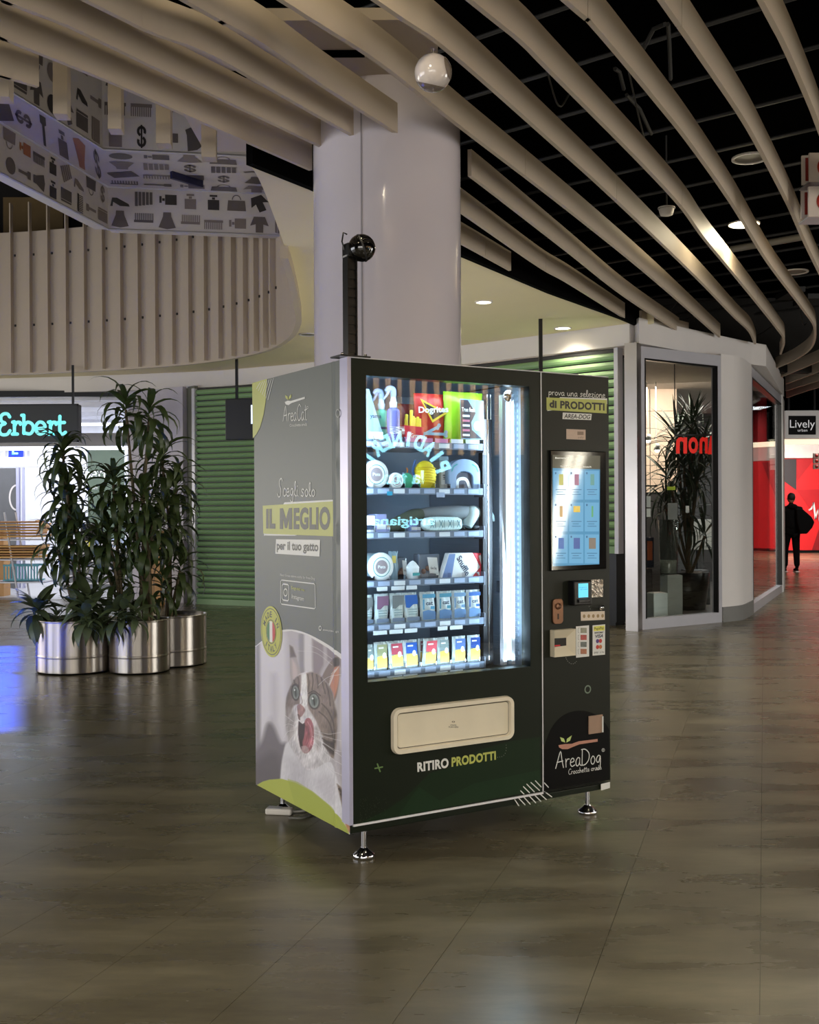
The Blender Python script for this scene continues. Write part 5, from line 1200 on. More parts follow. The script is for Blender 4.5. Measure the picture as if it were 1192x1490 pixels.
    fill([(286, 800), (300, 805), (306, 840), (302, 880), (280, 912), (274, 880), (282, 850)], (156, 92, 100), 5)
    line([(300, 780), (318, 815), (320, 860), (308, 905)], (216, 160, 166), 4, 0.7); line([(290, 800), (300, 840), (288, 885)], (132, 66, 78), 2.5, 0.8)
    fill([(268, 900), (292, 898), (306, 918), (296, 934), (272, 926)], (196, 170, 172), 5, 0.9)
    line([(252, 785), (252, 850), (266, 915), (292, 938), (322, 915)], (226, 214, 216), 3, 0.8)
    fill([(236, 880), (262, 935), (300, 965), (340, 950), (350, 990), (300, 1014), (262, 975), (236, 925)], (186, 180, 186), 26, 0.75)
    fill([(196, 700), (222, 720), (236, 780), (226, 850), (208, 870), (194, 800)], (170, 160, 160), 18, 0.7)
    fill([(330, 770), (356, 820), (362, 890), (346, 930), (336, 860)], (192, 180, 178), 16, 0.7)
    fill([(262, 930), (300, 940), (340, 925), (330, 985), (290, 1000)], (224, 220, 224), 12)
    # fur grain
    inside = np.clip(0.5 - sd(sm(head)) / 6, 0, 1); body = np.clip((Y - 930) / 60, 0, 1) * np.clip((X - 170) / 10, 0, 1)
    gmod = 1 + ((fur - 0.5) * 0.2 + (fur2 - 0.5) * 0.07) * np.maximum(inside, body * 0.35); mott = noise(26, 34, 9, 0.3); C[:] = C * (gmod * (1 + (mott - 0.5) * 0.22 * inside))[..., None]
    sh = np.clip((X - 330) / 110, 0, 1) * inside; C[:] = C * (1 - 0.14 * sh)[..., None]
    sh = np.clip((250 - X) / 60, 0, 1) * inside; C[:] = C * (1 - 0.16 * sh)[..., None]
    # whiskers
    for a, b, c in (((322, 850), (400, 900), (480, 960)), ((326, 870), (400, 945), (500, 1010)), ((330, 835), (410, 860), (500, 880)), ((318, 890), (360, 960), (430, 1040)), ((334, 820), (400, 840), (470, 830)), ((330, 900), (400, 1000), (498, 1060)), ((340, 855), (430, 915), (502, 935)),
                    ((232, 800), (206, 790), (180, 800)), ((232, 820), (200, 830), (182, 860)), ((230, 780), (204, 760), (184, 745)), ((236, 840), (212, 870), (196, 910)), ((300, 400), (350, 420), (420, 470)), ((352, 600), (400, 560), (470, 545))):
        line([a, b, c], (240, 238, 240), 0.6, 0.75)
    # white rim under the arc, white sliver
    up = [(x, y) for x, y in ((45, 405), (85, 372), (150, 333), (220, 325), (298, 345), (400, 400), (497, 470))]
    d = np.full(X.shape, 0.0); arcY = np.interp(X, [p[0] for p in up], [p[1] for p in up]); th_ = np.interp(X, [45, 300, 400, 500], [6, 9, 18, 30])
    put(np.clip((arcY + th_ - Y) / 3, 0, 1), (232, 230, 230))
    # lime segment
    lim = [(30, 1098), (50, 1090), (78, 1074), (112, 1064), (170, 1060), (240, 1080), (320, 1122), (400, 1186), (460, 1252), (492, 1300), (510, 1345), (510, 1420), (30, 1420)]
    dl = sd(lim); put(np.clip(0.5 - dl / 3, 0, 1), (178, 186, 84)); put(np.clip(0.5 - sd([(200, 1060), (250, 1075), (330, 1125), (420, 1200), (500, 1320), (510, 1420), (300, 1420)]) / 3, 0, 1) * 0.5, (160, 172, 72))
    line([(250, 430), (340, 440), (420, 500)], (235, 232, 232), 1.2, 0.5)
    C = np.clip(C, 0, 1); lin_ = np.where(C <= 0.04045, C / 12.92, ((C + 0.055) / 1.055) ** 2.4)
    V = np.stack([-0.002 - B, MD - UU, Z], -1).reshape(-1, 3)
    idx = np.arange(nu * nv).reshape(nv, nu); Fq = np.stack([idx[:-1, :-1], idx[:-1, 1:], idx[1:, 1:], idx[1:, :-1]], -1).reshape(-1, 4)
    me = bpy.data.meshes.new('cat_picture'); me.vertices.add(len(V)); me.vertices.foreach_set('co', V.ravel().astype('f'))
    me.loops.add(Fq.size); me.loops.foreach_set('vertex_index', Fq.ravel().astype('i'))
    me.polygons.add(len(Fq)); me.polygons.foreach_set('loop_start', np.arange(0, Fq.size, 4, dtype='i')); me.polygons.foreach_set('loop_total', np.full(len(Fq), 4, 'i'))
    me.update(); me.validate(); ca = me.color_attributes.new('print', 'FLOAT_COLOR', 'POINT')
    ca.data.foreach_set('color', np.concatenate([lin_.reshape(-1, 3), np.ones((nu * nv, 1))], 1).ravel().astype('f'))
    me.polygons.foreach_set('use_smooth', [True] * len(Fq)); me.materials.append(vmat('cat_print', 0.42))
    o = bpy.data.objects.new('cat_picture', me); COL.objects.link(o); o.parent = vm; o['label'] = 'printed photo of a tabby and white cat licking its lips'
cat_print()
# ---- print on the side wrap
E_ = 0.0035
def dec(name, m, parent=None, fn=None):
    mb = MB(); fn(mb); return mb.build(name, m, parent or panel)
side_children = [
 ('logo_spoon', M_pw, lambda b: [b.poly([SF.px(x, y, E_) for x, y in ((415.5, 585), (420, 583), (424, 583.6), (444.6, 577.5), (444.9, 580.2), (425.5, 586.6), (421, 589.5), (417, 588.5))])]),
 ('logo_leaves', M_lime, lambda b: [b.poly([SF.px(x, y, E_) for x, y in ((420.3, 582), (417, 579.5), (416, 575), (420, 577))]), b.poly([SF.px(x, y, E_) for x, y in ((420.9, 582), (421.5, 577.5), (425, 573.6), (425, 578.5))])]),
 ('lettering', M_pw, lambda b: [script_q(b, SF, 'AreaCat', [(413, 591), (448, 587), (448, 611), (413, 613)], 0.0042, E_), text_q(b, SF, 'Crocchetta cruda', [(422.8, 617), (448, 615), (448, 619.5), (422.8, 621)], E_), ribbon(b, SF, [SF.uv(448.7 + 1.2 * math.cos(k * .785), 593 + 1.6 * math.sin(k * .785)) for k in range(9)], 0.002, E_)]),
 ('ring_mark', mat('faint_white_print', (150, 152, 150), 0.4), lambda b: [ribbon(b, SF, [SF.uv(494 + 2.8 * math.cos(k * .3927), 601.5 + 5.6 * math.sin(k * .3927)) for k in range(17)], 0.005, 0.0075)]),
 ('lettering', M_pw, lambda b: [script_q(b, SF, 'Scegli solo', [(405, 698), (460.5, 703), (460.5, 722), (405, 722)], 0.0052, E_)]),
 ('banner_white', M_pw, lambda b: [quad_q(b, SF, [(415, 731), (487.6, 727), (487.6, 738), (384.8, 780)], E_ - .0006), quad_q(b, SF, [(384, 760), (460, 770), (430, 779.5), (385, 779.3)], E_ - .0006)]),
 ('banner', M_lime, lambda b: [quad_q(b, SF, [(383.4, 735.8), (487.8, 729.3), (488.4, 780.5), (384.3, 776.5)], E_)]),
 ('lettering', M_pg, lambda b: [text_q(b, SF, 'IL', [(388.5, 740.5), (402, 740), (402, 769.5), (388.5, 769)], E_ + .0006, bold=0.06), b.poly([SF.P(*bil(quv(SF, [(408.5, 739.7), (426.5, 739), (426.5, 770.3), (408.5, 769.7)]), s, t), E_ + .0006) for s, t in ((0, 0), (0.27, 0), (0.27, 0.5), (0.42, 0.05), (0.58, 0.05), (0.73, 0.5), (0.73, 0), (1, 0), (1, 1), (0.74, 1), (0.5, 0.5), (0.26, 1), (0, 1))]), text_q(b, SF, 'EGLIO', [(428.5, 738.8), (481.8, 737), (481.8, 771.5), (428.5, 770.3)], E_ + .0006, bold=0.045)]),
 ('tag_panel', M_pw, lambda b: [quad_q(b, SF, [(402.8, 784.6), (467, 785.6), (466.3, 809.8), (401.8, 805.6)], E_)]),
 ('lettering', M_pg, lambda b: [text_q(b, SF, 'per il tuo gatto', [(404, 787.5), (464.5, 788.5), (464.5, 806.5), (404, 803.5)], E_ + .0006, bold=0.03)]),
 ('lettering', M_pw, lambda b: [text_q(b, SF, 'Nutri la sua natura scelta by Area-Dog', [(409, 834.5), (459.5, 840), (459.5, 844.5), (409, 839)], E_), text_q(b, SF, 'Instagram', [(425.5, 864), (443.5, 868.5), (443.5, 876.5), (425.5, 872.5)], E_, bold=0.01, shear=0.2), text_q(b, SF, 'www.area-dog.it', [(471, 914.5), (494, 917.5), (494, 921.5), (471, 918.5)], E_)]),
 ('lettering', M_lime, lambda b: [text_q(b, SF, 'Seguici su', [(425, 852.5), (444, 856.5), (444, 861.5), (425, 858.5)], E_, bold=0.02)]),
 ('badge_outline', M_pw, lambda b: [ribbon(b, SF, [SF.uv(*p) for p in ((411, 844), (458, 849.3), (459.8, 851.5), (460.2, 884), (458.5, 885.6), (411, 879), (409.6, 876.5), (409.5, 846), (411, 844))], 0.0045, E_),
    ribbon(b, SF, [SF.uv(*p) for p in ((413.3, 849.6), (420, 850.5), (421.6, 853), (421.6, 872), (420, 874.2), (413.3, 873), (411.7, 870.5), (411.7, 852), (413.3, 849.6))], 0.0055, E_), ribbon(b, SF, [SF.uv(416.7 + 2.8 * math.cos(k * .5236), 862 + 5.2 * math.sin(k * .5236)) for k in range(13)], 0.005, E_), ribbon(b, SF, [SF.uv(467 + 1.8 * math.cos(k * .785), 914 + 3.2 * math.sin(k * .785)) for k in range(9)], 0.004, E_)]),
 ('lime_corner', M_lime, lambda b: [b.poly([SF.px(x, y, E_) for x, y in ((368, 557.5), (390, 551.2), (389, 566), (387.5, 585), (384.5, 604), (379.5, 622), (374, 632), (369, 638))][::-1])]),
 ('diagonal_lines', M_pw, lambda b: [ribbon(b, SF, [SF.uv(376.5 + 3.6 * k, 560 - 1.15 * k + (0 if k < 6 else 0)), SF.uv(374 + 3.4 * k + 9.5 * (-0.35) + 1, 566 + 14.5)] if False else [SF.uv(380 + 3.2 * k, 556.5 - 1.0 * k), SF.uv(374.5 + 2.8 * k, 566 + 2.6 * k)], 0.004, E_ + .0006) for k in range(7)]),
]
for nm, m_, fn in side_children: dec(nm, m_, None, fn)
# round made-in-Italy badge
bc = SF.uv(396, 919); br = abs(SF.uv(396, 882)[1] - SF.uv(396, 956)[1]) / 2
bu = (SF.uv(411.3, 919)[0] - SF.uv(380.7, 919)[0]) / 2
bad = MB().poly([SF.P(bc[0] + bu * math.cos(a), bc[1] + br * math.sin(a), E_ + 0.001) for a in [2 * math.pi * k / 48 for k in range(48)]]).build('italy_badge', mat('badge_lime', (190, 192, 74), 0.4), vm)
mb = MB()
for r_ in (0.9, 0.46): ribbon(mb, SF, [(bc[0] + bu * r_ * math.cos(k * math.pi / 20), bc[1] + br * r_ * math.sin(k * math.pi / 20)) for k in range(41)], 0.0035, E_ + 0.0016)
def arc_text(mb, frm, body, c, ru, rv, a0, a1, hgt, wd, e, bold=0.02, flip=False):
    n = len(body)
    for k, ch in enumerate(body):
        if ch == ' ': continue
        a = math.radians(a0 + (a1 - a0) * (k / max(1, n - 1))); V, Fq = text_raw(ch, bold)
        ux, uy = (-math.sin(a) * -1, math.cos(a) * -1) if not flip else (-math.sin(a), math.cos(a)); vx, vy = (math.cos(a), math.sin(a)) if not flip else (-math.cos(a), -math.sin(a))
        w_ = wd * (0.35 if ch in 'I1' else 1)
        pts = [(c[0] + ru * math.cos(a) + ((s - .5) * w_ * ux + (t - .5) * hgt * vx) * ru / rv, c[1] + rv * math.sin(a) + (s - .5) * w_ * uy + (t - .5) * hgt * vy) for s, t in V]
        mb.add([frm.P(u, v, e) for u, v in pts], Fq)
arc_text(mb, SF, 'MADE IN', bc, bu * 0.68, br * 0.68, 155, 25, 0.026, 0.02, E_ + 0.0018); arc_text(mb, SF, 'ITALY', bc, bu * 0.68, br * 0.68, 230, 310, 0.026, 0.018, E_ + 0.0018, flip=True)
mb.build('badge_print', M_pg, bad)
for k, c_ in enumerate(((60, 120, 70), (228, 226, 220), (196, 50, 44))):
    x0 = -0.4 + 0.267 * k; mb = MB(); pts = [(x0 + 0.267 * i / 6) for i in range(7)]
    up = [(x, math.sqrt(max(0, 0.17 - x * x))) for x in pts]; mb.poly([SF.P(bc[0] + bu * x, bc[1] + br * y, E_ + 0.0018) for x, y in up + [(x, -y) for x, y in up[::-1]]][::-1]); mb.build('flag_stripe', mat('flag_%d' % k, c_, 0.4), bad)

# ---- print on the front
def fdec(name, m, fn, parent): 
    mb = MB(); fn(mb); return mb.build(name, m, parent)
e1 = 0.0012
fdec('lettering', M_pw, lambda b: text_q(b, FF, 'RITIRO', [(607, 1109.5), (652.5, 1102.5), (652.8, 1117), (607.3, 1123.5)], e1, bold=0.042), door)
fdec('lettering', M_lime, lambda b: text_q(b, FF, 'PRODOTTI', [(657, 1102), (721.3, 1092.5), (721.5, 1105.5), (657, 1116)], e1, bold=0.042), door)
def dots(b, pts, r):
    for x, y in pts:
        u, v = FF.uv(x, y); b.poly([FF.P(u + r * math.cos(k * math.pi / 4), v + r * math.sin(k * math.pi / 4), e1) for k in range(8)])
fdec('dotted_line', M_pw, lambda b: dots(b, [(724, 1102), (727, 1101.5), (730, 1101), (733, 1099), (735, 1096), (736.3, 1092), (736.6, 1088), (736.6, 1084)], 0.0009), door)
fdec('plus_mark', mat('plus_green', (110, 140, 84), 0.4), lambda b: [ribbon(b, FF, [FF.uv(545.5, 1118), FF.uv(556.5, 1116)], 0.0055, e1), ribbon(b, FF, [FF.uv(549, 1111.5), FF.uv(553, 1122.5)], 0.0055, e1)], door)
R2 = random.Random(5)
fdec('speckle_print', mat('speckle_green', (56, 76, 50), 0.4), lambda b: dots(b, [(524 + 38 * R2.random() ** 1.3, 1196 - 36 * R2.random() ** 1.6) for _ in range(110)], 0.0009), door)
fdec('green_field', mat('field_green', (18, 38, 18), 0.42, spec=0.28), lambda b: b.poly([FF.px(x, y, 0.0005) for x, y in ((520, 1199), (560, 1180), (590, 1160), (625, 1125), (650, 1118.5), (700, 1090), (745, 1078), (786, 1072), (787, 1149.5))][::-1]), door)
fdec('green_field_light', mat('field_green_b', (22, 46, 24), 0.42, spec=0.28), lambda b: b.poly([FF.px(x, y, 0.0008) for x, y in ((598, 1160), (610, 1145), (640, 1165), (690, 1140), (786, 1120), (787, 1149.5), (580, 1187))][::-1]), door)
stripes = lambda b, lo, hi, pts: [ribbon(b, FF, [FF.uv(x, y), FF.uv(x + 0.0 + dx, y + dy)], 0.0042, 0.0012) for x, y, dx, dy in pts]
fdec('stripe_print', M_pw, lambda b: stripes(b, 0, 0, [(757.5, 1150.5, 5, 5), (761.5, 1144.5, 9, 9), (766.5, 1141, 11, 11.2), (772.5, 1138.5, 12.5, 11.5), (779, 1136, 8.5, 9)]), door)
fdec('stripe_print', M_pw, lambda b: stripes(b, 0, 0, [(792, 1139, 6, 6.5)]), col_)
KF = Frame(WM, (0, 0.004, 0), (1, 0, 0), (0, 0, 1))
fdec('stripe_print', M_pw, lambda b: [ribbon(b, KF, [KF.uv(x, y), KF.uv(x + dx, y + dy)], 0.0042, 0.0012) for x, y, dx, dy in ((749, 1163.5, 6, 9), (754, 1160.5, 10, 10.5), (761, 1158.5, 10.5, 11.5), (769, 1157, 10.5, 11), (776, 1155, 11, 11), (784, 1153.5, 11, 10), (792, 1151.5, 11, 8))], kick)
# delivery flap: rounded frame, recessed cream flap
fu0, fz0 = FF.uv(569, 1099)[0], FF.uv(569, 1099)[1]; fu1, fz1 = FF.uv(745.4, 1011)[0], FF.uv(745.4, 1011)[1]
o_ = rrect(fu0, fz0, fu1, fz1, 0.035, 7); i_ = rrect(fu0 + 0.024, fz0 + 0.022, fu1 - 0.022, fz1 - 0.022, 0.016, 7)
mb = MB(); n = len(o_)
rings = [[(x, 0.0, z) for x, z in o_], [(x, -0.018, z) for x, z in rrect(fu0 + .003, fz0 + .003, fu1 - .003, fz1 - .003, 0.033, 7)], [(x, -0.018, z) for x, z in rrect(fu0 + .019, fz0 + .018, fu1 - .018, fz1 - .018, 0.018, 7)], [(x, -0.004, z) for x, z in i_]]
mb.add([v for r in rings for v in r], [(j * n + k, j * n + (k + 1) % n, (j + 1) * n + (k + 1) % n, (j + 1) * n + k) for j in range(3) for k in range(n)])
M_crm = mat('cream_plastic', (226, 216, 192), 0.4)
flapf = mb.build('delivery_frame', mat('cream_frame', (228, 218, 196), 0.4), vm)
mb = MB(); i2 = rrect(fu0 + 0.027, fz0 + 0.025, fu1 - 0.025, fz1 - 0.025, 0.014, 7); mb.add([(x, -0.006, z) for x, z in i2] + [(x, -0.002, z) for x, z in i2], [list(range(n))] + [(k, (k + 1) % n, n + (k + 1) % n, n + k) for k in range(n)])
fl = mb.build('delivery_flap', M_crm, flapf)
mb = MB(); mb.poly([(x, -0.0015, z) for x, z in rrect(fu0 + .01, fz0 + .01, fu1 - .01, fz1 - .01, 0.02, 7)]); mb.build('flap_gap', mat('dark_gap', (60, 48, 36), 0.7), flapf)
F6 = fr(-0.006)
mb = MB(); text_q(mb, F6, 'ATTENZIONE', rq(655, 1054, 664, 1056), 0.0006); text_q(mb, F6, 'PUSH HERE', rq(653, 1056.8, 667, 1059), 0.0006); text_q(mb, F6, 'o', rq(657.5, 1049, 662, 1051.5), 0.0006); mb.build('small_print', M_pk, flapf)
# ---- payment column
fdec('lettering', M_pw, lambda b: script_q(b, FF, 'prova una selezione', [(798, 565.5), (881, 569), (881, 579), (798, 574.5)], 0.0028, e1), col_)
fdec('banner_white', M_pw, lambda b: quad_q(b, FF, [(815, 578), (883.5, 579.8), (883.5, 588), (796, 598)], e1 - .0004), col_)
fdec('banner', M_lime, lambda b: quad_q(b, FF, [(795.1, 578.3), (883, 582.2), (882.7, 601.6), (795.3, 596.6)], e1), col_)
fdec('lettering', M_pk, lambda b: [text_q(b, FF, 'di', [(799.3, 582), (809.8, 582.6), (809.8, 594), (799.3, 593)], e1 + .0006, bold=0.05), text_q(b, FF, 'PRODOTTI', [(815, 583), (879.5, 586.5), (879.5, 597.8), (815, 594.5)], e1 + .0006, bold=0.042)], col_)
fdec('tag_panel', M_pw, lambda b: quad_q(b, FF, [(818.8, 600.3), (861, 602.3), (860, 611.3), (818.3, 609.8)], e1 + 0.0002), col_)
fdec('lettering', M_pk, lambda b: text_q(b, FF, 'AREA-DOG', [(820.5, 602), (859, 603.6), (858.6, 610), (820.5, 608.6)], e1 + .0009, bold=0.018, shear=0.2), col_)
fdec('paper_label', mat('beige_paper', (206, 184, 168), 0.6, noise=0.06, scale=120), lambda b: quad_q(b, FF, [(824, 624.3), (852, 625.3), (852, 640), (824, 639)], e1), col_)
fdec('small_print', mat('faint_brown', (150, 128, 112), 0.6), lambda b: [quad_q(b, FF, rq(840, 628, 849, 633), e1 + .0005), text_q(b, FF, 'info', rq(841, 635, 849, 638), e1 + .0005)], col_)
# touchscreen
x0, zt_ = FF.uv(798.5, 655); x1, _ = FF.uv(879.5, 656.4); _, zb_ = FF.uv(798.5, 831)
scr = MB().rbox(x0, x1, -0.012, 0.02, zb_, zt_, 0.004).build('touchscreen', mat('screen_bezel', (8, 8, 9), 0.07), vm)
FSn = fr(-0.0128)
M_sblue = mat('screen_blue', (60, 100, 130), 0.05, emit=(116, 186, 232), es=0.5); M_stile = mat('screen_tile', (70, 110, 140), 0.05, emit=(138, 204, 244), es=0.58)
M_shead = mat('screen_header', (90, 88, 76), 0.05, emit=(120, 118, 104), es=0.35); M_sink = mat('screen_ink', (30, 90, 140), 0.3, emit=(40, 96, 150), es=0.4)
fdec('display', M_sblue, lambda b: quad_q(b, FSn, [(804.2, 681), (873.2, 683), (872.2, 821), (804.2, 824)], 0.0004), scr)
fdec('display_header', M_shead, lambda b: quad_q(b, FSn, [(804.2, 661.8), (873.6, 663.3), (873.2, 683), (804.2, 681)], 0.0004), scr)
for r in range(3):
    for c in range(3):
        ax = 805.5 + c * 22.7; ay = 685 + r * 46.3; by_ = ay + 42; sl = 0.03
        o = fdec('display_tile', M_stile, lambda b: quad_q(b, FSn, rq(ax, ay, ax + 20.6, by_), 0.0008), scr)
        cc = ((190, 190, 110), (160, 110, 140), (90, 150, 150), (200, 170, 120), (220, 190, 80), (80, 160, 110), (70, 110, 180), (60, 90, 160), (120, 110, 100))[r * 3 + c]
        w2 = (3.2, 3.2, 2.8, 2.2, 4.8, 1.3, 4, 4.6, 5)[r * 3 + c]
        fdec('display_picture', mat('scr_pic_%d%d' % (r, c), cc, 0.3, emit=cc, es=0.5), lambda b: quad_q(b, FSn, rq(ax + 11 - w2, ay + 5, ax + 11 + w2, ay + (14 if (r, c) == (1, 1) else 21)), 0.0012), o)
        fdec('display_text', M_sink, lambda b: [quad_q(b, FSn, rq(ax + 3, ay + 27, ax + 18, ay + 27.9), 0.0012), quad_q(b, FSn, rq(ax + 5, ay + 30.5, ax + 14, ay + 31.3), 0.0012), quad_q(b, FSn, rq(ax + 4, ay + 34, ax + 17, ay + 34.8), 0.0012), quad_q(b, FSn, rq(ax + 2, ay + 2, ax + 4, ay + 5), 0.0012)], o)
fdec('display_text', mat('screen_white', (240, 240, 235), 0.3, emit=(235, 235, 225), es=0.8), lambda b: [text_q(b, FSn, 'Categorie', rq(832, 671.5, 845, 674), 0.0008), text_q(b, FSn, 'Tutti i prodotti', rq(815, 677.6, 845, 680), 0.0008), text_q(b, FSn, 'Snack', rq(848, 678, 861, 680.3), 0.0008), text_q(b, FSn, 'Benvenuto', rq(808, 665, 828, 667.5), 0.0008)], scr)
def colbox(px0, py0, px1, py1, name, m, y0=-0.012, y1=0.004, rad=0.003, parent=None):
    u0, v1 = FF.uv(px0, py0); u1, v0 = FF.uv(px1, py1)
    return MB().rbox(min(u0, u1), max(u0, u1), y0, y1, min(v0, v1), max(v0, v1), rad).build(name, m, parent or vm)
rd = colbox(826.5, 845, 853, 879, 'card_reader', mat('reader_black', (10, 10, 12), 0.3), -0.04, 0.004, 0.005)
F4 = fr(-0.0405)
ur, vr = FF.uv(833, 848.5); ur2, vr2 = FF.uv(847, 868)
MB().box(ur, ur2, -0.0412, -0.04, vr2, vr).build('reader_display', mat('reader_cyan', (90, 200, 230), 0.3, emit=(100, 205, 235), es=0.9), rd)
FR4 = fr(-0.0416)
mb = MB(); text_q(mb, FR4, 'Sigma', [(ur + 0.004, vr - 0.014), (ur2 - 0.006, vr - 0.014), (ur2 - 0.006, vr - 0.020), (ur + 0.004, vr - 0.020)], 0.0, uvq=True); text_q(mb, FR4, '0.00', [(ur + 0.01, vr - 0.023), (ur2 - 0.004, vr - 0.023), (ur2 - 0.004, vr - 0.028), (ur + 0.01, vr - 0.028)], 0.0, uvq=True); mb.build('reader_text', M_sink, rd)
MB().rbox(ur - 0.004, ur2 + 0.006, -0.05, -0.04, vr2 - 0.022, vr2 - 0.006, 0.003).build('card_slot', mat('slot_dark', (24, 24, 28), 0.25), rd)
silv = colbox(860, 843.5, 877.5, 868.5, 'foil_sticker', mat('crumpled_foil', (150, 142, 132), 0.25, 0.8, noise=0.5, scale=60, bump=0.8), -0.0012, 0.001, 0.0003)
# bronze coin insert plate
u0, v1 = FF.uv(803, 871.5); u1, v0 = FF.uv(818.2, 907); cr = 0.016
mb = MB(); pp = rrect(u0, v0, u1, v1, cr, 6); mb.prism(pp, 0.008, Matrix(((1, 0, 0, 0), (0, 0, -1, 0.0), (0, 1, 0, 0), (0, 0, 0, 1)))); cp_ = mb.build('coin_plate', mat('copper_plate', (134, 98, 76), 0.35, 0.7, noise=0.1), vm, bevel=0.002)
MB().box((u0 + u1) / 2 - 0.003, (u0 + u1) / 2 + 0.003, -0.0095, -0.008, v0 + 0.02, (v0 + v1) / 2 - 0.01).build('coin_slot', M_box, cp_)
MB().lathe([(0, 0), (0.014, 0), (0.012, 0.008), (0, 0.01)], ((u0 + u1) / 2, -0.008, v1 - 0.032), 18, Matrix.Rotation(math.pi / 2, 4, 'X')).build('reject_button', mat('copper_plate', (134, 98, 76), 0.35, 0.7), cp_)
uk, vk = FF.uv(873.3, 883.5)
lk = MB().lathe([(0.011, 0), (0.012, 0.012), (0.009, 0.02), (0, 0.021)], (uk, 0, vk), 18, Matrix.Rotation(math.pi / 2, 4, 'X')).build('lock_knob', M_chrome, vm)
MB().box(uk - 0.003, uk + 0.003, -0.024, -0.02, vk - 0.001, vk + 0.001).build('key_slot', M_box, lk)
fdec('dotted_line', M_pw, lambda b: dots(b, [(858.5, 870.5), (857.4, 873), (856.6, 876), (856.6, 879), (857.3, 882.5), (858.8, 886)], 0.0011), col_)
fdec('dotted_line', M_pw, lambda b: dots(b, [(823.5, 957), (824.5, 959.5), (826, 962), (828.3, 964.3), (831, 965.8), (834, 965.8), (836.7, 964.5), (838.7, 962.5)], 0.0012), col_)
# coin sticker
fdec('coin_sticker', mat('sticker_cream', (222, 206, 186), 0.5), lambda b: quad_q(b, FF, [(845, 890.2), (879.8, 889), (880, 901.8), (845.2, 903.3)], e1), col_)
mb = MB()
for k in range(5):
    u, v = FF.uv(849.8 + 6.7 * k, 896.6 - 0.15 * k); mb.poly([FF.P(u + 0.0075 * math.cos(a), v + 0.008 * math.sin(a), e1 + .0006) for a in [2 * math.pi * j / 16 for j in range(16)]])
mb.build('coin_print', mat('coin_brown', (160, 132, 88), 0.35), col_)
# banknote reader: deep cream funnel with a dark slot
u0, v1 = FF.uv(800.5, 916.5); u1, v0 = FF.uv(831.5, 952.5)
mb = MB(); O_ = [(u0, v0), (u1, v0), (u1, v1), (u0, v1)]; I_ = [(u0 + 0.004, v0 + 0.04), (u1 - 0.034, v0 + 0.042), (u1 - 0.034, v1 - 0.038), (u0 + 0.004, v1 - 0.036)]
ringo = [(x, -0.03, z) for x, z in O_]; ringi = [(x, -0.008, z) for x, z in I_]; base_ = [(x, 0.0, z) for x, z in O_]
mb.add(base_ + ringo + ringi, [(k, (k + 1) % 4, 4 + (k + 1) % 4, 4 + k) for k in range(4)] + [(4 + k, 4 + (k + 1) % 4, 8 + (k + 1) % 4, 8 + k) for k in range(4)])
br_ = mb.build('banknote_reader', mat('reader_cream', (218, 208, 184), 0.45), vm)
MB().poly([(x, -0.0078, z) for x, z in I_]).build('note_slot', M_box, br_)
MB().box(u0 + 0.006, u0 + 0.045, -0.012, -0.009, v0 + 0.043, v0 + 0.048).build('slot_lamp', mat('red_slot', (150, 16, 24), 0.4, emit=(200, 10, 30), es=0.4), br_)
# two stickers
s1 = fdec('banknote_sticker', M_pw, lambda b: quad_q(b, FF, [(838, 911.5), (857, 909.8), (857.2, 955), (838.2, 957)], e1), col_)
for k, c_ in enumerate(((150, 150, 130), (176, 84, 76), (110, 116, 110), (176, 116, 86))):
    fdec('note_print', mat('note_%d' % k, c_, 0.5, noise=0.3, scale=90), lambda b: [quad_q(b, FF, rq(844.5, 913.5 + 10.2 * k, 853.5, 921 + 10.2 * k), e1 + .0006)], s1)
fdec('note_marks', M_pg, lambda b: [ribbon(b, FF, [FF.uv(842.5, 914 + 10.2 * k), FF.uv(841, 914 + 10.2 * k), FF.uv(841, 920.5 + 10.2 * k), FF.uv(842.5, 920.5 + 10.2 * k)], 0.0014, e1 + .0006) for k in range(4)], s1)
s2 = fdec('card_sticker', M_pw, lambda b: quad_q(b, FF, [(862.2, 910), (880.5, 908.4), (880.3, 952.5), (862.2, 954)], e1), col_)
fdec('yellow_field', mat('sticker_yellow', (226, 222, 96), 0.45), lambda b: quad_q(b, FF, [(863.8, 911.5), (879.5, 910), (879.5, 917.3), (863.8, 918.5)], e1 + .0005), s2)
fdec('small_print', M_pk, lambda b: [text_q(b, FF, 'PagoPay', [(864.5, 913), (878.5, 911.6), (878.5, 916.5), (864.5, 917.6)], e1 + .001), text_q(b, FF, 'BANCOMAT', [(865, 919.6), (878, 918.6), (878, 921.2), (865, 922)], e1 + .001, bold=0.03), text_q(b, FF, 'pay', [(864.5, 948.5), (870.5, 948), (870.5, 951), (864.5, 951.4)], e1 + .001), text_q(b, FF, 'G Pay', [(872.5, 947.8), (879, 947.3), (879, 950.2), (872.5, 950.8)], e1 + .001)], s2)
fdec('visa_lettering', mat('navy_print', (34, 38, 70), 0.4), lambda b: text_q(b, FF, 'VISA', [(866, 923.5), (877.5, 922.4), (877, 927.4), (866, 928.4)], e1 + .001, bold=0.02, shear=0.2), s2)
for k, (c1_, c2_) in enumerate((((90, 60, 130), (200, 60, 60)), ((200, 60, 50), (200, 120, 70)))):
    for j, cc in enumerate((c1_, c2_)):
        def ff(b, k=k, j=j):
            u, v = FF.uv(869.3 + 4.2 * j, 932.8 + 8.6 * k - 0.3 * j); b.poly([FF.P(u + 0.0092 * math.cos(a), v + 0.0092 * math.sin(a), e1 + .0006 + j * .0003) for a in [2 * math.pi * i / 16 for i in range(16)]])
        fdec('card_disc', mat('disc_%d%d' % (k, j), cc, 0.4), ff, s2)
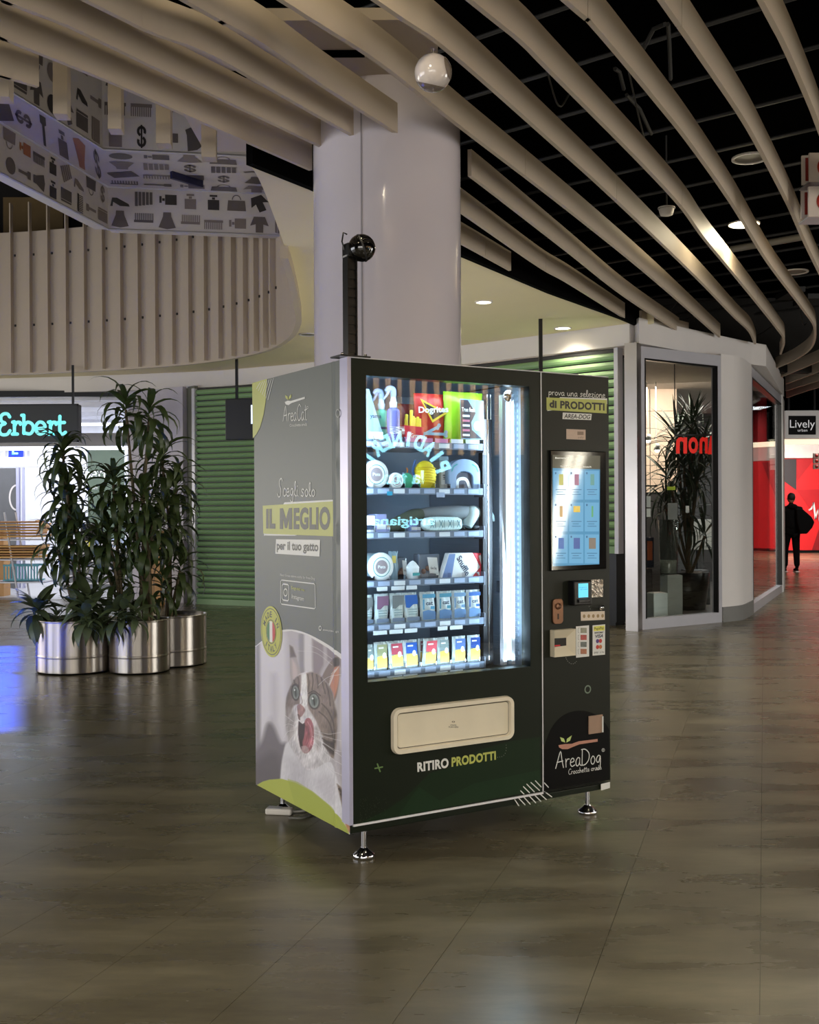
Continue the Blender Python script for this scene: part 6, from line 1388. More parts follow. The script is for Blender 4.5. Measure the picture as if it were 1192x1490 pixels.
u, v = FF.uv(855.2, 1003)
fdec('ring_mark', mat('ring_green', (120, 136, 120), 0.4), lambda b: ribbon(b, FF, [(u + 0.0155 * math.cos(k * .3), v + 0.0155 * math.sin(k * .3)) for k in range(22)], 0.006, e1), col_)
# black disc, logo, small cream hatch, sticker
def disc(b):
    pts = [(791, 1137), (790.8, 1100), (794, 1080), (802, 1060), (813, 1046), (826, 1037.5), (842, 1034), (858, 1036), (872, 1043), (882, 1054), (886.6, 1062), (886.6, 1133)]
    P = smooth_path([Vector((*FF.uv(x, y), 0)) for x, y in pts[1:-1]], 5); u_ = FF.uv(886.6, 1100)[0]
    b.poly([FF.P(P[0].x, zk + 0.003, e1 - .0005)] + [FF.P(min(max(p.x, xs + .004), MW - .001), p.y, e1 - .0005) for p in P] + [FF.P(P[-1].x, zk + 0.003, e1 - .0005)])
fdec('black_disc', mat('disc_black', (7, 6, 5), 0.6, spec=0.15), disc, col_)
fdec('logo_spoon', mat('spoon_tan', (190, 136, 116), 0.4), lambda b: b.poly([FF.px(x, y, e1) for x, y in ((812.6, 1084.2), (822, 1082.6), (832, 1082.2), (842, 1078.6), (869.5, 1075.2), (869.6, 1079), (843, 1083), (834, 1086.5), (826, 1090), (818, 1090), (813.5, 1087.5))][::-1]), col_)
fdec('logo_leaves', mat('leaf_print', (196, 214, 130), 0.4), lambda b: [b.poly([FF.px(x, y, e1) for x, y in ((822.6, 1080.5), (817, 1078.5), (814.8, 1072.5), (820.5, 1074.5))]), b.poly([FF.px(x, y, e1) for x, y in ((824, 1080.5), (824.8, 1075), (832, 1070), (829.5, 1077.5))])], col_)
fdec('lettering', M_pw, lambda b: [script_q(b, FF, 'AreaDog', [(808.5, 1094), (875.5, 1087), (875.5, 1110), (808.5, 1118)], 0.0042, e1), script_q(b, FF, 'Crocchetta cruda', [(827, 1119), (875.5, 1112.5), (875.5, 1119), (827, 1127)], 0.0022, e1), ribbon(b, FF, [FF.uv(877.7 + 2.1 * math.cos(k * .6), 1091.3 + 2.3 * math.sin(k * .6)) for k in range(12)], 0.0018, e1), text_q(b, FF, 'R', rq(876.8, 1089.8, 878.8, 1092.6), e1)], col_)
hb = colbox(856, 1042, 876.5, 1065.5, 'return_hatch', mat('hatch_beige', (158, 130, 110), 0.45), -0.005, 0.002, 0.0015)
uh, vh = FF.uv(875.5, 1042); MB().box(uh - 0.003, uh + 0.003, -0.009, -0.004, FF.uv(875, 1065)[1], vh).build('hatch_grip', M_pw, hb)
fdec('white_sticker', M_pw, lambda b: quad_q(b, FF, [(873.5, 1140.5), (886.8, 1137.4), (886.8, 1146.2), (873.7, 1150)], 0.0045), vm)
fdec('edge_seam', M_box, lambda b: ribbon(b, FF, [(xs + 0.003, zk - 0.004), (MW - 0.001, zk - 0.004)], 0.003, 0.0008), vm)

# ---- camera post on top of the machine
q = WM.inverted() @ at_z(513, 515.5, MT); lp = Vector((max(q.x, 0.03), max(q.y, 0.035), MT)); wp = WM @ Vector((lp.x, lp.y, MT + 0.004))
t = thing('camera_post', 'black slotted post with a ball camera standing on the machine top', 'camera post', wp, YAW)
top = at_y(515, 372, wp.y).z - wp.z
M_blk = mat('post_black', (12, 12, 13), 0.3)
mb = MB(); mb.box(-0.021, -0.016, -0.021, 0.021, 0.005, top + 0.0).box(0.016, 0.021, -0.021, 0.021, 0.005, top).box(-0.016, 0.016, 0.012, 0.018, 0.005, top).box(-0.016, 0.016, -0.0105, -0.006, 0.005, top)
mb.build('post', M_blk, t)
nsl = 10
for k in range(nsl):
    z = 0.02 + (top - 0.04) * k / nsl; MB().box(-0.016, 0.016, -0.016, -0.011, z, z + (top / nsl) * 0.7).build('slot_plate', mat('slot_plate', (11, 11, 12), 0.35), t)
MB().rbox(-0.065, 0.065, -0.045, 0.045, 0.0, 0.006, 0.002).build('base_plate', M_blk, t)
for sx in (-0.05, 0.05): MB().lathe([(0.006, 0.006), (0.006, 0.014), (0, 0.014)], (sx, -0.03, 0), 6).build('bolt', M_chrome, t)
MB().rbox(-0.024, 0.02, -0.024, 0.024, top - 0.01, top + 0.045, 0.008).tube([(-0.024, 0, top + 0.02), (-0.034, 0, top + 0.05), (-0.028, 0, top + 0.085), (-0.012, 0, top + 0.08)], 0.003, 6).build('bracket', M_blk, t)
sc_ = at_y(526.5, 361, wp.y); rel = t.matrix_basis.inverted() @ sc_ if False else (Matrix.Translation(wp) @ Matrix.Rotation(YAW, 4, 'Z')).inverted() @ sc_
M_ball = mat('glossy_black_ball', (10, 10, 11), 0.06, coat=0.8)
ball = MB().sphere((rel.x, rel.y, rel.z), 0.053, 32, 20).build('camera_ball', M_ball, t)
MB().lathe([(0.054 * math.sin(math.radians(a)), 0.054 * math.cos(math.radians(a))) for a in (86, 89, 92, 94)], rel, 32, Matrix.Rotation(1.2, 4, 'Y') @ Matrix.Rotation(0.4, 4, 'X')).build('ball_ring', M_darkgrey, ball)
MB().tube([(0, 0, top + 0.03), rel], 0.014, 10).build('neck', M_blk, t)
# ---- power cable and white adapter on the floor behind the side
pa = at_z(394, 1184, 0); t = thing('power_adapter', 'white plug adapter lying on the floor by the rear left foot', 'adapter', pa, -0.15)
MB().rbox(-0.02, 0.10, -0.025, 0.025, 0.0, 0.028, 0.008).build('body', mat('plastic_white', (220, 214, 204), 0.4), t); MB().box(-0.012, 0.05, -0.02, 0.02, 0.028, 0.0295).build('label', M_alu, t)
pts = [at_z(417, 1182, 0.012), at_z(428, 1181, 0.006), at_z(440, 1180, 0.006), at_z(456, 1176, 0.006), at_z(480, 1168, 0.006)]
tag(MB().tube(smooth_path(pts, 6), 0.005, 8).build('power_cable', mat('cable_white', (196, 192, 184), 0.4)), 'white cable running from the plug adapter under the machine', 'cable')
pts = [at_z(420, 1190, 0.006), at_z(440, 1190, 0.006), at_z(455, 1183, 0.006), at_z(470, 1172, 0.006)]
tag(MB().tube(smooth_path(pts, 6), 0.0045, 8).build('power_cable', mat('cable_grey', (120, 118, 112), 0.5)), 'grey cable curling on the floor under the machine', 'cable')

# ---- what the machine's glass mirrors: a shop across the way, outside the frame
FN = (WM.to_3x3() @ Vector((0, -1, 0))).normalized(); FO = MP.copy()
def mirror_pt(px, py, dist):
    """real place of what is seen mirrored in the front at this pixel, dist metres beyond the glass"""
    h = on_plane(px, py, FO, FN); d = ray(px, py); d = d - FN * (2 * d.dot(FN)); return h + d * dist
a_ = mirror_pt(560, 700, 6.5); b_ = mirror_pt(760, 700, 6.5); T = (b_ - a_); T.z = 0; Lr = T.length; T.normalize()
# the mirrored shop: front wall of slats, lit round sign reading PIADINERIA, glowing escalator strips
cR = mirror_pt(590, 700, 6.2); nrm = (Vector((cR.x, cR.y, 0)) - Vector((MP.x, MP.y, 0))).normalized(); tt = Vector((-nrm.y, nrm.x, 0))
MR = Matrix(((-tt.x * -1 * -1, nrm.x, 0, cR.x), (-tt.y * -1 * -1, nrm.y, 0, cR.y), (0, 0, 1, 0), (0, 0, 0, 1)))   # local x to the viewer's right when facing it, y away
MR.col[0][0:3] = (Vector((nrm.y, -nrm.x, 0)))[:] if False else MR.col[0][0:3]
Xr = Vector((nrm.y, -nrm.x, 0)); MR = Matrix(((Xr.x, nrm.x, 0, cR.x), (Xr.y, nrm.y, 0, cR.y), (0, 0, 1, 0), (0, 0, 0, 1)))
struct(MB().box(-4, 4, 0.6, 0.7, 0, 3.3, MR), 'wall_across', mat('across_wall', (60, 52, 48), 0.7))
t = thing('round_shop_sign', 'round lit flatbread shop sign across the way, seen mirrored in the glass', 'sign', cR, math.atan2(Xr.y, Xr.x))
FA = Frame(Matrix.Translation(cR) @ Matrix.Rotation(math.atan2(Xr.y, Xr.x), 4, 'Z'), (0, -0.06, 0), (1, 0, 0), (0, 0, 1))
MB().lathe([(0, 0), (0.29, 0), (0.29, 0.08), (0, 0.08)], (0, 0.02, 0.05), 40, Matrix.Rotation(math.pi / 2, 4, 'X')).build('disc', M_darkgrey, t)
M_si = mat('sign_ice_glow', (190, 240, 250), 0.5, emit=(150, 228, 250), es=13)
mb = MB(); arc_text(mb, FA, 'PIADINERIA', (0, 0.0), 0.40, 0.40, 160, 20, 0.15, 0.095, 0.0, bold=0.04); mb.build('lettering', M_si, t)
mb = MB(); text_q(mb, FA, 'la tua', [(-0.2, 0.1), (0.2, 0.1), (0.2, -0.03), (-0.2, -0.03)], 0.0, uvq=True, bold=0.03); text_q(mb, FA, 'artigiana', [(-0.3, -0.34), (0.3, -0.34), (0.3, -0.45), (-0.3, -0.45)], 0, uvq=True, bold=0.02); mb.build('lettering', M_si, t)
MB().tube([(0, 0, 0.47), (0, 0, 3.2 - cR.z + 1.2)], 0.012, 6).build('hanger', M_darkgrey, t)
wd = struct(MB().box(-3.5, 3.5, 0.55, 0.58, 1.75, 3.2, MR), 'wall_slatted', mat('slat_back', (40, 30, 26), 0.7))
M_sl = mat('warm_slat', (222, 180, 130), 0.5, emit=None)
for k in range(56): MB().box(-3.4 + k * 0.122, -3.345 + k * 0.122, 0.5, 0.55, 1.9, 3.1, MR).build('slat', M_sl, wd)
area('across_light', MR @ Vector((0, -1.0, 3.2)), MR @ Vector((0, 0.6, 2.3)), 6, 0.3, 160, (1, 0.9, 0.75))
for k, (pa_, pb_) in enumerate((((830, 655), (799, 768)), ((846, 655), (801, 808)))):
    A = mirror_pt(*pa_, 5.0); B = mirror_pt(*pb_, 5.0)
    A2 = A + (A - B) * 0.5; B2 = B + (B - A) * 0.6
    t = thing('escalator_light_rail', '%s glowing rail of the off-frame escalator, mirrored in the touchscreen' % ('inner', 'outer')[k], 'light rail', B2)
    MB().tube([Vector((0, 0, 0)), A2 - B2], 0.035, 8).build('glowing_tube', mat('rail_glow', (255, 250, 235), 0.5, emit=(255, 246, 225), es=24), t)
    MB().tube([Vector((0, 0, 0)), Vector((0, 0, -B2.z))], 0.02, 6).tube([A2 - B2, Vector(((A2 - B2).x, (A2 - B2).y, -B2.z))], 0.02, 6).build('support_post', M_darkgrey, t)
# unseen blue light added to lay the blue patch on the floor at left
bs = area('blue_patch_light', (-3.78, 8.7, 3.0), (-3.78, 8.7, 0), 1.2, 4.6, 620, (0.005, 0.05, 1.0), 5); bs.rotation_euler = (0, 0, 0.339)
area('blue_glow_left', (-6.3, 10.5, 1.0), (-3.5, 13.5, 0.8), 0.5, 1.2, 4, (0.05, 0.12, 1.0))  # second unseen blue light, added to tint the planters

# ================================================================ PRODUCTS BEHIND THE GLASS (each a thing of its own)
def prod(name, label, cat, px0, py0, px1, py1, d=0.17, group=None, tray_i=None):
    """place a product whose silhouette spans these pixels at depth d in the machine; returns (empty, width, height)"""
    f = fr(d); u0, _ = f.uv(px0, (py0 + py1) / 2); u1, _ = f.uv(px1, (py0 + py1) / 2); um = (u0 + u1) / 2; mp = (px0 + px1) / 2
    vt = f.uv(mp, py0)[1]; vb = f.uv(mp, py1)[1] if tray_i is None else TRAYZ[tray_i] - 0.0035
    t = thing(name, label, cat, WM @ Vector((um, d, vb)), YAW, group); return t, (u1 - u0), vt - vb
PM = lambda n, c, r=0.35, **k: mat('pr_' + n, c, r, **k)
def pouch(t, w, h, dep, m, top=0.03, name='bag', puff=1.0, tilt=0.0, taper=1.0):
    """pillow bag: wide flat seams at top and bottom, puffed middle"""
    n, k = 10, 8; vs = []
    for j in range(n + 1):
        s = j / n; th = dep / 2 * puff * max(0.04, math.sin(math.pi * min(1, max(0.0, (s - 0.02) / 0.93)))) ** 0.55 if s < 0.94 else dep * 0.03
        ww = w / 2 * (1 - 0.06 * math.sin(math.pi * s)) * (1 + (taper - 1) * s)
        for i in range(k + 1):
            a = -1 + 2 * i / k; vs.append((a * ww + tilt * s * h, -th * math.sqrt(max(0, 1 - a * a * 0.98)) + 0.004 * math.sin(7 * a + 9 * s), s * h))
    m1 = len(vs)
    vs += [(x, -y * 0.8 + 0.002, z) for x, y, z in vs]; c = k + 1
    fs = [(j * c + i, j * c + i + 1, (j + 1) * c + i + 1, (j + 1) * c + i) for j in range(n) for i in range(k)]
    fs += [tuple(m1 + q for q in f[::-1]) for f in fs]
    fs += [(j * c, (j + 1) * c, m1 + (j + 1) * c, m1 + j * c) for j in range(n)] + [(j * c + k, m1 + j * c + k, m1 + (j + 1) * c + k, (j + 1) * c + k) for j in range(n)]
    fs += [(n * c + i, n * c + i + 1, m1 + n * c + i + 1, m1 + n * c + i) for i in range(k)]
    return MB().add(vs, fs, True).build(name, m, t)
def face(t, y): return Frame(Matrix.Identity(4), (0, y, 0), (1, 0, 0), (0, 0, 1))
def ptext(t, y, body, x0, x1, z0, z1, m, bold=0.02, rot=0.0, name='lettering', shear=0):
    mb = MB(); f = face(t, y); c, s = math.cos(rot), math.sin(rot); cx, cz = (x0 + x1) / 2, (z0 + z1) / 2
    q = [(x0, z1), (x1, z1), (x1, z0), (x0, z0)]; q = [(cx + (x - cx) * c - (z - cz) * s, cz + (x - cx) * s + (z - cz) * c) for x, z in q]
    text_q(mb, f, body, q, 0.0, bold=bold, uvq=True, shear=shear); return mb.build(name, m, t)
def patch(t, y, pts, m, name='print'): return MB().poly([(x, y, z) for x, z in pts]).build(name, m, t)
P_blue = PM('pale_blue', (142, 178, 204)); P_w = PM('white', (226, 234, 240)); P_ink = PM('ink', (40, 60, 90)); P_red = PM('red', (196, 44, 40)); P_yel = PM('yellow', (236, 214, 60))
# shelf 1
t, w_, h_ = prod('treat_pouch', 'pale blue triangular pouch at the left end of the top shelf', 'pouch', 527, 566, 557, 641, 0.16, None, 0)
mb = MB(); mb.add([(-w_ / 2, -0.02, 0), (w_ / 2, -0.02, 0), (w_ / 2, 0.04, 0), (-w_ / 2, 0.04, 0), (-w_ * 0.28, 0.006, h_), (-w_ * 0.12, 0.006, h_), (-w_ * 0.12, 0.012, h_), (-w_ * 0.28, 0.012, h_)], [(0, 1, 5, 4), (1, 2, 6, 5), (2, 3, 7, 6), (3, 0, 4, 7), (0, 3, 2, 1), (4, 5, 6, 7)]); mb.build('pouch_body', P_blue, t)
ptext(t, -0.0225, 'yama', -w_ * 0.25, w_ * 0.3, h_ * 0.42, h_ * 0.5, P_ink); patch(t, -0.0235, [(-.03, 0.012), (.035, 0.012), (.035, .04), (-.03, .04)], P_w, 'print')
def spray(px0, py0, px1, py1, liq, lab, d):
    t, w_, h_ = prod('spray_bottle', lab, 'spray bottle', px0, py0, px1, py1, d, 'grooming sprays on the top shelf', 0)
    r = 0.026; hb = h_ * 0.62
    MB().lathe([(0, 0), (r, 0), (r * 1.03, 0.006), (r * 1.02, hb * 0.86), (r * 0.95, hb * 0.93), (0.013, hb), (0, hb)], n=24).build('bottle', liq, t)
    MB().lathe([(0.014, hb), (0.016, hb + 0.022), (0.012, hb + 0.026), (0.01, hb + 0.05)], n=16).build('collar', P_w, t)
    b0 = hb + 0.045
    MB().tube(smooth_path([(-0.0, 0, b0 - 0.01), (0.0, 0, b0 + 0.02), (-0.006, 0, h_ - 0.012), (-0.024, 0, h_ - 0.01), (-0.036, 0, h_ - 0.022)], 4), [0.011, 0.011, 0.012, 0.013, 0.013, 0.013, 0.013, 0.013, 0.013, 0.012, 0.012, 0.011, 0.010, 0.009, 0.008, 0.008, 0.007], 10).build('spray_head', PM('trigger', (160, 178, 214)), t)
    MB().tube([(-0.02, 0, h_ - 0.02), (-0.032, 0, h_ - 0.04), (-0.045, 0, h_ - 0.055)], [0.006, 0.005, 0.004], 8).build('trigger', PM('trigger', (160, 178, 214)), t)
    return t, r, hb
t, r, hb = spray(544, 566, 566, 638, PM('mint', (112, 190, 160), 0.25), 'mint green spray bottle on the top shelf, left of the violet one', 0.2)
mb = MB(); mb.lathe([(r * 1.04, hb * 0.4), (r * 1.04, hb * 0.47)], n=20); mb.build('label_band', P_ink, t)
t, r, hb = spray(562, 562, 583, 641, PM('violet', (116, 118, 190), 0.25), 'violet spray bottle on the top shelf beside the mint green one', 0.165)
ptext(t, -r * 1.07, 'FRESH', -0.012, 0.016, hb * 0.1, hb * 0.6, P_w, rot=math.pi / 2)
t, w_, h_ = prod('chew_bag', 'dark red snack bag half hidden behind the fries toy on the top shelf', 'snack bag', 579, 588, 606, 640, 0.26, None, 0)
pouch(t, w_, h_, 0.04, PM('dark_red', (120, 34, 36)))
patch(t, -0.024, [(-w_ * .3, h_ * .75), (w_ * .35, h_ * .75), (0, h_ * .55)], PM('dkgrey', (40, 34, 40)), 'logo_patch')
t, w_, h_ = prod('fries_toy', 'soft toy of yellow fries in a red carton on the top shelf', 'pet toy', 584, 596, 614, 641, 0.165, None, 0)
hb = h_ * 0.52
MB().add([(-w_ * .4, -0.018, 0), (w_ * .36, -0.018, 0), (w_ * .36, 0.022, 0), (-w_ * .4, 0.022, 0), (-w_ * .5, -0.022, hb), (w_ * .5, -0.022, hb * .92), (w_ * .5, 0.026, hb * .92), (-w_ * .5, 0.026, hb)], [(0, 1, 5, 4), (1, 2, 6, 5), (2, 3, 7, 6), (3, 0, 4, 7), (0, 3, 2, 1), (4, 5, 6, 7)]).build('carton', PM('raspberry', (206, 40, 62)), t)
rr_ = random.Random(2)
for k in range(7):
    x = -w_ * 0.36 + w_ * 0.12 * k; tp = h_ * (0.98 if k == 2 else 0.72 + 0.12 * rr_.random()); MB().rbox(x - 0.006, x + 0.006, -0.012, 0.0, hb * 0.6, tp, 0.003, M=Matrix.Rotation(rr_.uniform(-.08, .08), 4, 'Y')).build('fry', P_yel, t)
ptext(t, -0.0245, 'Grrrs', -w_ * .2, w_ * .25, hb * .3, hb * .55, P_w)
t, w_, h_ = prod('chips_bag', 'bright red crisps-style dog toy bag with bone print on the top shelf', 'snack bag', 602, 573, 648, 641, 0.185, None, 0)
pouch(t, w_, h_, 0.045, P_red)
patch(t, -0.0275, [(-w_ * .4, h_ * .88), (w_ * .45, h_ * .62), (-w_ * .02, h_ * .42)], P_yel, 'yellow_triangle'); patch(t, -0.0285, [(-w_ * .32, h_ * .82), (w_ * .34, h_ * .62), (-w_ * .01, h_ * .48)], PM('dkgrey', (40, 34, 40)), 'black_triangle')
ptext(t, -0.0295, 'Dogrites', -w_ * .46, w_ * .48, h_ * .58, h_ * .74, P_w, bold=0.03, rot=0.06)
mb = MB(); ribbon(mb, face(t, -0.0285), [(-w_ * .35, h_ * .2), (w_ * .4, h_ * .2)], 0.012, 0); ribbon(mb, face(t, -0.029), [(-w_ * .3, h_ * .18), (w_ * .15, h_ * .34)], 0.012, 0)
for x, z in ((-.37, .17), (-.37, .24), (.4, .17), (.4, .24), (.13, .32), (.18, .37)): mb.add([(w_ * x + 0.009 * math.cos(a), -0.0292, h_ * z + 0.009 * math.sin(a)) for a in [k * math.pi / 5 for k in range(10)]], [list(range(10))])
mb.build('bone_print', P_blue, t)
t, w_, h_ = prod('wipes_bag', 'big lime green packet with dark and blue label on the top shelf', 'snack bag', 645, 571, 702, 646, 0.17, None, 0)
pouch(t, w_, h_, 0.06, PM('lime', (150, 214, 40), 0.3))
patch(t, -0.037, [(-w_ * .18, h_ * .1), (w_ * .42, h_ * .1), (w_ * .4, h_ * .84), (-w_ * .2, h_ * .86)], PM('sky', (120, 172, 200)), 'label')
patch(t, -0.038, [(-w_ * .17, h_ * .12), (w_ * .1, h_ * .12), (w_ * .36, h_ * .12), (w_ * .1, h_ * .28), (w_ * .08, h_ * .42), (w_ * .2, h_ * .6), (w_ * .0, h_ * .84), (-w_ * .19, h_ * .84)], PM('slate', (50, 52, 66)), 'label_dark')
ptext(t, -0.039, 'True flesh', -w_ * .16, w_ * .17, h_ * .62, h_ * .7, P_w)
for k in range(5): patch(t, -0.039, [(-w_ * .14, h_ * (.16 + .09 * k)), (w_ * .04, h_ * (.16 + .09 * k)), (w_ * .04, h_ * (.2 + .09 * k)), (-w_ * .14, h_ * (.2 + .09 * k))], PM('pinkish', (196, 120, 150)) if k % 2 else P_w, 'label_line')
MB().add([(w_ * .24 + .02 * math.cos(a), -0.0392, h_ * .36 + .02 * math.sin(a)) for a in [k * math.pi / 9 for k in range(18)]], [list(range(18))]).build('label_face', PM('orange_cat', (226, 190, 160)), t)
# shelf 2
def tub(px, py, rpx, lab, shelf, d=0.16, ringc=None):
    f = fr(d); u, v = f.uv(px, py); r = abs(f.uv(px, py - rpx)[1] - v); zc = TRAYZ[shelf] - 0.0035 + r
    t = thing('treat_tub', lab, 'tub', WM @ Vector((u, d, TRAYZ[shelf] - 0.0035)), YAW)
    Mx = Matrix.Rotation(math.pi / 2, 4, 'X')
    MB().lathe([(0, 0), (r * 0.93, 0), (r, 0.004), (r, 0.014), (r * 0.95, 0.018), (r * 0.72, 0.019), (0, 0.019)], (0, 0.0, r), 36, Mx).build('lid', P_w, t)
    MB().lathe([(r * 0.92, -0.09), (r * 0.94, 0.0)], (0, 0.0, r), 30, Mx).build('body', PM('clear_grey', (150, 170, 180)), t)
    MB().add([(r * .48 * math.cos(a), -0.0196, r + r * .48 * math.sin(a)) for a in [k * math.pi / 14 for k in range(28)]], [list(range(28))]).build('label_disc', PM('mauve_grey', (150, 140, 150)), t)
    mb = MB(); ribbon(mb, face(t, -0.0196), [(r * .66 * math.cos(a), r + r * .66 * math.sin(a)) for a in [k * math.pi / 16 for k in range(33)]], r * .05, 0); mb.build('label_ring', PM('teal', (60, 150, 160)), t)
    ptext(t, -0.0204, 'Pets', -r * .3, r * .3, r * .9, r * 1.12, P_w)
tub(544.5, 685, 21, 'large white round-lidded tub at the left end of the second shelf', 1)
tub(574, 694.5, 12, 'small white round-lidded tub beside the green ball, second shelf', 1, 0.155)
tub(552, 821, 21, 'white round-lidded tub at the left end of the fourth shelf', 3)
f = fr(0.17)
def ball_toy(px, py, rx, ry, m, name, lab, ridges):
    u, v = f.uv(px, py); r1 = abs(f.uv(px + rx, py)[0] - u); r2 = abs(f.uv(px, py - ry)[1] - v)
    t = thing(name, lab, 'pet toy', WM @ Vector((u, 0.17, TRAYZ[1] - 0.0035)), YAW)
    prof = []
    for i in range(25):
        a = math.pi * i / 24; rr = r1 * math.sin(a) * (1 + 0.05 * math.cos(i * math.pi * (1 if ridges else 0))); prof.append((max(rr, 0), r2 - r2 * math.cos(a)))
    MB().lathe(prof, n=22, M=Matrix.Diagonal((1, 0.55, 1, 1))).build('body', m, t); return t, r1, r2
t, r1, r2 = ball_toy(592.5, 694, 9, 12, PM('mint_knit', (70, 190, 150), 0.8), 'knit_ball', 'mint green ribbed ball toy on the second shelf', True)
MB().tube([(0, 0, r2 * 2), (0.003, 0, r2 * 2 + 0.012), (-0.003, 0, r2 * 2 + 0.02)], 0.003, 6).build('loop', PM('rope', (200, 120, 60), 0.8), t)
t, r1, r2 = ball_toy(618.5, 688, 15.5, 21, PM('mitt_yellow', (236, 220, 40), 0.7), 'rope_toy', 'yellow wound rope toy on the second shelf', True)
MB().tube(smooth_path([(-r1 * .6, 0.0, r2 * .6), (-r1 * 1.15, -0.004, r2 * 1.2), (-r1 * 0.9, 0, r2 * 2.0)], 4), 0.005, 8).build('cord', PM('cord_blue', (50, 90, 150), 0.7), t)
for k in range(7): MB().tube(smooth_path([(-r1 * .85, -r1 * .25, r2 * (.45 + .17 * k)), (0, -r1 * .58, r2 * (.5 + .17 * k)), (r1 * .85, -r1 * .25, r2 * (.42 + .17 * k))], 3), 0.0024, 5).build('strand', PM('cord_yellow', (214, 190, 20), 0.7), t)
t, w_, h_ = prod('treat_jar', 'clear square jar with pale label on the second shelf', 'jar', 636, 664, 651, 708, 0.2, None, 1)
MB().rbox(-w_ / 2, w_ / 2, -0.02, 0.03, 0, h_ * .86, 0.006).build('jar_body', PM('jar_clear', (150, 160, 166), 0.15), t); MB().rbox(-w_ * .45, w_ * .45, -0.016, 0.026, h_ * .86, h_, 0.004).build('lid', P_blue, t)
patch(t, -0.0206, [(-w_ * .35, h_ * .15), (w_ * .35, h_ * .15), (w_ * .35, h_ * .6), (-w_ * .35, h_ * .6)], P_w, 'label'); ptext(t, -0.0214, 'JAR', -w_ * .25, w_ * .25, h_ * .3, h_ * .45, P_ink, rot=math.pi / 2)
t, w_, h_ = prod('arch_package', 'pale blue arch-shaped package on the right of the second shelf', 'package', 651, 668, 696, 712, 0.16, None, 1)
o_ = [(-w_ / 2, 0), (-w_ / 2, h_ * .55)] + [(w_ / 2 * math.cos(a), h_ * .5 + h_ * .5 * math.sin(a) ** 0.8) for a in [math.pi * (1 - k / 12) for k in range(1, 12)]] + [(w_ / 2, h_ * .55), (w_ / 2, 0), (w_ * .27, 0), (w_ * .27, h_ * .4)] + [(w_ * .27 * math.cos(a), h_ * .38 + h_ * .22 * math.sin(a)) for a in [math.pi * k / 8 for k in range(1, 8)]] + [(-w_ * .27, h_ * .4), (-w_ * .27, 0)]
MB().prism(o_, 0.035, Matrix(((1, 0, 0, 0), (0, 0, 1, -0.015), (0, 1, 0, 0), (0, 0, 0, 1)))).build('card_frame', PM('arch_blue', (132, 160, 196)), t, bevel=0.002)
MB().box(-w_ * .26, w_ * .26, -0.004, 0.006, 0, h_ * .56).build('dark_window', PM('window_dark', (70, 76, 96)), t)
mb = MB(); ribbon(mb, face(t, -0.0055), [(p.x, p.y) for p in smooth_path([(-w_ * .2, h_ * .05, 0), (-w_ * .18, h_ * .3, 0), (0, h_ * .36, 0), (w_ * .12, h_ * .28, 0), (w_ * .2, h_ * .05, 0)], 4)], 0.014, 0); mb.build('toy_print', P_w, t)
mb = MB(); ribbon(mb, face(t, -0.0158), [(-w_ * .42, h_ * .6), (-w_ * .36, h_ * .75), (-w_ * .25, h_ * .82)], 0.006, 0); ribbon(mb, face(t, -0.0158), [(w_ * .42, h_ * .6), (w_ * .36, h_ * .75), (w_ * .25, h_ * .82)], 0.006, 0); mb.build('edge_print', PM('teal', (60, 150, 160)), t)
# shelf 3
for (a, b, c, d_, m_, lab) in ((532, 750, 546, 774, P_w, 'white box at the left end of the third shelf'), (547, 748, 563, 774, PM('lilac_box', (140, 150, 200)), 'lilac box beside the white box on the third shelf'), (598, 757, 608, 774, PM('box_b', (120, 140, 190)), 'small blue box between the two plush toys, third shelf')):
    t, w_, h_ = prod('small_box', lab, 'box', a, b, c, d_, 0.16, None, 2)
    MB().rbox(-w_ / 2, w_ / 2, 0, 0.06, 0, h_, 0.002).build('carton', m_, t); MB().box(-w_ * .4, w_ * .4, -0.001, 0, h_ * .2, h_ * .45).build('label', P_ink if m_ is P_w else P_w, t)
t, w_, h_ = prod('plush_sausage', 'long dark olive plush toy lying on the third shelf', 'plush toy', 560, 742, 612, 774, 0.2, None, 2)
MB().tube(smooth_path([(-w_ * .5, 0, h_ * .22), (-w_ * .3, 0, h_ * .3), (0, 0, h_ * .52), (w_ * .3, 0.0, h_ * .74), (w_ * .6, 0.0, h_ * .8)], 4), [0.012, 0.02, 0.024, 0.026, 0.027, 0.028, 0.028, 0.028, 0.028, 0.028, 0.028, 0.028, 0.028, 0.027, 0.026, 0.024, 0.012], 14).build('body', PM('olive_plush', (76, 88, 76), 0.9), t)
MB().sphere((-w_ * .5, -0.012, h_ * .22), 0.017, 14, 10).build('tag_ball', PM('cream_tag', (214, 200, 180), 0.6), t)
t, w_, h_ = prod('plush_dog', 'grey and white plush dog stretched out on the third shelf', 'plush toy', 606, 737, 716, 772, 0.19, None, 2)
MB().tube(smooth_path([(-w_ * .46, 0.01, h_ * .72), (-w_ * .2, 0.01, h_ * .76), (w_ * .08, 0.0, h_ * .76), (w_ * .22, 0.0, h_ * .7)], 4), [0.016, 0.022, 0.025, 0.027, 0.028, 0.029, 0.03, 0.03, 0.03, 0.03, 0.03, 0.03, 0.02], 14).build('body', PM('grey_plush', (124, 134, 144), 0.9), t)
